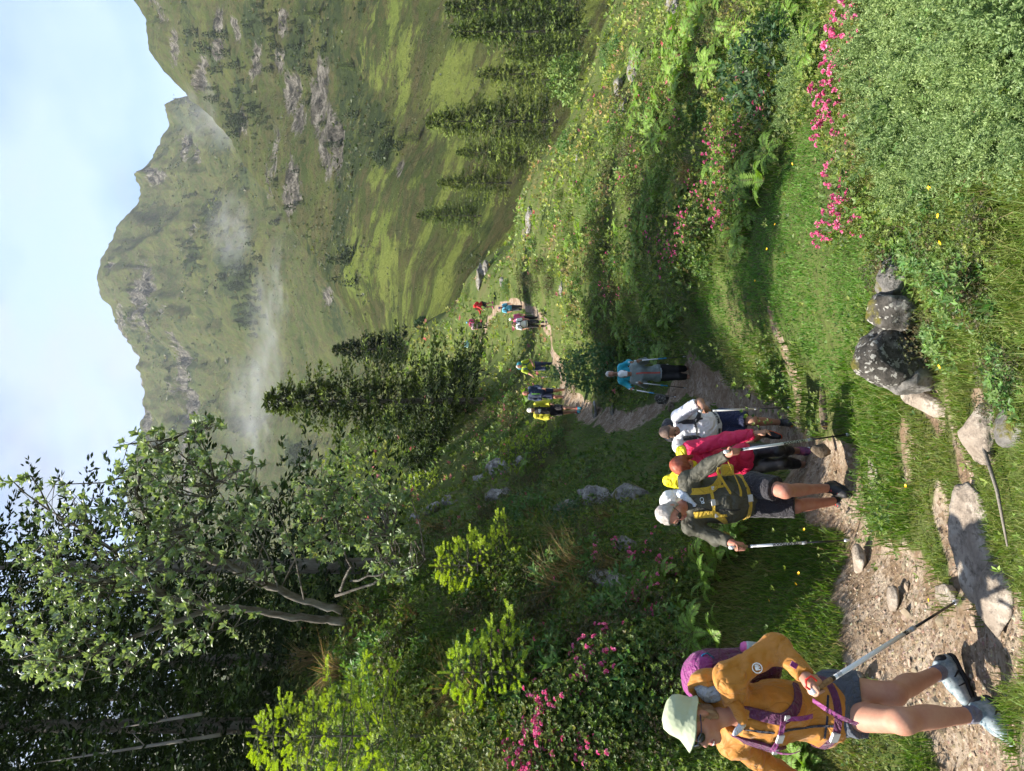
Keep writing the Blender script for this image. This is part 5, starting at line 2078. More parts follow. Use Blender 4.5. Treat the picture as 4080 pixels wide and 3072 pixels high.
def build_whitebeam():
    r = np.random.default_rng(111)
    mat = whitebeam_material()
    LV, LQ = leaf_mesh()
    shades = [np.array(c) for c in ((0.12, 0.19, 0.07), (0.16, 0.23, 0.09), (0.09, 0.15, 0.05), (0.21, 0.28, 0.065))]
    lm = []
    for c in shades:
        me = mesh_np('leaf', LV, LQ, np.tile(c, (len(LV), 1)), True)
        me.materials.append(mat)
        lm.append(me)

    def grow(name, label, base, limbs, blobs, nmax, scale=1.0):
        t = thing(name, base, label, 'tree')
        sk = []
        for i, (pts, r0, r1) in enumerate(limbs):
            q = [P(*a) for a in pts]
            n = len(q)
            tt = np.linspace(0, n - 1, n * 4)
            qq = np.stack([np.interp(tt, np.arange(n), np.array(q)[:, k]) for k in range(3)], 1)
            qq[1:-1] += r.normal(0, 0.012, (len(qq) - 2, 3))
            Bits().tube(qq, list(np.linspace(r0, r1, len(qq))), 8).build('trunk' if i < 2 else 'branch', BARK, t, base)
            sk.append(qq)
        sk = np.concatenate(sk)
        tw = Bits()
        cl = []
        for (u, v, ru, rv, Y, n) in blobs:
            for _ in range(n):
                a, q = r.uniform(0, 6.283), math.sqrt(r.uniform(0, 1))
                p = P(u + ru * q * math.cos(a), v + rv * q * math.sin(a), Y + r.normal(0, 0.45))
                cl.append((p, P(u, v, Y + 0.5)))
        M4, shade, dist = [], [], []
        hubs = [c[0] for c in cl[::6]]
        hubs = np.array(hubs)
        for hb in hubs:
            d = np.linalg.norm(sk - hb, axis=1) + np.maximum(sk[:, 2] - hb[2], 0) * 1.5
            s = sk[int(np.argmin(d))]
            m = (s + hb) / 2 + np.array([0, 0, -0.05]) + r.normal(0, 0.05, 3)
            tw.tube([s, m, hb], [0.014, 0.009, 0.006], 5, False)
        for (p, c0) in cl:
            hb = hubs[int(np.argmin(np.linalg.norm(hubs - p, axis=1)))]
            if np.linalg.norm(hb - p) > 0.03:
                tw.tube([hb, (hb + p) / 2 + r.normal(0, 0.015, 3), p], [0.0055, 0.004, 0.003], 4, False)
            ax = unit(unit(p - c0) * 0.7 + np.array([0, 0, 0.8]) + r.normal(0, 0.3, 3))
            Fm = rot_to(ax[None])[0]
            k = int(r.integers(5, 9))
            for i in range(k):
                th = i / k * 6.283 + r.normal(0, 0.2)
                el = r.uniform(0.3, 1.3)
                y = unit((Fm[:, 0] * math.cos(th) + Fm[:, 1] * math.sin(th)) * math.cos(el) + ax * math.sin(el))
                z = unit(ax - y * (ax @ y) + r.normal(0, 0.15, 3))
                x = np.cross(y, z)
                s = scale * r.uniform(0.75, 1.2)
                M4.append((np.stack([x, y, z], 1) * s, p + y * 0.008))
                shade.append(int(r.choice(4, p=[.35, .3, .2, .15])))
                dist.append(p[1])
        tw.build('twigs', BARK, t, base)
        order = np.argsort(dist)
        for j in order[:nmax]:
            Rm, p = M4[j]
            o = ob('leaf', lm[shade[j]], None, t)
            o.matrix_local = Matrix([[*Rm[0], p[0] - base[0]], [*Rm[1], p[1] - base[1]], [*Rm[2], p[2] - base[2]], [0, 0, 0, 1]])
        V, Q, Cc = [], [], []
        for j in order[nmax:]:
            Rm, p = M4[j]
            Q.append(LQ + len(V) * len(LV))
            V.append(LV @ Rm.T + p - base)
            Cc.append(np.tile(shades[shade[j]] * r.uniform(0.8, 1.2), (len(LV), 1)))
        o = ob('foliage', mesh_np('foliage', np.concatenate(V), np.concatenate(Q), np.concatenate(Cc), True), mat, t)
        tag(o, kind='stuff')
        print(name, len(M4))

    b = P(155, 332, 9.6)
    limbs = [([(150, 345, 9.7), (152, 318, 9.6), (158, 270, 9.5), (165, 215, 9.4), (172, 168, 9.3), (190, 110, 9.2), (200, 60, 9.2)], 0.056, 0.016), ([(160, 342, 9.6), (168, 310, 9.5), (185, 270, 9.4), (205, 232, 9.3), (225, 205, 9.2), (250, 195, 9.1), (270, 208, 9.1), (290, 215, 9.0)], 0.05, 0.014),
             ([(172, 300, 9.5), (192, 255, 9.6), (215, 200, 9.7), (240, 150, 9.6), (280, 135, 9.5), (320, 150, 9.4), (345, 200, 9.3)], 0.045, 0.01), ([(165, 215, 9.4), (140, 150, 9.2), (120, 90, 9.0), (110, 50, 9.0)], 0.035, 0.01), ([(172, 168, 9.3), (230, 100, 9.5), (260, 50, 9.5)], 0.03, 0.01)]
    blobs = [(165, 48, 80, 44, 9.0, 150), (115, 70, 30, 55, 8.8, 60), (215, 95, 60, 60, 9.1, 140), (150, 130, 55, 50, 9.0, 80), (260, 150, 60, 45, 9.0, 140), (318, 165, 32, 45, 9.0, 75), (345, 210, 14, 18, 9.0, 18), (215, 185, 50, 45, 8.9, 85), (280, 235, 45, 45, 8.9, 80),
             (235, 255, 45, 40, 8.8, 44), (150, 230, 20, 45, 8.7, 14), (270, 60, 20, 30, 9.2, 20), (285, 20, 14, 20, 9.2, 8), (140, 190, 35, 25, 8.8, 20)]
    grow('whitebeam_tree', 'leafy whitebeam with several slender trunks leaning out from the bank', b, limbs, blobs, 290)
    b = P(215, 400, 10.0)
    limbs = [([(180, 340, 9.8), (205, 350, 9.7), (235, 340, 9.6), (255, 330, 9.6)], 0.022, 0.007), ([(175, 335, 9.8), (190, 380, 9.6), (215, 395, 9.5), (235, 390, 9.4)], 0.02, 0.006), ([(190, 350, 9.8), (200, 400, 9.5), (212, 425, 9.4)], 0.016, 0.005)]
    blobs = [(250, 325, 40, 30, 9.7, 90), (255, 365, 36, 34, 9.7, 85), (215, 395, 26, 30, 9.4, 50), (290, 315, 20, 25, 9.9, 34), (270, 390, 16, 24, 9.9, 24)]
    grow('whitebeam_shrub', 'low whitebeam shrub spreading below the leaning whitebeam tree', b, limbs, blobs, 120)
    # green bush beside the trail
    base = gp(402, 617)
    t = thing('elder_bush', base, 'rounded leafy bush beside the trail behind the woman in the white cap', 'bush')
    me, pos, d, rad = bush_mesh(131, 900, 0.10, [(0.10, 0.185, 0.07), (0.13, 0.22, 0.085), (0.075, 0.145, 0.055)], (3, 2, 2), 0.80, 1.85, 5, inner=0.3)
    ob('leaves', me, LEAF, t)
    B = Bits()
    for i in range(9):
        q = pos[i * 40]
        B.tube([(0, 0, -0.1), q * 0.5 + r.normal(0, 0.05, 3), q * 0.95], [0.02, 0.012, 0.006], 5, False)
    B.build('stems', BARK, t, (0, 0, 0))
    for (x, y, s, lb) in ((885, 700, 1.4, 'round grey green bush among the far alpenroses'), (1235, 1130, 0.6, 'small dark bush on top of the rock ledge'), (1700, 150, 0.9, 'dark green leafy shrub at the lower edge of the alpenrose slope')):
        p = gp(*C(x, y))
        t = thing('leafy_bush', p, lb, 'bush')
        me = bush_mesh(int(x), 300, 0.09 if s < 1.2 else 0.16, [(0.05, 0.10, 0.04), (0.07, 0.12, 0.05)], (1, 1), 0.7, 0.8, 5)[0]
        o = ob('leaves', me, LEAF, t)
        o.scale = (s, s, s)


# ---------------------------------------------------------------- rocks
def rock_material(name, a, b, c, moss=0.0, scale=1.0, lichen=False):
    m = bpy.data.materials.new(name)
    m.use_nodes = True
    nt = m.node_tree
    nt.nodes.clear()
    N, L = nt.nodes.new, nt.links.new
    out = N('ShaderNodeOutputMaterial')
    bs = N('ShaderNodeBsdfPrincipled')
    bs.inputs['Roughness'].default_value = 0.9
    bs.inputs['Specular IOR Level'].default_value = 0.15
    co = N('ShaderNodeTexCoord')

    def nz(s, d=8, rg=0.65):
        n = N('ShaderNodeTexNoise')
        n.inputs['Scale'].default_value = s * scale
        n.inputs['Detail'].default_value = d
        n.inputs['Roughness'].default_value = rg
        L(co.outputs['Object'], n.inputs['Vector'])
        return n.outputs['Fac']

    def ramp(f, *st):
        rr = N('ShaderNodeValToRGB')
        els = rr.color_ramp.elements
        while len(els) < len(st):
            els.new(0.5)
        for e, (p, cc) in zip(els, st):
            e.position = p
            e.color = (*cc, 1)
        L(f, rr.inputs[0])
        return rr.outputs[0]

    def mix(f, x, y):
        q = N('ShaderNodeMix')
        q.data_type = 'RGBA'
        L(f, q.inputs[0])
        L(x, q.inputs[6])
        L(y, q.inputs[7])
        return q.outputs[2]
    col = ramp(nz(5), (0.33, a), (0.5, b), (0.66, c))
    col = mix(ramp(nz(16), (0.50, (0, 0, 0)), (0.58, (0.85, 0.85, 0.85))), col, ramp(nz(40), (0.3, tuple(x * 0.35 for x in a)), (0.7, b)))
    if lichen:
        col = mix(ramp(nz(30, 3, 0.5), (0.56, (0, 0, 0)), (0.60, (0.9, 0.9, 0.9))), col, ramp(nz(60), (0.3, (0.22, 0.215, 0.19)), (0.7, (0.42, 0.41, 0.37))))
    if moss:
        geo = N('ShaderNodeNewGeometry')
        sx = N('ShaderNodeSeparateXYZ')
        L(geo.outputs['Normal'], sx.inputs[0])
        mm = N('ShaderNodeMath')
        mm.operation = 'MULTIPLY'
        L(nz(7), mm.inputs[0])
        L(sx.outputs['Z'], mm.inputs[1])
        col = mix(ramp(mm.outputs[0], (0.46 - moss * 0.1, (0, 0, 0)), (0.52, (1, 1, 1))), col, ramp(nz(60), (0.3, (0.05, 0.055, 0.012)), (0.7, (0.15, 0.13, 0.03))))
    L(col, bs.inputs['Base Color'])
    bp = N('ShaderNodeBump')
    bp.inputs['Strength'].default_value = 1.0
    bp.inputs['Distance'].default_value = 0.03 / scale
    L(nz(14, 12, 0.72), bp.inputs['Height'])
    L(bp.outputs[0], bs.inputs['Normal'])
    L(bs.outputs[0], out.inputs['Surface'])
    return m


RK_GREY = rock_material('grey_lichen_rock', (0.07, 0.065, 0.058), (0.19, 0.18, 0.165), (0.34, 0.33, 0.31), 0.3)
RK_DARK = rock_material('dark_lichen_rock', (0.035, 0.032, 0.028), (0.085, 0.078, 0.068), (0.22, 0.21, 0.2), 0.5, lichen=True)
RK_TAN = rock_material('tan_slab_rock', (0.15, 0.12, 0.095), (0.31, 0.26, 0.21), (0.44, 0.40, 0.34), 0.0)
RK_BRN = rock_material('brown_stone', (0.09, 0.068, 0.048), (0.16, 0.125, 0.09), (0.24, 0.2, 0.15), 0.1)
_ico = {}


def rock_mesh(name, seed, dims, sub=4, planes=11, rough=0.16, tight=0.72, top=None):
    import bmesh
    if sub not in _ico:
        bm = bmesh.new()
        bmesh.ops.create_icosphere(bm, subdivisions=sub, radius=1.0)
        _ico[sub] = (np.array([v.co[:] for v in bm.verts]), np.array([[v.index for v in f.verts] for f in bm.faces]))
        bm.free()
    V, T = _ico[sub]
    r = np.random.default_rng(seed)
    rad = np.ones(len(V))
    for k in range(planes):
        n = unit(r.normal(0, 1, 3))
        c = V @ n
        d = r.uniform(tight - 0.12, tight + 0.16)
        rad = np.minimum(rad, np.where(c > 0.05, d / np.maximum(c, 0.05), 9))
    if top:
        rad = np.minimum(rad, np.where(V[:, 2] > 0.05, top / np.maximum(V[:, 2], 0.05), 9))
    W = V * rad[:, None]
    W = W * (1 + rough * (fbm(W * 2.2 + seed, 4, seed) - 0.5)[:, None] * 2)
    lay = fbm(np.stack([W[:, 0] * 1.2, W[:, 1] * 1.2, W[:, 2] * 7], 1) + seed, 3, seed + 3) - 0.5
    W = W * (1 + 0.16 * lay[:, None])
    return mesh_np(name, W * np.array(dims), T, None, True)


def rock(name, u, v, w, d, h, label, mat, seed, cat='rock', group=None, rz=0.0, tilt=0.0, sink=0.3, sub=4, Y=None, **kw):
    p = gp(u, v) if Y is None else P(u, v, Y)
    if Y is not None:
        p[2] = gz(p[0], p[1])
    o = ob(name, rock_mesh(name, seed, (w / 2, d / 2, h / 2), sub, **kw), mat)
    o.location = p + np.array([0, 0, h * (0.5 - sink)])
    o.rotation_euler = (tilt, 0, rz)
    return tag(o, label, cat, group)


def build_rocks():
    S = 5.0 / F
    u, v = C(1935, 765)
    rock('boulder', u, 918, 0.42, 0.34, 0.52, 'dark lichen spotted boulder beside the lower grass strip', RK_DARK, 701, 'boulder', rz=0.3, sink=0.12, Y=4.35)
    rock('boulder', u - 26, 922, 0.18, 0.2, 0.34, 'pale rounded stone leaning on the left of the dark boulder', RK_GREY, 702, 'boulder', sink=0.1, Y=4.3)
    rock('boulder', *C(1985, 670), 0.24, 0.3, 0.34, 'dark rock half covered by leaves right of the lichen boulder', RK_DARK, 703, 'boulder', sink=0.15, Y=4.2)
    rock('boulder', *C(1965, 600), 0.26, 0.25, 0.24, 'pale yellowish stone under the juniper edge', RK_GREY, 704, 'boulder', sink=0.2)
    rock('stone', *C(1935, 505), 0.1, 0.1, 0.1, 'small pale stone beneath the pink alpenrose', RK_GREY, 705, 'stone')
    rock('rock_slab', *C(2120, 1165), 0.62, 0.40, 0.13, 'large flat weathered rock slab at the near edge of the trail', RK_TAN, 706, 'rock', rz=0.12, tilt=0.05, sink=0.3, tight=0.8, rough=0.22, planes=9, top=0.42)
    rock('rock_slab', *C(2150, 1290), 0.42, 0.26, 0.09, 'low tongue of rock between the slab and the boots of the front walker', RK_TAN, 707, 'rock', rz=-0.3, sink=0.3)
    rock('stone', *C(2045, 1285), 0.19, 0.16, 0.09, 'light stone where the front pole touches the trail', RK_TAN, 708, 'stone', rz=0.6)
    rock('rock_slab', *C(2000, 872), 0.16, 0.5, 0.13, 'narrow grey stone lying in the grass below the boulder', RK_TAN, 709, 'rock', rz=-0.35, tilt=0.2, sink=0.35)
    rock('rock_slab', *C(2140, 935), 0.3, 0.26, 0.16, 'grey stone under the dead stick near the lower edge', RK_TAN, 719, 'rock', rz=0.35, sink=0.35)
    rock('stone', *C(1806, 975), 0.155, 0.12, 0.22, 'brown squared stone standing on the inner edge of the trail', RK_BRN, 710, 'stone', sink=0.05, sub=3)
    rock('stone', *C(1788, 885), 0.44, 0.10, 0.10, 'long flat brown stone edging the trail', RK_BRN, 711, 'stone', rz=0.15, sub=3, sink=0.3)
    rock('stone', *C(1890, 1025), 0.28, 0.18, 0.08, 'pale flat stone in the grass beside the trail', RK_TAN, 712, 'stone', rz=0.2, sink=0.35)
    rock('rock_slab', *C(1287, 893), 0.75, 0.5, 0.18, 'pale flat slab lying on the shaded trail', RK_GREY, 713, 'rock', sink=0.4, sub=3)
    rock('stone', *C(1318, 885), 0.55, 0.3, 0.12, 'small flat stone below the pale slab on the trail', RK_GREY, 714, 'stone', sink=0.4, sub=3)
    rock('stone', *C(1443, 862), 0.26, 0.25, 0.34, 'dark wet stone beside the pole on the shaded trail', RK_DARK, 715, 'stone', sink=0.2, sub=3)
    rock('stone', *C(1455, 880), 0.22, 0.2, 0.16, 'brown stone in front of the dark wet stone', RK_BRN, 716, 'stone', sink=0.2, sub=3)
    rock('stone', *C(2190, 925), 0.18, 0.2, 0.1, 'white angular stone at the bottom margin', RK_GREY, 717, 'stone', sub=3)
    rock('stone', *C(1930, 1290), 0.20, 0.14, 0.07, 'flat tan stone in the middle of the bare trail', RK_TAN, 718, 'stone', sub=3)
    rock('stone', *C(1860, 1475), 0.17, 0.14, 0.1, 'grey stone block at the grassy edge behind the front walker', RK_GREY, 720, 'stone', sub=3)
    rock('stone', *C(1855, 1210), 0.26, 0.2, 0.09, 'tan stone half buried at the inner edge of the trail', RK_TAN, 721, 'stone', sub=3)
    # pale ribs of rock on the bank left of the trail
    led = [((1090, 1020), 1.7, 1.0, 0.9, 'pale rock ledge nearest the young spruce by the trail'), ((1125, 1002), 0.9, .7, .5, 'small pale ledge at the lower end of the upper rock rib'), ((940, 1105), 0.9, .7, .55, 'upper pale rock rib below the whitebeam shrub'), ((985, 1085), 0.8, .6, .5, 'middle pale rock of the upper rib'), ((900, 1120), .6, .5, .4, 'pale rock at the upper end of the rib'),
           ((1075, 1075), 1.0, .7, .6, 'pale rock step between the two ribs'), ((1290, 1080), 1.1, .7, .7, 'lower pale lichen ledge above the olive jacket'), ((1360, 1072), 0.9, .6, .65, 'pale lichen rock right above the white rucksack'), ((1230, 1100), .7, .5, .45, 'pale rock at the upper end of the lower ledge'), ((1325, 1260), .5, .4, .5, 'grey rock face among the tussocks'), ((1345, 1180), .45, .35, .35, 'grey rock above the alpenroses'), ((1040, 1040), .8, .5, .4, 'thin pale rock near the top of the ledge'),
           ((840, 1385), .45, .35, .35, 'tan broken rock below the whitebeam trunks'), ((885, 1375), .4, .3, .3, 'second tan broken rock below the whitebeam trunks'), ((870, 1260), .3, .2, .18, 'white stone in the dry grass under the whitebeam'), ((1140, 1090), .5, .4, .35, 'pale rock beside the thin young spruce')]
    for i, ((x, y), w, d, h, lb) in enumerate(led):
        rock('rock_ledge', *C(x, y), w * 0.55, d * 1.7, h * 0.75, lb, RK_TAN if 'tan' in lb else RK_GREY, 730 + i, rz=-0.15 + 0.25 * (i % 3), tilt=0.62, sink=0.36, planes=16, rough=0.34)
    # rocks on the right slope
    rr = [((1040, 600), 2.6, 1.6, 1.5, 'long pale rock outcrop behind the stooping walker'), ((1055, 580), 1.6, 1.2, 1.1, 'pale outcrop at the right end behind the stooping walker'), ((1150, 480), 1.6, 1.0, .7, 'grey rock shelf on the right slope'), ((1135, 505), 1.2, .8, .5, 'grey stone at the left of the rock shelf'), ((1372, 150), 1.4, .9, .8, 'broken grey rock high on the right slope'), ((1345, 190), .9, .6, .5, 'grey stones beside the broken rock on the right slope'),
          ((1460, 12), 1.2, .8, .7, 'grey rock at the right margin of the slope'), ((1345, 232), .7, .5, .45, 'dark edged rock on the right slope'), ((1250, 340), .8, .6, .4, 'pale stone on the far right slope'), ((1580, 300), .4, .3, .3, 'mossy stone beside the alpenroses'), ((1085, 610), 1.0, .7, .5, 'small pale rock by the far trail'), ((1215, 625), .6, .5, .45, 'pale stone with a brown side below the bend')]
    for i, ((x, y), w, d, h, lb) in enumerate(rr):
        rock('rock_outcrop', *C(x, y), w * 0.9, d * 0.9, h * 0.6, lb, RK_GREY, 760 + i, rz=-0.5, tilt=0.2, sink=0.38, planes=15, rough=0.4, sub=4)
    # stones on the bare trail
    r = np.random.default_rng(121)
    pro = []
    n = 0
    st = [rock_mesh('trail_stone', 800 + i, (0.5, 0.40, 0.17), 2, planes=12, tight=0.62) for i in range(6)]
    for me in st:
        me.polygons.foreach_set('use_smooth', np.zeros(len(me.polygons), bool))
    pm = M('trail_pebble', (0.26, 0.205, 0.15), 0.9, 0.15, var=(3, 0.6, (0.18, 0.135, 0.095)), objvar=0.3)
    mats = [pm, pm, RK_BRN, pm]
    tries = 0
    while n < 240 and tries < 6000:
        tries += 1
        u, v = (r.uniform(-30, 460), r.uniform(765, 1040)) if n < 190 else (r.uniform(320, 420), r.uniform(580, 760))
        X, Y = hitp(u, v)
        if np.isnan(Y[0]) or trail(X, Y)[0] < 0.55:
            continue
        s = (0.016 + 0.05 * r.uniform(0, 1) ** 4) * (1 if Y[0] < 6 else 1.3 if Y[0] < 11 else 2.2)
        if n < 6:
            o = tag(ob('trail_stone', st[n], mats[n % 4]), 'small angular stone lying loose on the bare trail', 'stone', 'loose stones on the trail')
            pro.append(o)
        else:
            o = copy_tree(pro[int(r.integers(6))])
        n += 1
        o.location = (X[0], Y[0], gz(X[0], Y[0]) - 0.035 + s * 0.15)
        o.scale = (s * 2, s * 2, s * 2)
        o.rotation_euler = (r.normal(0, 0.3), r.normal(0, 0.3), r.uniform(0, 6.28))
    # the fine stuff between them
    u = r.uniform(-60, 480, 30000)
    v = r.uniform(560, 1060, 30000)
    X, Y = hitp(u, v)
    k = ~np.isnan(Y)
    X, Y = X[k], Y[k]
    k = (trail(X, Y) > 0.6)
    X, Y = X[k], Y[k]
    n = len(X)
    base = np.array([(1, 0, 0), (0, 1, 0), (-1, 0, 0), (0, -1, 0), (0, 0, 1), (0, 0, -1)], float)
    tri = np.array([(0, 1, 4), (1, 2, 4), (2, 3, 4), (3, 0, 4), (1, 0, 5), (2, 1, 5), (3, 2, 5), (0, 3, 5)])
    s = np.maximum(0.005 + 0.016 * r.uniform(0, 1, n) ** 2, Y / F * 0.8)
    a = r.uniform(0, 6.283, n)
    bb = base[None] * r.uniform(0.6, 1.3, (n, 6, 1)) * s[:, None, None] * np.array([1.0, 0.8, 0.6])
    ca, sa = np.cos(a)[:, None], np.sin(a)[:, None]
    V = np.stack([bb[..., 0] * ca - bb[..., 1] * sa + X[:, None], bb[..., 0] * sa + bb[..., 1] * ca + Y[:, None], bb[..., 2] + (ground(X, Y) - 0.035)[:, None]], -1).reshape(-1, 3)
    T = (np.arange(n)[:, None, None] * 6 + tri[None]).reshape(-1, 3)
    c = np.repeat(pick(r, n, [(0.235, 0.175, 0.12), (0.17, 0.125, 0.085), (0.34, 0.28, 0.21), (0.11, 0.085, 0.06)], [3, 3, 2, 2]), 6, 0)
    tag(ob('gravel', mesh_np('gravel', V, T, c, False), M('gravel_bits', attr=True, rough=0.9, spec=0.15)), 'fine brown gravel on the trodden trail', kind='stuff')
    # dead stick at the lower edge
    t = thing('dead_stick', P(*C(2160, 1000), 3.05), 'bleached dead stick lying beside the slab', 'stick')
    q = [gp(*C(2150, 960)), gp(*C(2175, 1060)), gp(*C(2195, 1180))]
    Bits().tube([a_ + (0, 0, 0.05) for a_ in q], [0.009, 0.008, 0.004], 6).build('stick', DEADWOOD, t, np.array(t.location))


build_spruces()
build_saplings()
build_whitebeam()
build_rocks()
# ---------------------------------------------------------------- clothing helpers
def hair(f, mat, back=0.012, low=-0.06, front=0.35, seed=1, full=0.0, name='hair', bald=False):
    q, Rm, H = f.s, f.HR, f.J['H']
    at = lambda x, y, z: H + Rm @ np.array((x, y, z)) * q
    S = Solid()
    if not bald:
        S.ell(at(0, -0.014, 0.03), np.array((0.081 + full, 0.100 + full, 0.096 + full)) * q, Rm, 0.02)
    S.ell(at(0, -0.035, low), np.array((0.076 + full, 0.075 + full, 0.06)) * q, Rm, 0.03)
    n = unit(Rm @ np.array((0, 1.0, -front)))
    S.cut(at(0, 0.052, 0.045), Rm @ np.array((0, 0.92, -0.42)))
    S.ell(at(0, 0.07, -0.05), np.array((0.066, 0.105, 0.075)) * q, Rm, 0.01, sub=True)
    return f.part(name, S, mat, folds(0.006 if f.h < 0.012 else 0.004, 28, seed, (1, 1, 1)))


def bucket_hat(f, mat, name='sun_hat'):
    q, Rm, H = f.s, f.HR @ np.array(Matrix.Rotation(R(13), 3, 'X')), f.J['H'] + f.HR[:, 2] * 0.012
    na, prof = 40, [(0.0, 0.150), (0.05, 0.146), (0.084, 0.128), (0.097, 0.096), (0.102, 0.050), (0.103, 0.040), (0.110, 0.027), (0.120, 0.010), (0.122, 0.005), (0.110, 0.020), (0.099, 0.034)]
    V = []
    for (r, z) in prof:
        for i in range(na):
            t = i / na * 2 * math.pi
            fr = max(0, math.sin(t))
            ex = 1.0 + (0.34 * fr * sstep(0.10, 0.128, r))
            wob = 0.004 * math.sin(5 * t + z * 60) * sstep(0.10, 0.128, r)
            V.append(H + Rm @ np.array((math.cos(t) * r * 0.96, -0.012 + math.sin(t) * r * 1.08 * ex, z + wob + 0.012 - 0.026 * sstep(0.1, 0.128, r) * fr)) * q)
    Q = [(j * na + i, j * na + (i + 1) % na, (j + 1) * na + (i + 1) % na, (j + 1) * na + i) for j in range(len(prof) - 1) for i in range(na)]
    o = ob(name, mesh_np(name, np.array(V) - f.base, np.array(Q)[:, ::-1]), mat, f.root)
    return o


def cap(f, mat, name='cap', peak=True):
    q, Rm, H = f.s, f.HR, f.J['H']
    at = lambda x, y, z: H + Rm @ np.array((x, y, z)) * q
    S = Solid().ell(at(0, -0.012, 0.032), np.array((0.086, 0.106, 0.10)) * q, Rm, 0.02)
    S.cut(at(0, 0, 0.028), Rm @ np.array((0, 0.1, -1.0)))
    if peak:
        S.box(at(0, 0.125, 0.03), np.array((0.062, 0.045, 0.002)) * q, Rm @ np.array(Matrix.Rotation(-0.25, 3, 'X')), 0.006 * q, 0.01)
    return f.part(name, S, mat, folds(0.002, 20, 4))


def sunglasses(f, lens, rim):
    q, Rm, H = f.s, f.HR, f.J['H']
    at = lambda x, y, z: H + Rm @ np.array((x, y, z)) * q
    S = Solid()
    for sg in (-1, 1):
        S.ell(at(sg * 0.034, 0.101, 0.0), np.array((0.031, 0.006, 0.022)) * q, Rm @ np.array(Matrix.Rotation(sg * -0.25, 3, 'Z')), 0.003)
    o = f.part('sunglasses', S, lens, h=min(f.h, 0.004))
    B = Bits().tube([at(-0.016, 0.106, 0.006), at(0, 0.109, 0.009), at(0.016, 0.106, 0.006)], 0.0025 * q, 5)
    for sg in (-1, 1):
        Bits().tube([at(sg * 0.064, 0.092, 0.006), at(sg * 0.078, 0.05, 0.006), at(sg * 0.08, -0.01, 0.004)], 0.0028 * q, 5).build('temple', rim, o, f.base)
    B.build('bridge', rim, o, f.base)
    return o


def face_bits(f, teeth=False, eyes=True):
    q, Rm, H = f.s, f.HR, f.J['H']
    at = lambda x, y, z: H + Rm @ np.array((x, y, z)) * q
    B = Bits().tube([at(-0.024, 0.088, -0.069), at(-0.01, 0.097, -0.064), at(0.01, 0.097, -0.064), at(0.024, 0.088, -0.069)], [0.003 * q, 0.0055 * q, 0.0055 * q, 0.003 * q], 6)
    B.tube([at(-0.022, 0.088, -0.073), at(0, 0.097, -0.081), at(0.022, 0.088, -0.073)], [0.003 * q, 0.006 * q, 0.003 * q], 6)
    B.build('lips', LIPS, f.root, f.base)
    if teeth:
        Bits().tube([at(-0.017, 0.094, -0.0705), at(0, 0.099, -0.0725), at(0.017, 0.094, -0.0705)], [0.003 * q, 0.0045 * q, 0.003 * q], 6).build('teeth', TEETH, f.root, f.base)
    if eyes:
        for sg in (-1, 1):
            S = Bits().tube([at(sg * 0.022, 0.091, 0.0), at(sg * 0.033, 0.094, 0.001), at(sg * 0.044, 0.089, 0.0)], [0.003 * q, 0.0065 * q, 0.003 * q], 6)
            S.build('eye', EYE, f.root, f.base)
    for sg in (-1, 1):
        Bits().tube([at(sg * 0.016, 0.097, 0.021), at(sg * 0.034, 0.096, 0.027), at(sg * 0.05, 0.083, 0.022)], [0.003 * q, 0.0042 * q, 0.002 * q], 5).build('eyebrow', BROW, f.root, f.base)


LIPS = M('lips', (0.36, 0.11, 0.09), 0.4, 0.4)
TEETH = M('teeth', (0.75, 0.72, 0.66), 0.3, 0.5)
EYE = M('eye_dark', (0.05, 0.035, 0.03), 0.2, 0.5)
BROW = M('eyebrow_hair', (0.16, 0.10, 0.07), 0.9, 0.1)
LENS = M('dark_lens', (0.006, 0.006, 0.008), 0.08, 0.6)


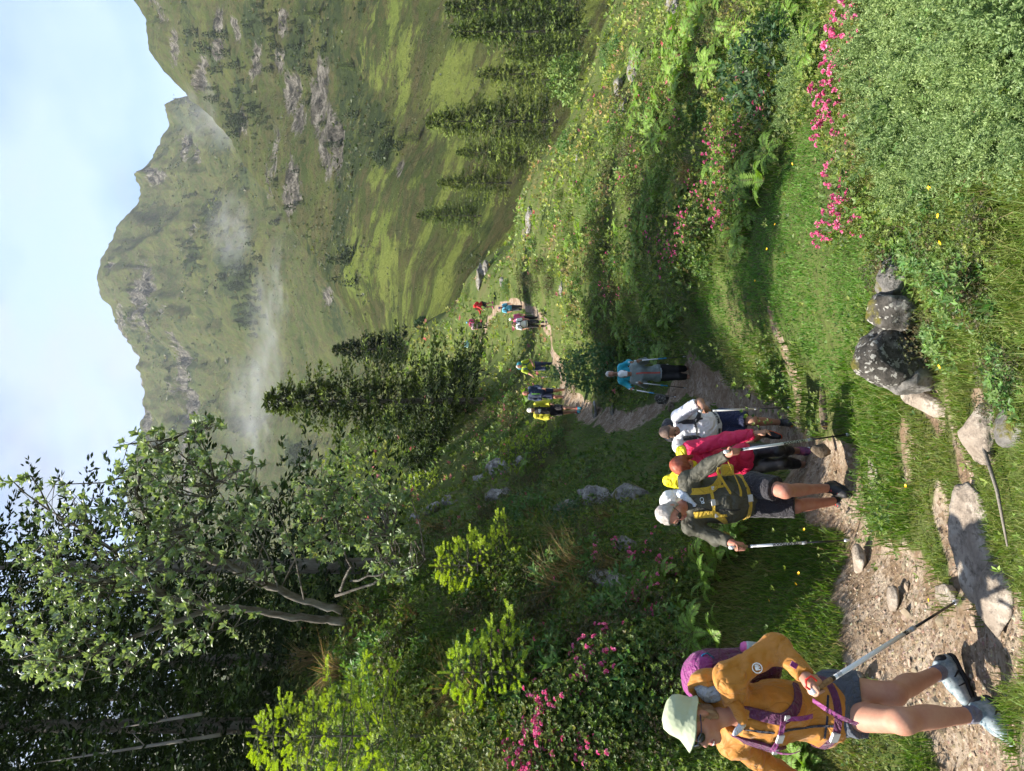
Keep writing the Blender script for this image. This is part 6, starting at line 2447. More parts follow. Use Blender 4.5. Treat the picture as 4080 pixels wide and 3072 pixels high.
def backpack(f, key, mat, smat, label, size=(0.14, 0.09, 0.23), lift=0.0, t=0.03, w=0.06, detail=True, lidmat=None, bmat=None, side=None, group=None, sternum=0.70, belt=True):
    """a rucksack worn by a figure: it hangs on the wearer, so it is a thing of its own"""
    J, q, Rm = f.J, f.s, f.TR
    sd, fw, up = Rm[:, 0], Rm[:, 1], Rm[:, 2]
    if sd @ (J['shb'] - J['sha']) < 0:
        sd = -sd
    L = np.linalg.norm(J['N'] - J['P'])
    c = J['P'] + up * (L * 0.58 + lift) - fw * (0.11 + t + size[1]) * q
    root = thing('backpack', c, label, 'backpack', group)
    Rp = np.stack([sd, fw, up], 1)
    h = max(f.h, 0.008)
    S = Solid().box(c, (np.array(size) - 0.075) * q, Rp, 0.075 * q, 0.02)
    S.ell(c - up * 0.4 * size[2] * q - fw * size[1] * 0.7 * q, np.array((size[0] * 0.8, 0.07, size[2] * 0.5)) * q, Rp, 0.03)
    V, Q = S.build(h, folds(0.006, 8, 13))
    ob('bag', mesh_np('bag', V - c, Q), mat, root)
    S = Solid().ell(c + up * size[2] * 0.86 * q, np.array((size[0] * 1.04, size[1] * 1.1, 0.105)) * q, Rp, 0.02).cut(c + up * size[2] * 0.72 * q, -up)
    V, Q = S.build(h, folds(0.006, 9, 17))
    ob('lid', mesh_np('lid', V - c, Q), lidmat or mat, root)
    P0 = J['P']
    fr = []
    for sg in (-1, 1):
        pts = [J['N'] + sd * sg * 0.09 * q - fw * 0.12 * q - up * 0.03, J['N'] + sd * sg * 0.105 * q + up * 0.06 * q, P0 + up * L * 0.86 + sd * sg * 0.105 * q + fw * 0.16 * q,
               P0 + up * L * 0.66 + sd * sg * 0.115 * q + fw * 0.18 * q, P0 + up * L * 0.47 + sd * sg * 0.165 * q + fw * 0.10 * q, P0 + up * L * 0.40 + sd * sg * 0.21 * q - fw * 0.02 * q]
        o, A, Nn = f.strap('shoulder_strap', key, pts, [w * (0.8 + 0.2 * math.sin(i / 15 * math.pi)) * q if i < 12 else w * q * (0.75 - 0.1 * (i - 12)) for i in range(16)], smat, root, 0.003, 0.014 * q, 16, base=c)
        fr.append((A, Nn))
        if detail:
            k = 9
            d = A[k + 1] - A[k]
            p0 = A[k] + Nn[k] * 0.016
            e = [p0 + (Nn[k] * 0.012 * math.sin(i * 0.8) - up * 0.035 * i + sd * sg * 0.002 * i) * q for i in range(5)]
            Bits().ribbon(e, [Nn[k]] * 5, 0.024 * q, 0.003).build('webbing_end', bmat or smat, root, c, False)
            Bits().box(p0, np.array((0.016, 0.005, 0.013)) * q, np.stack([sd, fw, up], 1)).build('strap_buckle', POLE['buckle'], root, c, False)
    a, b = P0 + up * L * sternum - sd * 0.11 * q + fw * 0.17 * q, P0 + up * L * sternum + sd * 0.11 * q + fw * 0.17 * q
    o, A, Nn = f.strap('chest_strap', key, [a, (a + b) / 2 + fw * 0.02, b], 0.026 * q, bmat or smat, root, 0.016, 0.004, 9, base=c)
    if detail:
        Bits().box(A[4] + Nn[4] * 0.006, np.array((0.026, 0.006, 0.017)) * q, np.stack([sd, fw, up], 1)).build('chest_buckle', POLE['buckle'], root, c, False)
    if belt:
        pts = [P0 + up * 0.05 * q + (sd * math.sin(t_) * 0.22 + fw * math.cos(t_) * 0.19) * q for t_ in np.linspace(-1.9, 1.9, 9)]
        o, A, Nn = f.strap('hip_belt', key, pts, 0.036 * q, smat, root, 0.003, 0.006, 21, base=c)
        if detail:
            Bits().box(A[10] + Nn[10] * 0.008, np.array((0.03, 0.008, 0.02)) * q, np.stack([sd, fw, up], 1)).build('belt_buckle', POLE['buckle'], root, c, False)
    return root, c, (sd, fw, up)


def PX(d, Y):
    return {k: P(v[0], v[1], Y + (v[2] if len(v) > 2 else 0)) for k, v in d.items()}


# ================================================================ the walker in front: ochre jacket, sage hat
def lead_walker():
    J = {'H': P(47, 697, 3.60), 'N': P(59, 735, 3.66), 'sha': P(29, 734, 3.76), 'shb': P(92, 730, 3.56), 'ela': P(-3, 778, 3.84), 'wra': P(-22, 818, 3.6),
         'elb': P(125, 776, 3.62), 'wrb': P(91, 808, 3.38), 'P': P(64, 824, 3.76), 'hipa': P(57, 834, 3.74), 'hipb': P(80, 832, 3.74), 'kna': P(50, 903, 3.42), 'ana': P(57, 980, 3.5), 'knb': P(77, 893, 3.66), 'anb': P(100, 942, 3.98)}
    base = (J['ana'] + J['anb']) / 2
    base[2] = gz(base[0], base[1])
    f = Figure('person', base, J, 0.007, 0.95, face=(-0.50, -0.86, 0.10), headup=(0.10, -0.1, 1), fem=True,
               label='woman in ochre rain jacket and sage green sun hat stepping up the trail')
    ochre = M('ochre_shell_fabric', (0.40, 0.165, 0.022), 0.62, 0.3, var=(3, 0.3, (0.35, 0.14, 0.02)), bump=(60, 0.12, 0.004), sheen=0.1, wrinkle=((4.5, 0.035), (13, 0.008)))
    plum = cloth('plum_nylon', (0.22, 0.03, 0.155), 0.55)
    dplum = cloth('dark_plum_nylon', (0.085, 0.014, 0.055), 0.6)
    pole_top, pole_tip = P(79, 811, 3.325), gp(171, 955)
    pd = unit(pole_tip - pole_top)
    S = Solid()
    f.torso(S, 0.0)
    for e in 'ab':
        f.arm(S, e, 0.0, flat=False)
        f.leg(S, e, 0.0, flat=False)
    f.hand(S, 'b', -pd, pole_top + pd * 0.05, size=1.0)
    f.hand(S, 'a')
    f.head(S)
    f.part('body', S, SK_TAN)
    # jacket
    S = Solid()
    f.torso(S, 0.026, 0.06)
    S.cone(f.J['N'] - f.TR[:, 2] * 0.03, f.J['N'] + f.TR[:, 2] * 0.045 + f.TR[:, 1] * 0.03, 0.088, 0.088, 0.03, flat=True)
    S.cone(f.J['N'] + f.TR[:, 2] * 0.0 + f.TR[:, 1] * 0.03, f.J['N'] + f.TR[:, 2] * 0.08 + f.TR[:, 1] * 0.05, 0.066, 0.07, 0.015, flat=True, sub=True)
    w = f.TR[:, 2]
    S.ell(f.J['P'] + f.TR[:, 1] * 0.05 + w * 0.02, (0.17, 0.13, 0.09), f.TR, 0.04)
    S.cut(f.J['P'] - w * 0.075, -w)
    f.arm(S, 'a', 0.015, 0.04, 0.97)
    f.arm(S, 'b', 0.015, 0.04, 0.95)
    jk = f.part('jacket', S, ochre, folds(0.013, 6.5, 2), keep='top')
    # hood with its grey lining
    hc = P(84, 708, 3.69)
    Rh = frame((-0.55, -0.75, 0.15), (0.35, 0.1, 0.9))
    S = Solid().ell(hc, (0.10, 0.08, 0.10), Rh, 0.02)
    S.ell(hc - Rh[:, 2] * 0.06, (0.115, 0.085, 0.075), Rh, 0.05)
    S.cone(P(72, 733, 3.58), P(52, 742, 3.49), 0.035, 0.026, 0.03)
    S.ell(hc + Rh[:, 1] * 0.055 + Rh[:, 2] * 0.0, (0.075, 0.065, 0.08), Rh, 0.02, sub=True)
    hd = f.part('hood', S, ochre, folds(0.008, 10, 6), parent=jk)
    S = Solid().ell(hc + Rh[:, 1] * 0.012 - Rh[:, 2] * 0.015, (0.076, 0.045, 0.08), Rh, 0.02)
    f.part('hood_lining', S, cloth('grey_lining', (0.36, 0.38, 0.42), 0.6), folds(0.012, 14, 8), parent=hd)
    S = Solid().cone(P(46, 742, 3.50), P(37, 735, 3.47), 0.018, 0.013, 0.01)
    f.part('collar_flap', S, cloth('white_lining', (0.62, 0.66, 0.72), 0.6), folds(0.004, 20, 5), parent=jk)
    # zip, hem cord and pocket
    navy = cloth('navy_tape', (0.01, 0.012, 0.03), 0.5)
    f.strap('front_zip', 'top', [P(38, 742, 3.54), P(36, 765, 3.54), P(38, 788, 3.56), P(43, 806, 3.58), P(47, 836, 3.6)], 0.012, navy, jk, 0.001, 0.003, 18)
    f.strap('hem_cord', 'top', [P(34, 824, 3.62), P(54, 828, 3.58), P(78, 826, 3.6)], 0.010, navy, jk, 0.001, 0.003, 12)
    f.strap('arm_pocket_zip', 'top', [P(66, 782, 3.4), P(72, 789, 3.4)], 0.007, ochre, jk, 0.001, 0.002, 5)
    # round emblem on the sleeve
    loc, nr, _, _ = f.bvh['top'].find_nearest(Vector(P(104, 758, 3.5)))
    c, n = np.array(loc), np.array(nr)
    E = frame(n, (0, 0, 1))
    B = Bits()
    ring = [c + n * 0.004 + (E[:, 0] * math.cos(t) + E[:, 2] * math.sin(t)) * 0.0225 for t in np.linspace(0, 2 * math.pi, 21)]
    B.tube(ring, 0.0028, 5, cap=False)
    for (x, z, a, b) in ((0.0, 0.002, 0.013, 0.009), (-0.010, 0.004, 0.006, 0.007), (0.007, -0.008, 0.003, 0.007), (-0.004, -0.008, 0.003, 0.007), (-0.013, -0.004, 0.002, 0.007)):
        ctr = c + n * 0.0035 + E[:, 0] * x + E[:, 2] * z
        V = [ctr + E[:, 0] * a * math.cos(t) + E[:, 2] * b * math.sin(t) for t in np.linspace(0, 2 * math.pi, 12, endpoint=False)]
        B.add(V + [v + n * 0.002 for v in V], [(12 + i, 12 + i + 1, 12 + (11 - i) - 0, 12 + (12 - i) % 12) for i in range(1, 5)] + [(i, (i + 1) % 12, 12 + (i + 1) % 12, 12 + i) for i in range(12)])
    B.build('sleeve_emblem', M('white_print', (0.8, 0.8, 0.78), 0.5), jk, f.base, False)
    # shorts
    S = Solid()
    S.ell(f.J['P'] - w * 0.03, (0.175, 0.135, 0.12), f.TR, 0.04)
    S.cut(f.J['P'] + w * 0.04, w)
    f.leg(S, 'a', 0.022, 0.03, 0.20, taper=0.2)
    f.leg(S, 'b', 0.022, 0.03, 0.22, taper=0.2)
    f.part('shorts', S, cloth('slate_shorts', (0.062, 0.072, 0.095), 0.8), folds(0.006, 10, 12), keep='shorts')
    # boots
    gs = M('grey_boot', (0.10, 0.145, 0.17), 0.6, 0.3, var=(26, 0.9, (0.30, 0.34, 0.36)), bump=(120, 0.3, 0.004))
    bs = M('black_rubber', (0.012, 0.012, 0.014), 0.7, 0.3)
    sk = cloth('heather_sock', (0.14, 0.14, 0.19), 0.9, 0.5)
    f.foot('a', (-0.42, -0.90, -0.12), gs, bs, lace=cloth('blue_lace', (0.05, 0.10, 0.14)), sock=sk, sock_h=0.085, toe=bs)
    f.foot('b', (-0.74, -0.66, -0.08), gs, bs, lace=cloth('blue_lace', (0.05, 0.10, 0.14)), sock=sk, sock_h=0.09, toe=bs)
    # head
    hair(f, M('brown_blonde_hair', (0.20, 0.12, 0.065), 0.6, 0.3, var=(60, 0.7, (0.36, 0.25, 0.14)), aniso=(1, 1, 0.2)), seed=3)
    hm = M('sage_quilted_cotton', (0.36, 0.40, 0.27), 0.85, 0.15, var=(6, 0.3, (0.40, 0.44, 0.31)), bump=(38, 0.5, 0.006), voro=True)
    bucket_hat(f, hm)
    sunglasses(f, LENS, M('navy_frame', (0.01, 0.015, 0.09), 0.3, 0.5))
    face_bits(f, teeth=True, eyes=False)
    # rucksack
    pk, c, (sd, fw, up) = backpack(f, 'top', dplum, dplum, 'plum coloured rucksack on the back of the woman in the ochre jacket', (0.14, 0.10, 0.24), 0.09, 0.04, 0.058, bmat=plum, lidmat=plum)  # plum lid over darker bag: sunlit top and shaded sides put into colour
    B = Bits().tube([P(116, 702, 3.8), P(118, 707, 3.8), P(113, 714, 3.8), P(109, 711, 3.8), P(112, 703, 3.8), P(116, 702, 3.8)], 0.004, 6, False)
    B.build('carabiner', M('blue_metal', (0.02, 0.22, 0.5), 0.25, 0.5, metal=0.8), pk, c)
    S = Solid().cone(P(119, 776, 3.86), P(123, 748, 3.84), 0.037, 0.035, 0.01)
    V, Q = S.build(0.008)
    bt = tag(ob('water_bottle', mesh_np('water_bottle', V - P(119, 776, 3.86), Q), M('grey_bottle', (0.32, 0.36, 0.42), 0.25, 0.5), None, P(119, 776, 3.86)), 'grey drinking bottle in the side pocket of the plum rucksack', 'bottle')
    Bits().tube([P(123.2, 749, 3.84), P(123.8, 744, 3.84), P(124.2, 741, 3.84)], [0.03, 0.03, 0.02], 12).build('bottle_cap', M('pink_cap', (0.6, 0.12, 0.35), 0.4), bt, P(119, 776, 3.86))
    f.strap('side_pocket', 'top', [P(112, 760, 3.9), P(116, 775, 3.9)], 0.05, dplum, pk, 0.06, 0.01, 5, base=c)
    pts = [P(71, 813, 3.42), P(62, 826, 3.36), P(54, 840, 3.37), P(47, 857, 3.44)]
    Bits().ribbon(pts, [(-0.3, -1, 0.2)] * 4, 0.022, 0.003).build('belt_webbing_end', plum, pk, c, False)
    pts = [P(55, 840, 3.42), P(75, 846, 3.40), P(81, 852, 3.42), P(78, 858, 3.42)]
    # cuff with its tab, wrist loop, pole
    Bits().box(P(104, 797, 3.42), (0.012, 0.006, 0.03), frame((0.4, -0.9, 0.1), (-0.5, 0, -0.7))).build('cuff_tab', plum, jk, f.base, False)
    tp = trek_pole(pole_top, pole_tip, 'pale grey pole held across the path by the woman in the ochre jacket', 'white', text='TSL', split=0.60)
    Bits().tube([pole_top + pd * 0.01, P(84, 806, 3.33), P(91, 806, 3.335), P(95, 811, 3.34), P(90, 817, 3.325)], 0.0055, 6).build('wrist_loop', POLE['red'], tp, pole_tip)
    return f


# ================================================================ grey haired man in the dark olive jacket
def olive_man():
    J = {'H': P(257, 671, 6.32), 'N': P(268, 687, 6.5), 'sha': P(246, 691, 6.45), 'shb': P(290, 688, 6.48), 'ela': P(233, 716, 6.38), 'wra': P(228, 732, 6.22),
         'elb': P(306, 710, 6.34), 'wrb': P(318, 730, 6.14), 'P': P(275, 746, 6.58), 'hipa': P(267, 754, 6.56), 'hipb': P(287, 754, 6.52), 'kna': P(265, 795, 6.42), 'ana': P(270, 836, 6.6), 'knb': P(280, 785, 6.24), 'anb': P(283, 829, 6.5)}
    base = (J['ana'] + J['anb']) / 2
    base[2] = gz(base[0], base[1])
    f = Figure('person', base, J, 0.010, 1.0, face=(-0.28, -0.75, -0.52), headup=(-0.1, -0.3, 1), belly=0.06,
               label='grey haired man in dark olive jacket and sunglasses looking down between two poles')
    olive = M('olive_shell_fabric', (0.066, 0.064, 0.048), 0.66, 0.25, var=(4, 0.2, (0.05, 0.05, 0.038)), bump=(60, 0.15, 0.004), wrinkle=((4.5, 0.035), (13, 0.008)))
    yellow = cloth('mustard_webbing', (0.50, 0.33, 0.03), 0.7)
    pts = {}
    pa_top, pa_tip = P(223.5, 729, 6.12), gp(231, 848)
    pb_top, pb_tip = P(319, 724, 6.03), gp(337, 850)
    S = Solid()
    f.torso(S)
    for e, tp, ti in (('a', pa_top, pa_tip), ('b', pb_top, pb_tip)):
        f.arm(S, e, flat=False)
        f.leg(S, e, 0.002, flat=False)
        d = unit(ti - tp)
        f.hand(S, e, -d, tp + d * 0.095, size=1.05)
    f.head(S)
    f.part('body', S, SK_RED)
    w = f.TR[:, 2]
    S = Solid()
    f.torso(S, 0.034, 0.06)
    S.cone(J['N'] - w * 0.03, J['N'] + w * 0.05 + f.TR[:, 1] * 0.03, 0.09, 0.082, 0.03, flat=True)
    S.cut(J['P'] - w * 0.06, -w)
    f.arm(S, 'a', 0.018, 0.04, 0.94)
    f.arm(S, 'b', 0.018, 0.04, 0.94)
    jk = f.part('jacket', S, olive, folds(0.0125, 6.5, 22), keep='top')
    S = Solid().cone(P(275, 684, 6.42), P(266, 695, 6.36), 0.032, 0.014, 0.02).ell(P(277, 681, 6.47), (0.04, 0.036, 0.036), None, 0.03)
    f.part('collar_lining', S, cloth('pale_blue_lining', (0.52, 0.57, 0.65), 0.6), folds(0.012, 12, 8), parent=jk)
    blk = cloth('black_tape', (0.01, 0.01, 0.011), 0.5)
    f.strap('front_zip', 'top', [P(257, 697, 6.2), P(254, 720, 6.2), P(258, 750, 6.25)], 0.012, blk, jk, 0.001, 0.003, 14)
    for k, (x, y) in enumerate(((0, 0), (1.3, 0.4))):
        pass
    loc, nr, _, _ = f.bvh['top'].find_nearest(Vector(P(270.5, 702, 6.2)))
    c, n = np.array(loc), np.array(nr)
    E = frame(n, (0, 0, 1))
    B = Bits()
    for (x, z, r) in ((-0.006, 0, 0.017), (0.02, -0.004, 0.009), (0.02, -0.014, 0.006)):
        B.tube([c + n * 0.004 + (E[:, 0] * (x + math.cos(t) * r) + E[:, 2] * (z + math.sin(t) * r * 0.9)) for t in np.linspace(0, 2 * math.pi, 11)], 0.003, 4, False)
    B.build('chest_emblem', M('pale_print', (0.6, 0.66, 0.7), 0.5), jk, f.base)
    S = Solid()
    S.ell(J['P'] - w * 0.02, (0.185, 0.15, 0.14), f.TR, 0.04)
    S.cut(J['P'] + w * 0.05, w)
    f.leg(S, 'a', 0.026, 0.03, 0.50, taper=0.3)
    f.leg(S, 'b', 0.026, 0.03, 0.36, taper=0.3)
    f.part('shorts', S, cloth('black_shorts', (0.018, 0.016, 0.022), 0.7), folds(0.008, 9, 32))
    bb = M('black_boot', (0.014, 0.014, 0.016), 0.6, 0.4, bump=(110, 0.4, 0.005))
    bs = bpy.data.materials['black_rubber']
    f.foot('a', (-0.55, -0.8, -0.15), bb, bs, lace=POLE['red'])
    f.foot('b', (-0.25, -0.95, -0.15), bb, bs, lace=POLE['red'])
    S = Solid()
    hair(f, M('white_hair', (0.42, 0.385, 0.355), 0.75, 0.2, var=(45, 0.9, (0.26, 0.23, 0.21)), bump=(70, 0.8, 0.008), aniso=(1, 1, 0.35)), seed=5, full=0.006)
    sunglasses(f, LENS, POLE['black'])
    face_bits(f, eyes=False)
    pk, c, ax = backpack(f, 'top', cloth('white_rain_cover', (0.78, 0.77, 0.74), 0.6), yellow, 'white topped rucksack with mustard straps on the man in the olive jacket', (0.105, 0.085, 0.24), 0.08, 0.05, 0.058, bmat=yellow)
    S = Solid().box(P(301, 727, 6.44), (0.025, 0.01, 0.03), f.TR, 0.025, 0.02)
    V, Q = S.build(0.009, folds(0.005, 14, 5))
    ob('hip_pocket', mesh_np('hip_pocket', V - c, Q), yellow, pk)
    for q in ([P(297, 722, 6.2), P(287, 729, 6.2), P(277, 735, 6.22)], [P(300, 745, 6.25), P(291, 752, 6.2), P(282, 750, 6.2), P(276, 746, 6.25)]):
        f.strap('compression_strap', 'top', q, 0.02, yellow, pk, 0.012, 0.004, 9, base=c)
    f.strap('compression_strap', 'top', [P(238, 722, 6.4), P(240, 735, 6.35)], 0.02, yellow, pk, 0.02, 0.004, 6, base=c)
    trek_pole(pa_top, pa_tip, 'white and black pole upright in the right hand of the man in the olive jacket', 'white', text='TSL OUTDOOR', split=0.56)
    trek_pole(pb_top, pb_tip, 'slanting white lettered pole in the left hand of the man in the olive jacket', 'white', text='TSL OUTDOOR', split=0.62)
    return f


# ================================================================ red haired woman bending forward in pink and yellow
def redhead():
    J = PX({'H': (305, 682, -0.3), 'N': (306, 692, -0.05), 'sha': (291, 684, 0.05), 'shb': (322, 690, -0.05), 'ela': (282, 708, 0.0), 'wra': (292, 736, -0.2), 'elb': (332, 727, -0.2), 'wrb': (338, 757, -0.3),
            'P': (312, 745, 0.2), 'hipa': (304, 752, 0.2), 'hipb': (320, 752, 0.2), 'kna': (308, 783, 0.05), 'ana': (306, 808, 0.25), 'knb': (321, 778, -0.05), 'anb': (320, 799, 0.3)}, 7.7)
    base = (J['ana'] + J['anb']) / 2
    base[2] = gz(base[0], base[1])
    f = Figure('person', base, J, 0.0115, 0.94, face=(-0.25, -0.5, -0.8), headup=(-0.1, -0.85, 0.5), fem=True,
               label='red haired woman in pink and yellow jacket bending forward behind the man in olive')
    pink = M('pink_shell_fabric', (0.60, 0.018, 0.085), 0.6, 0.35, bump=(60, 0.15, 0.004), wrinkle=((4.5, 0.035), (13, 0.008)))
    yel = M('lemon_shell_fabric', (0.70, 0.62, 0.02), 0.6, 0.35, bump=(60, 0.15, 0.004), wrinkle=((4.5, 0.035), (13, 0.008)))
    S = Solid()
    f.torso(S)
    for e in 'ab':
        f.arm(S, e, flat=False)
        f.leg(S, e, flat=False)
        f.hand(S, e)
    f.head(S)
    f.part('body', S, SK_TAN)
    w = f.TR[:, 2]
    S = Solid()
    f.torso(S, 0.03, 0.06)
    S.cut(J['P'] - w * 0.03, -w)
    f.arm(S, 'a', 0.03, 0.04, 0.96)
    f.arm(S, 'b', 0.03, 0.04, 0.96)
    jk = f.part('jacket', S, pink, folds(0.011, 8, 42), keep='top')
    S = Solid()
    S.cone(P(304, 691, 7.62), P(290, 668, 7.74), 0.075, 0.05, 0.03).cone(P(290, 668, 7.74), P(284, 690, 7.74), 0.05, 0.065, 0.03)
    S.cone(P(306, 690, 7.72), P(319, 683, 7.66), 0.085, 0.075, 0.03)
    f.part('shoulder_yoke', S, yel, folds(0.010, 9, 44), parent=jk)
    S = Solid()
    S.ell(J['P'] - w * 0.02, (0.172, 0.135, 0.13), f.TR, 0.04)
    S.cut(J['P'] + w * 0.05, w)
    f.leg(S, 'a', 0.010, 0.03, 0.80)
    f.leg(S, 'b', 0.010, 0.03, 0.80)
    f.part('leggings', S, M('black_leggings', (0.010, 0.010, 0.012), 0.4, 0.5), folds(0.003, 14, 46))
    sh = M('navy_pink_shoe', (0.012, 0.02, 0.06), 0.6, 0.3, var=(20, 0.8, (0.3, 0.05, 0.12)))
    f.foot('a', (-0.2, -0.95, -0.15), sh, POLE['white'])
    f.foot('b', (0.0, -1, -0.2), sh, POLE['white'])
    H, Rm = J['H'], f.HR
    S = Solid().ell(H + Rm @ (0, -0.012, 0.025), (0.088, 0.106, 0.10), Rm, 0.02).ell(H + Rm @ (0, -0.05, -0.06), (0.085, 0.07, 0.12), Rm, 0.03)
    S.cone(H + Rm @ (0.07, -0.02, -0.02), H + Rm @ (0.085, 0.04, -0.17), 0.035, 0.02, 0.03).cone(H + Rm @ (-0.07, -0.02, -0.02), H + Rm @ (-0.085, 0.03, -0.15), 0.035, 0.02, 0.03)
    S.ell(H + Rm @ (0, 0.09, -0.06), (0.06, 0.08, 0.075), Rm, 0.01, sub=True)
    f.part('hair', S, M('auburn_hair', (0.20, 0.035, 0.018), 0.5, 0.4, var=(40, 0.8, (0.34, 0.10, 0.05)), bump=(60, 0.6, 0.008), aniso=(1, 1, 0.3)), folds(0.007, 20, 49))
    face_bits(f)
    return f


# ================================================================ man in the white T-shirt
def white_man():
    J = PX({'H': (339, 669, -0.15), 'N': (340, 678, 0.03), 'sha': (325, 679, 0.0), 'shb': (354.5, 678, 0.0), 'ela': (320, 700, 0.0), 'wra': (325, 720, -0.2), 'elb': (369, 700, -0.15), 'wrb': (364, 704, -0.38),
            'P': (346.5, 716, 0.15), 'hipa': (339, 722, 0.15), 'hipb': (354, 722, 0.12), 'kna': (332, 751, -0.1), 'ana': (337, 765, 0.25), 'knb': (350, 753, -0.08), 'anb': (348.5, 783, 0.05)}, 9.3)
    base = J['anb'].copy()
    base[2] = gz(base[0], base[1])
    f = Figure('person', base, J, 0.013, 1.0, face=(-0.12, -0.7, -0.62), headup=(0, -0.5, 1), belly=0.07,
               label='stout man in white T-shirt and navy shorts walking with head bowed')
    white = M('white_jersey', (0.72, 0.73, 0.78), 0.8, 0.2, bump=(60, 0.1, 0.004), sheen=0.2, wrinkle=((4.5, 0.035), (13, 0.008)))
    tp, ti = P(360, 699, 8.87), gp(363.5, 789)
    S = Solid()
    f.torso(S)
    for e in 'ab':
        f.arm(S, e, 0.004, flat=False)
        f.leg(S, e, 0.0, flat=False)
    d = unit(ti - tp)
    f.hand(S, 'b', -d, tp + d * 0.09, size=1.05)
    f.hand(S, 'a')
    f.head(S)
    f.part('body', S, SK_BRN)
    w = f.TR[:, 2]
    S = Solid()
    f.torso(S, 0.02, 0.06)
    S.cut(J['P'] - w * 0.03, -w)
    f.arm(S, 'a', 0.03, 0.04, 0.48)
    f.arm(S, 'b', 0.03, 0.04, 0.44)
    f.part('t_shirt', S, white, folds(0.010, 7, 52), keep='top')
    S = Solid()
    S.ell(J['P'] - w * 0.03, (0.175, 0.15, 0.13), f.TR, 0.04)
    S.cut(J['P'] + w * 0.03, w)
    f.leg(S, 'a', 0.032, 0.03, 0.40, taper=0.2)
    f.leg(S, 'b', 0.032, 0.03, 0.40, taper=0.2)
    f.part('shorts', S, cloth('navy_shorts', (0.012, 0.018, 0.055), 0.8), folds(0.006, 10, 53))
    sh = M('charcoal_shoe', (0.03, 0.03, 0.034), 0.6, 0.3)
    so = M('orange_sole', (0.75, 0.09, 0.02), 0.6, 0.3)
    sk = cloth('dark_sock', (0.025, 0.03, 0.04))
    f.foot('a', (-0.2, -0.7, -0.6), sh, so, sock=sk, up=(0, -0.6, 0.8))
    f.foot('b', (0.0, -1, -0.1), sh, so, sock=sk)
    hair(f, M('cropped_brown_hair', (0.11, 0.075, 0.06), 0.8, 0.2, var=(60, 0.5, (0.22, 0.16, 0.14))), seed=7, full=-0.002)
    face_bits(f)
    grey = cloth('charcoal_webbing', (0.035, 0.037, 0.045), 0.7)
    pk, c, _ = backpack(f, 'top', grey, grey, 'charcoal rucksack on the man in the white T-shirt', (0.15, 0.10, 0.24), 0.02, 0.03, 0.055)
    pts = [J['P'] + w * 0.03 + (f.TR[:, 0] * math.sin(t) * 0.25 + f.TR[:, 1] * math.cos(t) * 0.22) for t in np.linspace(-1.7, 1.7, 9)]
    f.strap('waist_pad', 'top', pts, 0.07, cloth('pale_grey_pad', (0.42, 0.44, 0.46)), pk, 0.001, 0.006, 21, base=c)
    trek_pole(tp, ti, 'white and black pole planted in front of the man in the white T-shirt', 'white', split=0.56)
    return f


# ================================================================ smaller figures down the trail
def small_figure(J, label, h, scale, skin, top, sleeve, bottom, blen, shoes, hairm=None, hat=None, hatm=None, face=(0, -1, -0.15), fem=False, belly=0.0, toes=None, topname='jacket', botname='trousers', hem=0.04, sock=None, group=None, tt=0.024, hands=None, peak=True, base=None):
    if base is None:
        base = (J['ana'] + J['anb']) / 2
        base[2] = gz(base[0], base[1])
    f = Figure('person', base, J, h, scale, face=face, fem=fem, belly=belly, label=label, group=group)
    S = Solid()
    f.torso(S)
    for e in 'ab':
        f.arm(S, e, flat=False)
        f.leg(S, e, flat=False)
        if hands and e in hands:
            f.hand(S, e, *hands[e])
        else:
            f.hand(S, e)
    f.head(S)
    f.part('body', S, skin)
    w = f.TR[:, 2]
    S = Solid()
    f.torso(S, tt, 0.05)
    S.cut(J['P'] - w * hem * scale, -w)
    f.arm(S, 'a', tt + 0.002, 0.04, sleeve)
    f.arm(S, 'b', tt + 0.002, 0.04, sleeve)
    f.part(topname, S, top, folds(0.009, 8, 60), keep='top')
    S = Solid()
    S.ell(J['P'] - w * 0.02, np.array((0.165, 0.13, 0.13)) * scale, f.TR, 0.04)
    S.cut(J['P'] + w * 0.03, w)
    for e in 'ab':
        f.leg(S, e, 0.018, 0.03, blen, taper=0.3 if blen < 0.5 else 1)
    f.part(botname, S, bottom, folds(0.005, 9, 61))
    toes = toes or {'a': (0, -1, -0.1), 'b': (0, -1, -0.1)}
    for e in 'ab':
        f.foot(e, toes[e], shoes, bpy.data.materials['black_rubber'], sock=sock)
    if hairm:
        hair(f, hairm, seed=9)
    if hat:
        cap(f, hatm, hat, peak)
    if h < 0.016:
        face_bits(f)
    return f


def template(u, vfeet, Y, height, lean=0.0, step=0.1, yaw=0.0, arms=None, side=1, bend=0.0):
    """joints of a person walking towards the camera"""
    q = height / 1.75
    b = P(u, vfeet, Y)
    T = {'H': (0, -0.05 - lean * 0.26, 1.60), 'N': (0, -lean * 0.2, 1.45), 'sha': (-0.18, -lean * 0.2, 1.42), 'shb': (0.18, -lean * 0.2, 1.42), 'ela': (-0.25, -0.02 - lean * .1, 1.16), 'elb': (0.25, -0.02 - lean * .1, 1.16),
         'wra': (-0.22, -0.16, 0.96), 'wrb': (0.22, -0.16, 0.96), 'P': (0, 0, 0.98), 'hipa': (-0.09, 0, 0.92), 'hipb': (0.09, 0, 0.92), 'kna': (-0.09, -0.06 - step * side, 0.50), 'knb': (0.09, -0.06 + step * side * .5, 0.50),
         'ana': (-0.09, -step * side * 1.2, 0.09), 'anb': (0.09, step * side * 1.4, 0.10)}
    T.update(arms or {})
    cy, sy = math.cos(yaw), math.sin(yaw)
    return {k: b + np.array((v[0] * cy - v[1] * sy, v[0] * sy + v[1] * cy, v[2])) * q for k, v in T.items()}, b


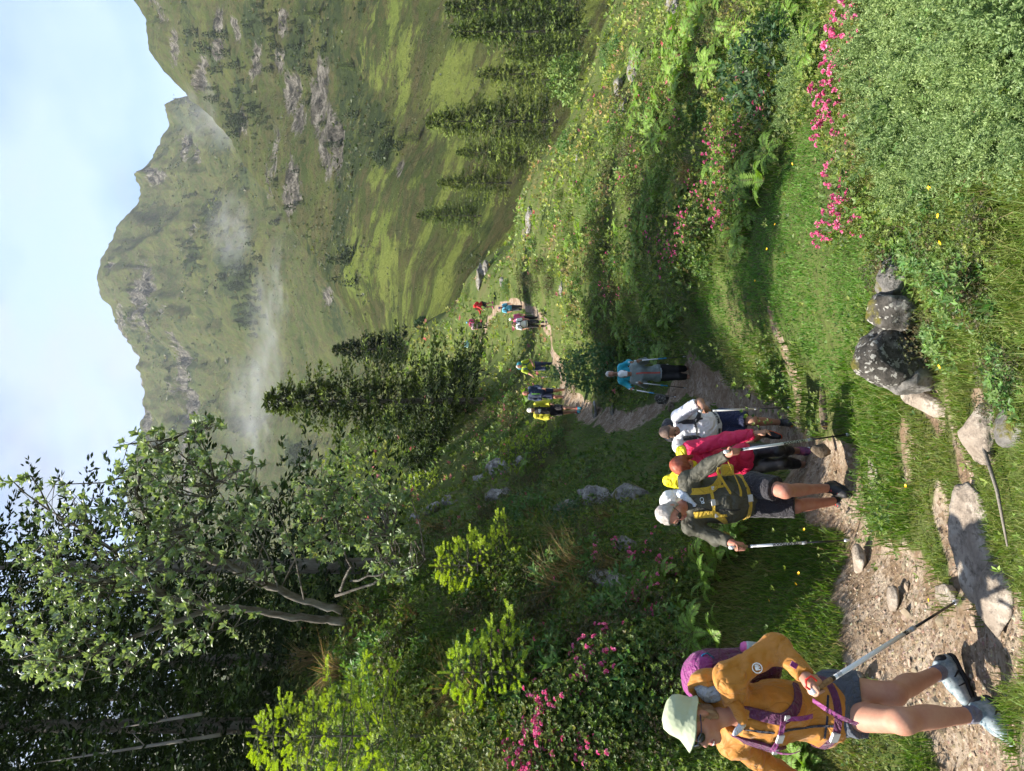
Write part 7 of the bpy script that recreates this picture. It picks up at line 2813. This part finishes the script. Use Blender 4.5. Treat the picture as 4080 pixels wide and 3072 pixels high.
def others():
    blk = cloth('black_trousers', (0.012, 0.012, 0.014), 0.75)
    dsh = M('dark_shoe', (0.03, 0.028, 0.032), 0.6)
    grey_hair = M('silver_hair', (0.5, 0.48, 0.46), 0.7, 0.2, var=(40, 0.6, (0.34, 0.32, 0.3)))
    brown = M('dark_brown_hair', (0.05, 0.028, 0.018), 0.6, 0.3)
    capw = cloth('white_cap_cotton', (0.78, 0.78, 0.77))
    # grey jacket, white cap
    J = PX({'H': (397, 624, -0.1), 'N': (397, 632), 'sha': (390.5, 634), 'shb': (404, 633.5), 'ela': (386, 645, -0.05), 'wra': (388.5, 639.5, -0.34), 'elb': (410, 645, -0.05), 'wrb': (409.5, 638, -0.34),
            'P': (398, 659), 'hipa': (394.5, 662), 'hipb': (402, 662), 'kna': (394.5, 679, -0.12), 'ana': (394, 692.5, -0.1), 'knb': (402, 678, -0.05), 'anb': (402.5, 692, 0.05)}, 14.8)
    pa, ta, pb, tb = P(388.5, 636, 14.3), gp(383, 688), P(410, 634, 14.3), gp(414.6, 688.5)
    ta[1] = min(ta[1], 15.0)
    f = small_figure(J, 'woman in white cap and grey jacket with red zip coming down between two poles', 0.0165, 0.93, SK_TAN, cloth('grey_green_shell', (0.20, 0.25, 0.24), 0.6), 0.95,
                     M('black_leggings_matt', (0.010, 0.010, 0.011), 0.7), 0.77, M('mauve_shoe', (0.36, 0.27, 0.29), 0.7), hairm=M('blonde_hair', (0.30, 0.2, 0.12), 0.6), hat='cap', hatm=capw, fem=True, face=(0.02, -0.9, -0.42),
                     hem=0.12, botname='leggings', hands={'a': (-(ta - pa), pa + unit(ta - pa) * 0.09), 'b': (-(tb - pb), pb + unit(tb - pb) * 0.09)})
    f.strap('red_zip', 'top', [P(397.5, 635, 14.62), P(398.2, 646, 14.62), P(398.5, 661, 14.64)], 0.03, cloth('coral_tape', (0.6, 0.1, 0.08)), None, 0.002, 0.004, 12)
    f.strap('white_hem', 'top', [P(392, 662, 14.66), P(398, 663, 14.62), P(404, 662, 14.66)], 0.02, cloth('white_lining', (0.62, 0.66, 0.72)), None, 0.001, 0.003, 10)
    trek_pole(pa, ta, 'blue banded pole in the right hand of the woman in the grey jacket', 'white', 'blue', 0.55, detail=False)
    trek_pole(pb, tb, 'blue banded pole in the left hand of the woman in the grey jacket', 'white', 'blue', 0.55, detail=False)
    # turquoise jacket behind her
    J = PX({'H': (397, 610.5, -0.1), 'N': (397, 618), 'sha': (390, 621), 'shb': (404, 620.5), 'ela': (384.5, 630), 'wra': (383, 633, -0.3), 'elb': (409, 629), 'wrb': (408.5, 631.5, -0.3),
            'P': (397, 643), 'hipa': (394, 646), 'hipb': (400, 646), 'kna': (394, 658), 'ana': (393, 667.5), 'knb': (400, 658), 'anb': (401, 667)}, 17.5)
    pa, ta, pb, tb = P(382, 629, 17.0), gp(374, 676), P(409, 628.5, 17.1), gp(406.5, 668)
    f = small_figure(J, 'silver haired person in turquoise jacket close behind the woman in the white cap', 0.019, 0.92, SK_TAN, cloth('turquoise_shell', (0.02, 0.36, 0.46), 0.6), 0.93, blk, 0.9, dsh, hairm=grey_hair,
                     hands={'a': (-(ta - pa), pa + unit(ta - pa) * 0.09), 'b': (-(tb - pb), pb + unit(tb - pb) * 0.09)})
    trek_pole(pa, ta, 'pale blue pole planted left of the person in turquoise', 'white', 'blue', 0.5, detail=False)
    trek_pole(pb, tb, 'thin dark pole planted behind the woman in the grey jacket', 'grey', None, 0.4, detail=False)
    # yellow jacket, black shirt and shorts
    J, b = template(361, 580.5, 24, 1.76, step=0.16, side=-1, yaw=-0.1)
    f = small_figure(J, 'man in pale cap with open yellow jacket over black shirt and shorts', 0.02, 1.0, SK_BRN, cloth('black_jersey', (0.012, 0.012, 0.013)), 0.40, cloth('black_shorts', (0.018, 0.016, 0.022)), 0.40,
                     M('teal_shoe', (0.02, 0.16, 0.22), 0.6), hairm=brown, hat='cap', hatm=cloth('beige_cap', (0.55, 0.52, 0.46)), topname='shirt', botname='shorts', sock=cloth('red_sock', (0.6, 0.08, 0.08)), hem=0.05)
    S = Solid()
    f.torso(S, 0.034, 0.05)
    S.cut(J['P'] + f.TR[:, 2] * 0.0, -f.TR[:, 2])
    S.box(J['P'] + f.TR[:, 2] * 0.3 + f.TR[:, 1] * 0.2, (0.10, 0.16, 0.5), f.TR, 0.01, 0.01, sub=True)
    for e in 'ab':
        f.arm(S, e, 0.04, 0.04, 0.95)
    f.part('open_jacket', S, cloth('citron_shell', (0.50, 0.46, 0.02), 0.6), folds(0.009, 8, 66))
    fr = f.TR[:, 1] * 0.19 + f.TR[:, 2] * 0.33
    B = Bits()
    for (x, z, a, c_) in ((0.0, 0.05, 0.05, 0.012), (0.01, 0.02, 0.06, 0.011), (-0.03, -0.015, 0.025, 0.012), (0.03, -0.015, 0.022, 0.012)):
        loc, nr, _, _ = f.bvh['top'].find_nearest(Vector(J['P'] + fr + f.TR[:, 0] * x + f.TR[:, 2] * z))
        B.box(np.array(loc) + np.array(nr) * 0.006, (a, 0.004, c_), f.TR)
    B.build('shirt_print', M('white_print_far', (0.7, 0.7, 0.7), 0.6), f.root, f.base, False)
    # navy tracksuit top, bald
    J, b = template(378, 569, 27, 1.74, step=0.15, side=1, yaw=-0.25)
    f = small_figure(J, 'bald man in navy tracksuit top with green zip behind the leafy bush', 0.02, 1.0, SK_RED, cloth('navy_track_top', (0.022, 0.038, 0.085), 0.7), 0.94, cloth('navy_shorts', (0.012, 0.018, 0.055)), 0.40, dsh,
                     botname='shorts', hem=0.05, sock=cloth('pale_sock', (0.6, 0.6, 0.62)))
    f.strap('green_zip', 'top', [J['N'] + f.TR[:, 1] * 0.2 - f.TR[:, 2] * .05, J['P'] + f.TR[:, 1] * 0.22 + f.TR[:, 2] * 0.1], 0.022, cloth('lime_tape', (0.2, 0.6, 0.05)), None, 0.002, 0.004, 10)
    tp = J['wrb'] + np.array((0.0, -0.08, 0.02))
    trek_pole(tp, gp(383, 572), 'dark pole beside the bald man in navy', 'black', None, 0.5, detail=False)
    # lime shirt, teal rucksack
    J, b = template(405, 557, 31, 1.74, lean=0.5, step=0.1, yaw=-0.15, arms={'ela': (-0.30, -0.15, 1.17), 'wra': (-0.38, -0.38, 1.02), 'elb': (0.27, -0.02, 1.14), 'wrb': (0.10, -0.25, 1.02)})
    f = small_figure(J, 'grey haired man in lime shirt with teal rucksack behind the leafy bush', 0.022, 1.0, SK_TAN, cloth('lime_jersey', (0.32, 0.42, 0.03)), 0.42, cloth('navy_trousers', (0.02, 0.03, 0.07)), 0.93, dsh, hairm=grey_hair, topname='shirt')
    backpack(f, 'top', cloth('teal_nylon', (0.01, 0.20, 0.28)), cloth('dark_teal', (0.01, 0.06, 0.08)), 'teal rucksack on the man in the lime shirt', (0.16, 0.11, 0.25), 0.08, 0.03, 0.05, detail=False)
    tp = J['wra'] + np.array((-0.02, -0.08, 0.05))
    trek_pole(tp, gp(394, 562), 'dark pole held out by the man in the lime shirt', 'black', None, 0.5, detail=False)
    # the pair in white and pink
    J, b = template(447, 547, 34, 1.66, lean=0.3, step=0.1, side=-1)
    f = small_figure(J, 'dark haired woman in white T-shirt on the bend of the trail', 0.024, 0.95, SK_TAN, cloth('white_shirt_far', (0.72, 0.73, 0.76)), 0.42, blk, 0.94, dsh, hairm=brown, fem=True, topname='t_shirt', face=(-0.2, -0.9, -0.4))
    backpack(f, 'top', blk, blk, 'black rucksack on the woman in the white T-shirt', (0.13, 0.09, 0.22), 0.0, 0.03, 0.05, detail=False)
    trek_pole(J['wra'] + np.array((-0.02, -0.08, 0.04)), gp(433, 545), 'dark pole of the woman in the white T-shirt on the bend', 'black', None, 0.5, detail=False)
    J, b = template(451.5, 543, 36, 1.68, lean=0.2, step=0.1)
    f = small_figure(J, 'person in pink shirt and pale cap half hidden by the woman in white', 0.024, 0.96, SK_TAN, cloth('rose_jersey', (0.55, 0.10, 0.22)), 0.42, blk, 0.94, dsh, hat='cap', hatm=cloth('pale_grey_cap', (0.6, 0.6, 0.62)), topname='shirt')
    trek_pole(J['wrb'] + np.array((0.02, -0.08, 0.04)), gp(457, 544), 'dark pole of the person in the pink shirt on the bend', 'black', None, 0.5, detail=False)
    # blue shirt, navy cap
    J, b = template(463, 527.5, 43, 1.72, step=0.06)
    f = small_figure(J, 'man in sky blue T-shirt and navy cap standing on the far trail', 0.026, 0.98, SK_RED, cloth('sky_jersey', (0.14, 0.48, 0.66)), 0.40, cloth('charcoal_trousers', (0.05, 0.05, 0.055)), 0.94, dsh, hat='cap', hatm=cloth('navy_cap', (0.015, 0.02, 0.08)), topname='t_shirt')
    backpack(f, 'top', blk, blk, 'black strapped rucksack on the man in the sky blue T-shirt', (0.13, 0.09, 0.22), 0.0, 0.03, 0.05, detail=False)
    # stooping walker with the red rucksack
    J, b = template(466.5, 493.5, 52, 1.66, yaw=-1.1, arms={'P': (0, 0.12, 0.88), 'hipa': (-0.09, 0.1, 0.84), 'hipb': (0.09, 0.1, 0.84), 'N': (0, -0.30, 1.18), 'sha': (-0.17, -0.28, 1.16), 'shb': (0.17, -0.28, 1.16), 'H': (0, -0.43, 1.25),
                                                       'ela': (-0.2, -0.5, 0.98), 'elb': (0.22, -0.45, 0.95), 'wra': (-0.18, -0.78, 0.98), 'wrb': (0.2, -0.62, 0.78)})
    f = small_figure(J, 'walker in red jacket stooping under a red rucksack by the grey rock', 0.028, 0.95, SK_TAN, cloth('red_shell', (0.42, 0.02, 0.02)), 0.9, blk, 0.45, M('pink_shoe', (0.6, 0.1, 0.25), 0.6), hairm=brown, face=(-0.75, -0.4, -0.5), botname='shorts',
                     toes={'a': (-0.9, -0.4, 0), 'b': (-0.9, -0.4, 0)})
    backpack(f, 'top', cloth('red_nylon', (0.62, 0.015, 0.02)), cloth('red_nylon', (0.62, 0.015, 0.02)), 'bright red rucksack on the stooping walker', (0.15, 0.11, 0.23), 0.03, 0.03, 0.05, detail=False)
    # far pair
    J, b = template(448.5, 488, 56, 1.68, step=0.1)
    f = small_figure(J, 'walker in pink top and blue cap on the far bend', 0.028, 0.96, SK_TAN, cloth('raspberry_jersey', (0.55, 0.06, 0.16)), 0.9, blk, 0.94, dsh, hat='cap', hatm=cloth('blue_cap', (0.10, 0.42, 0.62)), topname='top')
    J, b = template(444.5, 489, 54.5, 1.5, lean=0.4, step=0.1, side=-1)
    f = small_figure(J, 'walker in pale pink top leaning forward on the far bend', 0.028, 0.88, SK_TAN, cloth('pale_pink_jersey', (0.62, 0.40, 0.44)), 0.42, blk, 0.94, dsh, hairm=brown, topname='top')
    J, b = template(427, 481.5, 62, 1.68, lean=0.35, step=0.08)
    f = small_figure(J, 'last walker in pale aqua top among the alpine roses', 0.03, 0.96, SK_TAN, cloth('aqua_jersey', (0.42, 0.66, 0.68)), 0.6, cloth('dark_blue_trousers', (0.02, 0.025, 0.05)), 0.94, dsh, hairm=M('fair_hair', (0.4, 0.3, 0.2), 0.7), topname='top')


lead_walker()
olive_man()
redhead()
white_man()
others()
# ---------------------------------------------------------------- air: haze over the valley and shreds of mist in the gully
def volume_box(name, lo, hi, color, density, label):
    lo, hi = np.array(lo, float), np.array(hi, float)
    o = Bits().box((lo + hi) / 2, (hi - lo) / 2).build(name, None, None, (0, 0, 0), False)
    m = bpy.data.materials.new(name)
    m.use_nodes = True
    nt = m.node_tree
    nt.nodes.clear()
    out = nt.nodes.new('ShaderNodeOutputMaterial')
    v = nt.nodes.new('ShaderNodeVolumePrincipled')
    v.inputs['Color'].default_value = (*color, 1)
    v.inputs['Density'].default_value = density
    nt.links.new(v.outputs[0], out.inputs['Volume'])
    o.data.materials.append(m)
    return tag(o, label, kind='stuff')


def mist(name, c, r, density, label, seed, scale=3.0):
    import bmesh
    bm = bmesh.new()
    bmesh.ops.create_icosphere(bm, subdivisions=3, radius=1.0)
    me = bpy.data.meshes.new(name)
    bm.to_mesh(me)
    bm.free()
    o = ob(name, me)
    o.location = c
    o.scale = r
    m = bpy.data.materials.new(name)
    m.use_nodes = True
    nt = m.node_tree
    nt.nodes.clear()
    N, L = nt.nodes.new, nt.links.new
    out = N('ShaderNodeOutputMaterial')
    v = N('ShaderNodeVolumePrincipled')
    v.inputs['Color'].default_value = (0.93, 0.96, 1, 1)
    v.inputs['Anisotropy'].default_value = 0.3
    co = N('ShaderNodeTexCoord')
    ln = N('ShaderNodeVectorMath')
    ln.operation = 'LENGTH'
    L(co.outputs['Object'], ln.inputs[0])
    mr = N('ShaderNodeMapRange')
    mr.inputs['From Min'].default_value = 1.0
    mr.inputs['From Max'].default_value = 0.1
    L(ln.outputs['Value'], mr.inputs['Value'])
    nz = N('ShaderNodeTexNoise')
    nz.inputs['Scale'].default_value = scale
    nz.inputs['Detail'].default_value = 4
    mp = N('ShaderNodeMapping')
    mp.inputs['Location'].default_value = (seed, seed * 2, 0)
    L(co.outputs['Object'], mp.inputs['Vector'])
    L(mp.outputs[0], nz.inputs['Vector'])
    r2 = N('ShaderNodeMapRange')
    r2.inputs['From Min'].default_value = 0.38
    r2.inputs['From Max'].default_value = 0.7
    L(nz.outputs['Fac'], r2.inputs['Value'])
    mu = N('ShaderNodeMath')
    mu.operation = 'MULTIPLY'
    L(mr.outputs[0], mu.inputs[0])
    L(r2.outputs[0], mu.inputs[1])
    m2 = N('ShaderNodeMath')
    m2.operation = 'MULTIPLY'
    m2.inputs[1].default_value = density
    L(mu.outputs[0], m2.inputs[0])
    L(m2.outputs[0], v.inputs['Density'])
    L(v.outputs[0], out.inputs['Volume'])
    me.materials.append(m)
    return tag(o, label, kind='stuff')


def build_air():
    zmax = max(v.co.z for v in bpy.data.objects['mountain'].data.vertices) + 20
    zmin = min(min(v.co.z for v in bpy.data.objects[n].data.vertices) for n in ('mountain', 'hillside', 'ground')) - 1
    xs = [v.co.x for v in bpy.data.objects['mountain'].data.vertices]
    ymax = max(v.co.y for v in bpy.data.objects['mountain'].data.vertices)
    volume_box('haze', (min(xs) - 20, -80, zmin), (max(xs) + 20, ymax + 20, zmax), (0.86, 0.93, 1.0), 0.00010, 'thin blue haze in the valley air')
    mist('mist_bank', P(*C(578, 720), 640), (75, 45, 15), 0.016, 'bright streak of mist low in the gully', 1.3)
    mist('mist_bank', P(*C(545, 880), 700), (70, 45, 26), 0.016, 'thin veil of mist on the left of the gully', 4.1)
    mist('mist_bank', P(*C(490, 210), 520), (40, 30, 16), 0.03, 'wisp of mist across the right rocks', 7.7)
    mist('mist_bank', P(*C(500, 500), 640), (40, 30, 22), 0.02, 'faint wisp of mist between the rock bands', 9.2)
    mist('mist_bank', P(*C(455, 250), 560), (30, 25, 30), 0.02, 'ragged mist rising past the dark trees on the right ridge', 12.4)
    mist('mist_bank', P(*C(600, 620), 560), (45, 30, 8), 0.018, 'narrow shred of mist along the gully floor', 15.1)
    SC.cycles.volume_step_rate = 1.0
    SC.cycles.volume_max_steps = 64


build_air()
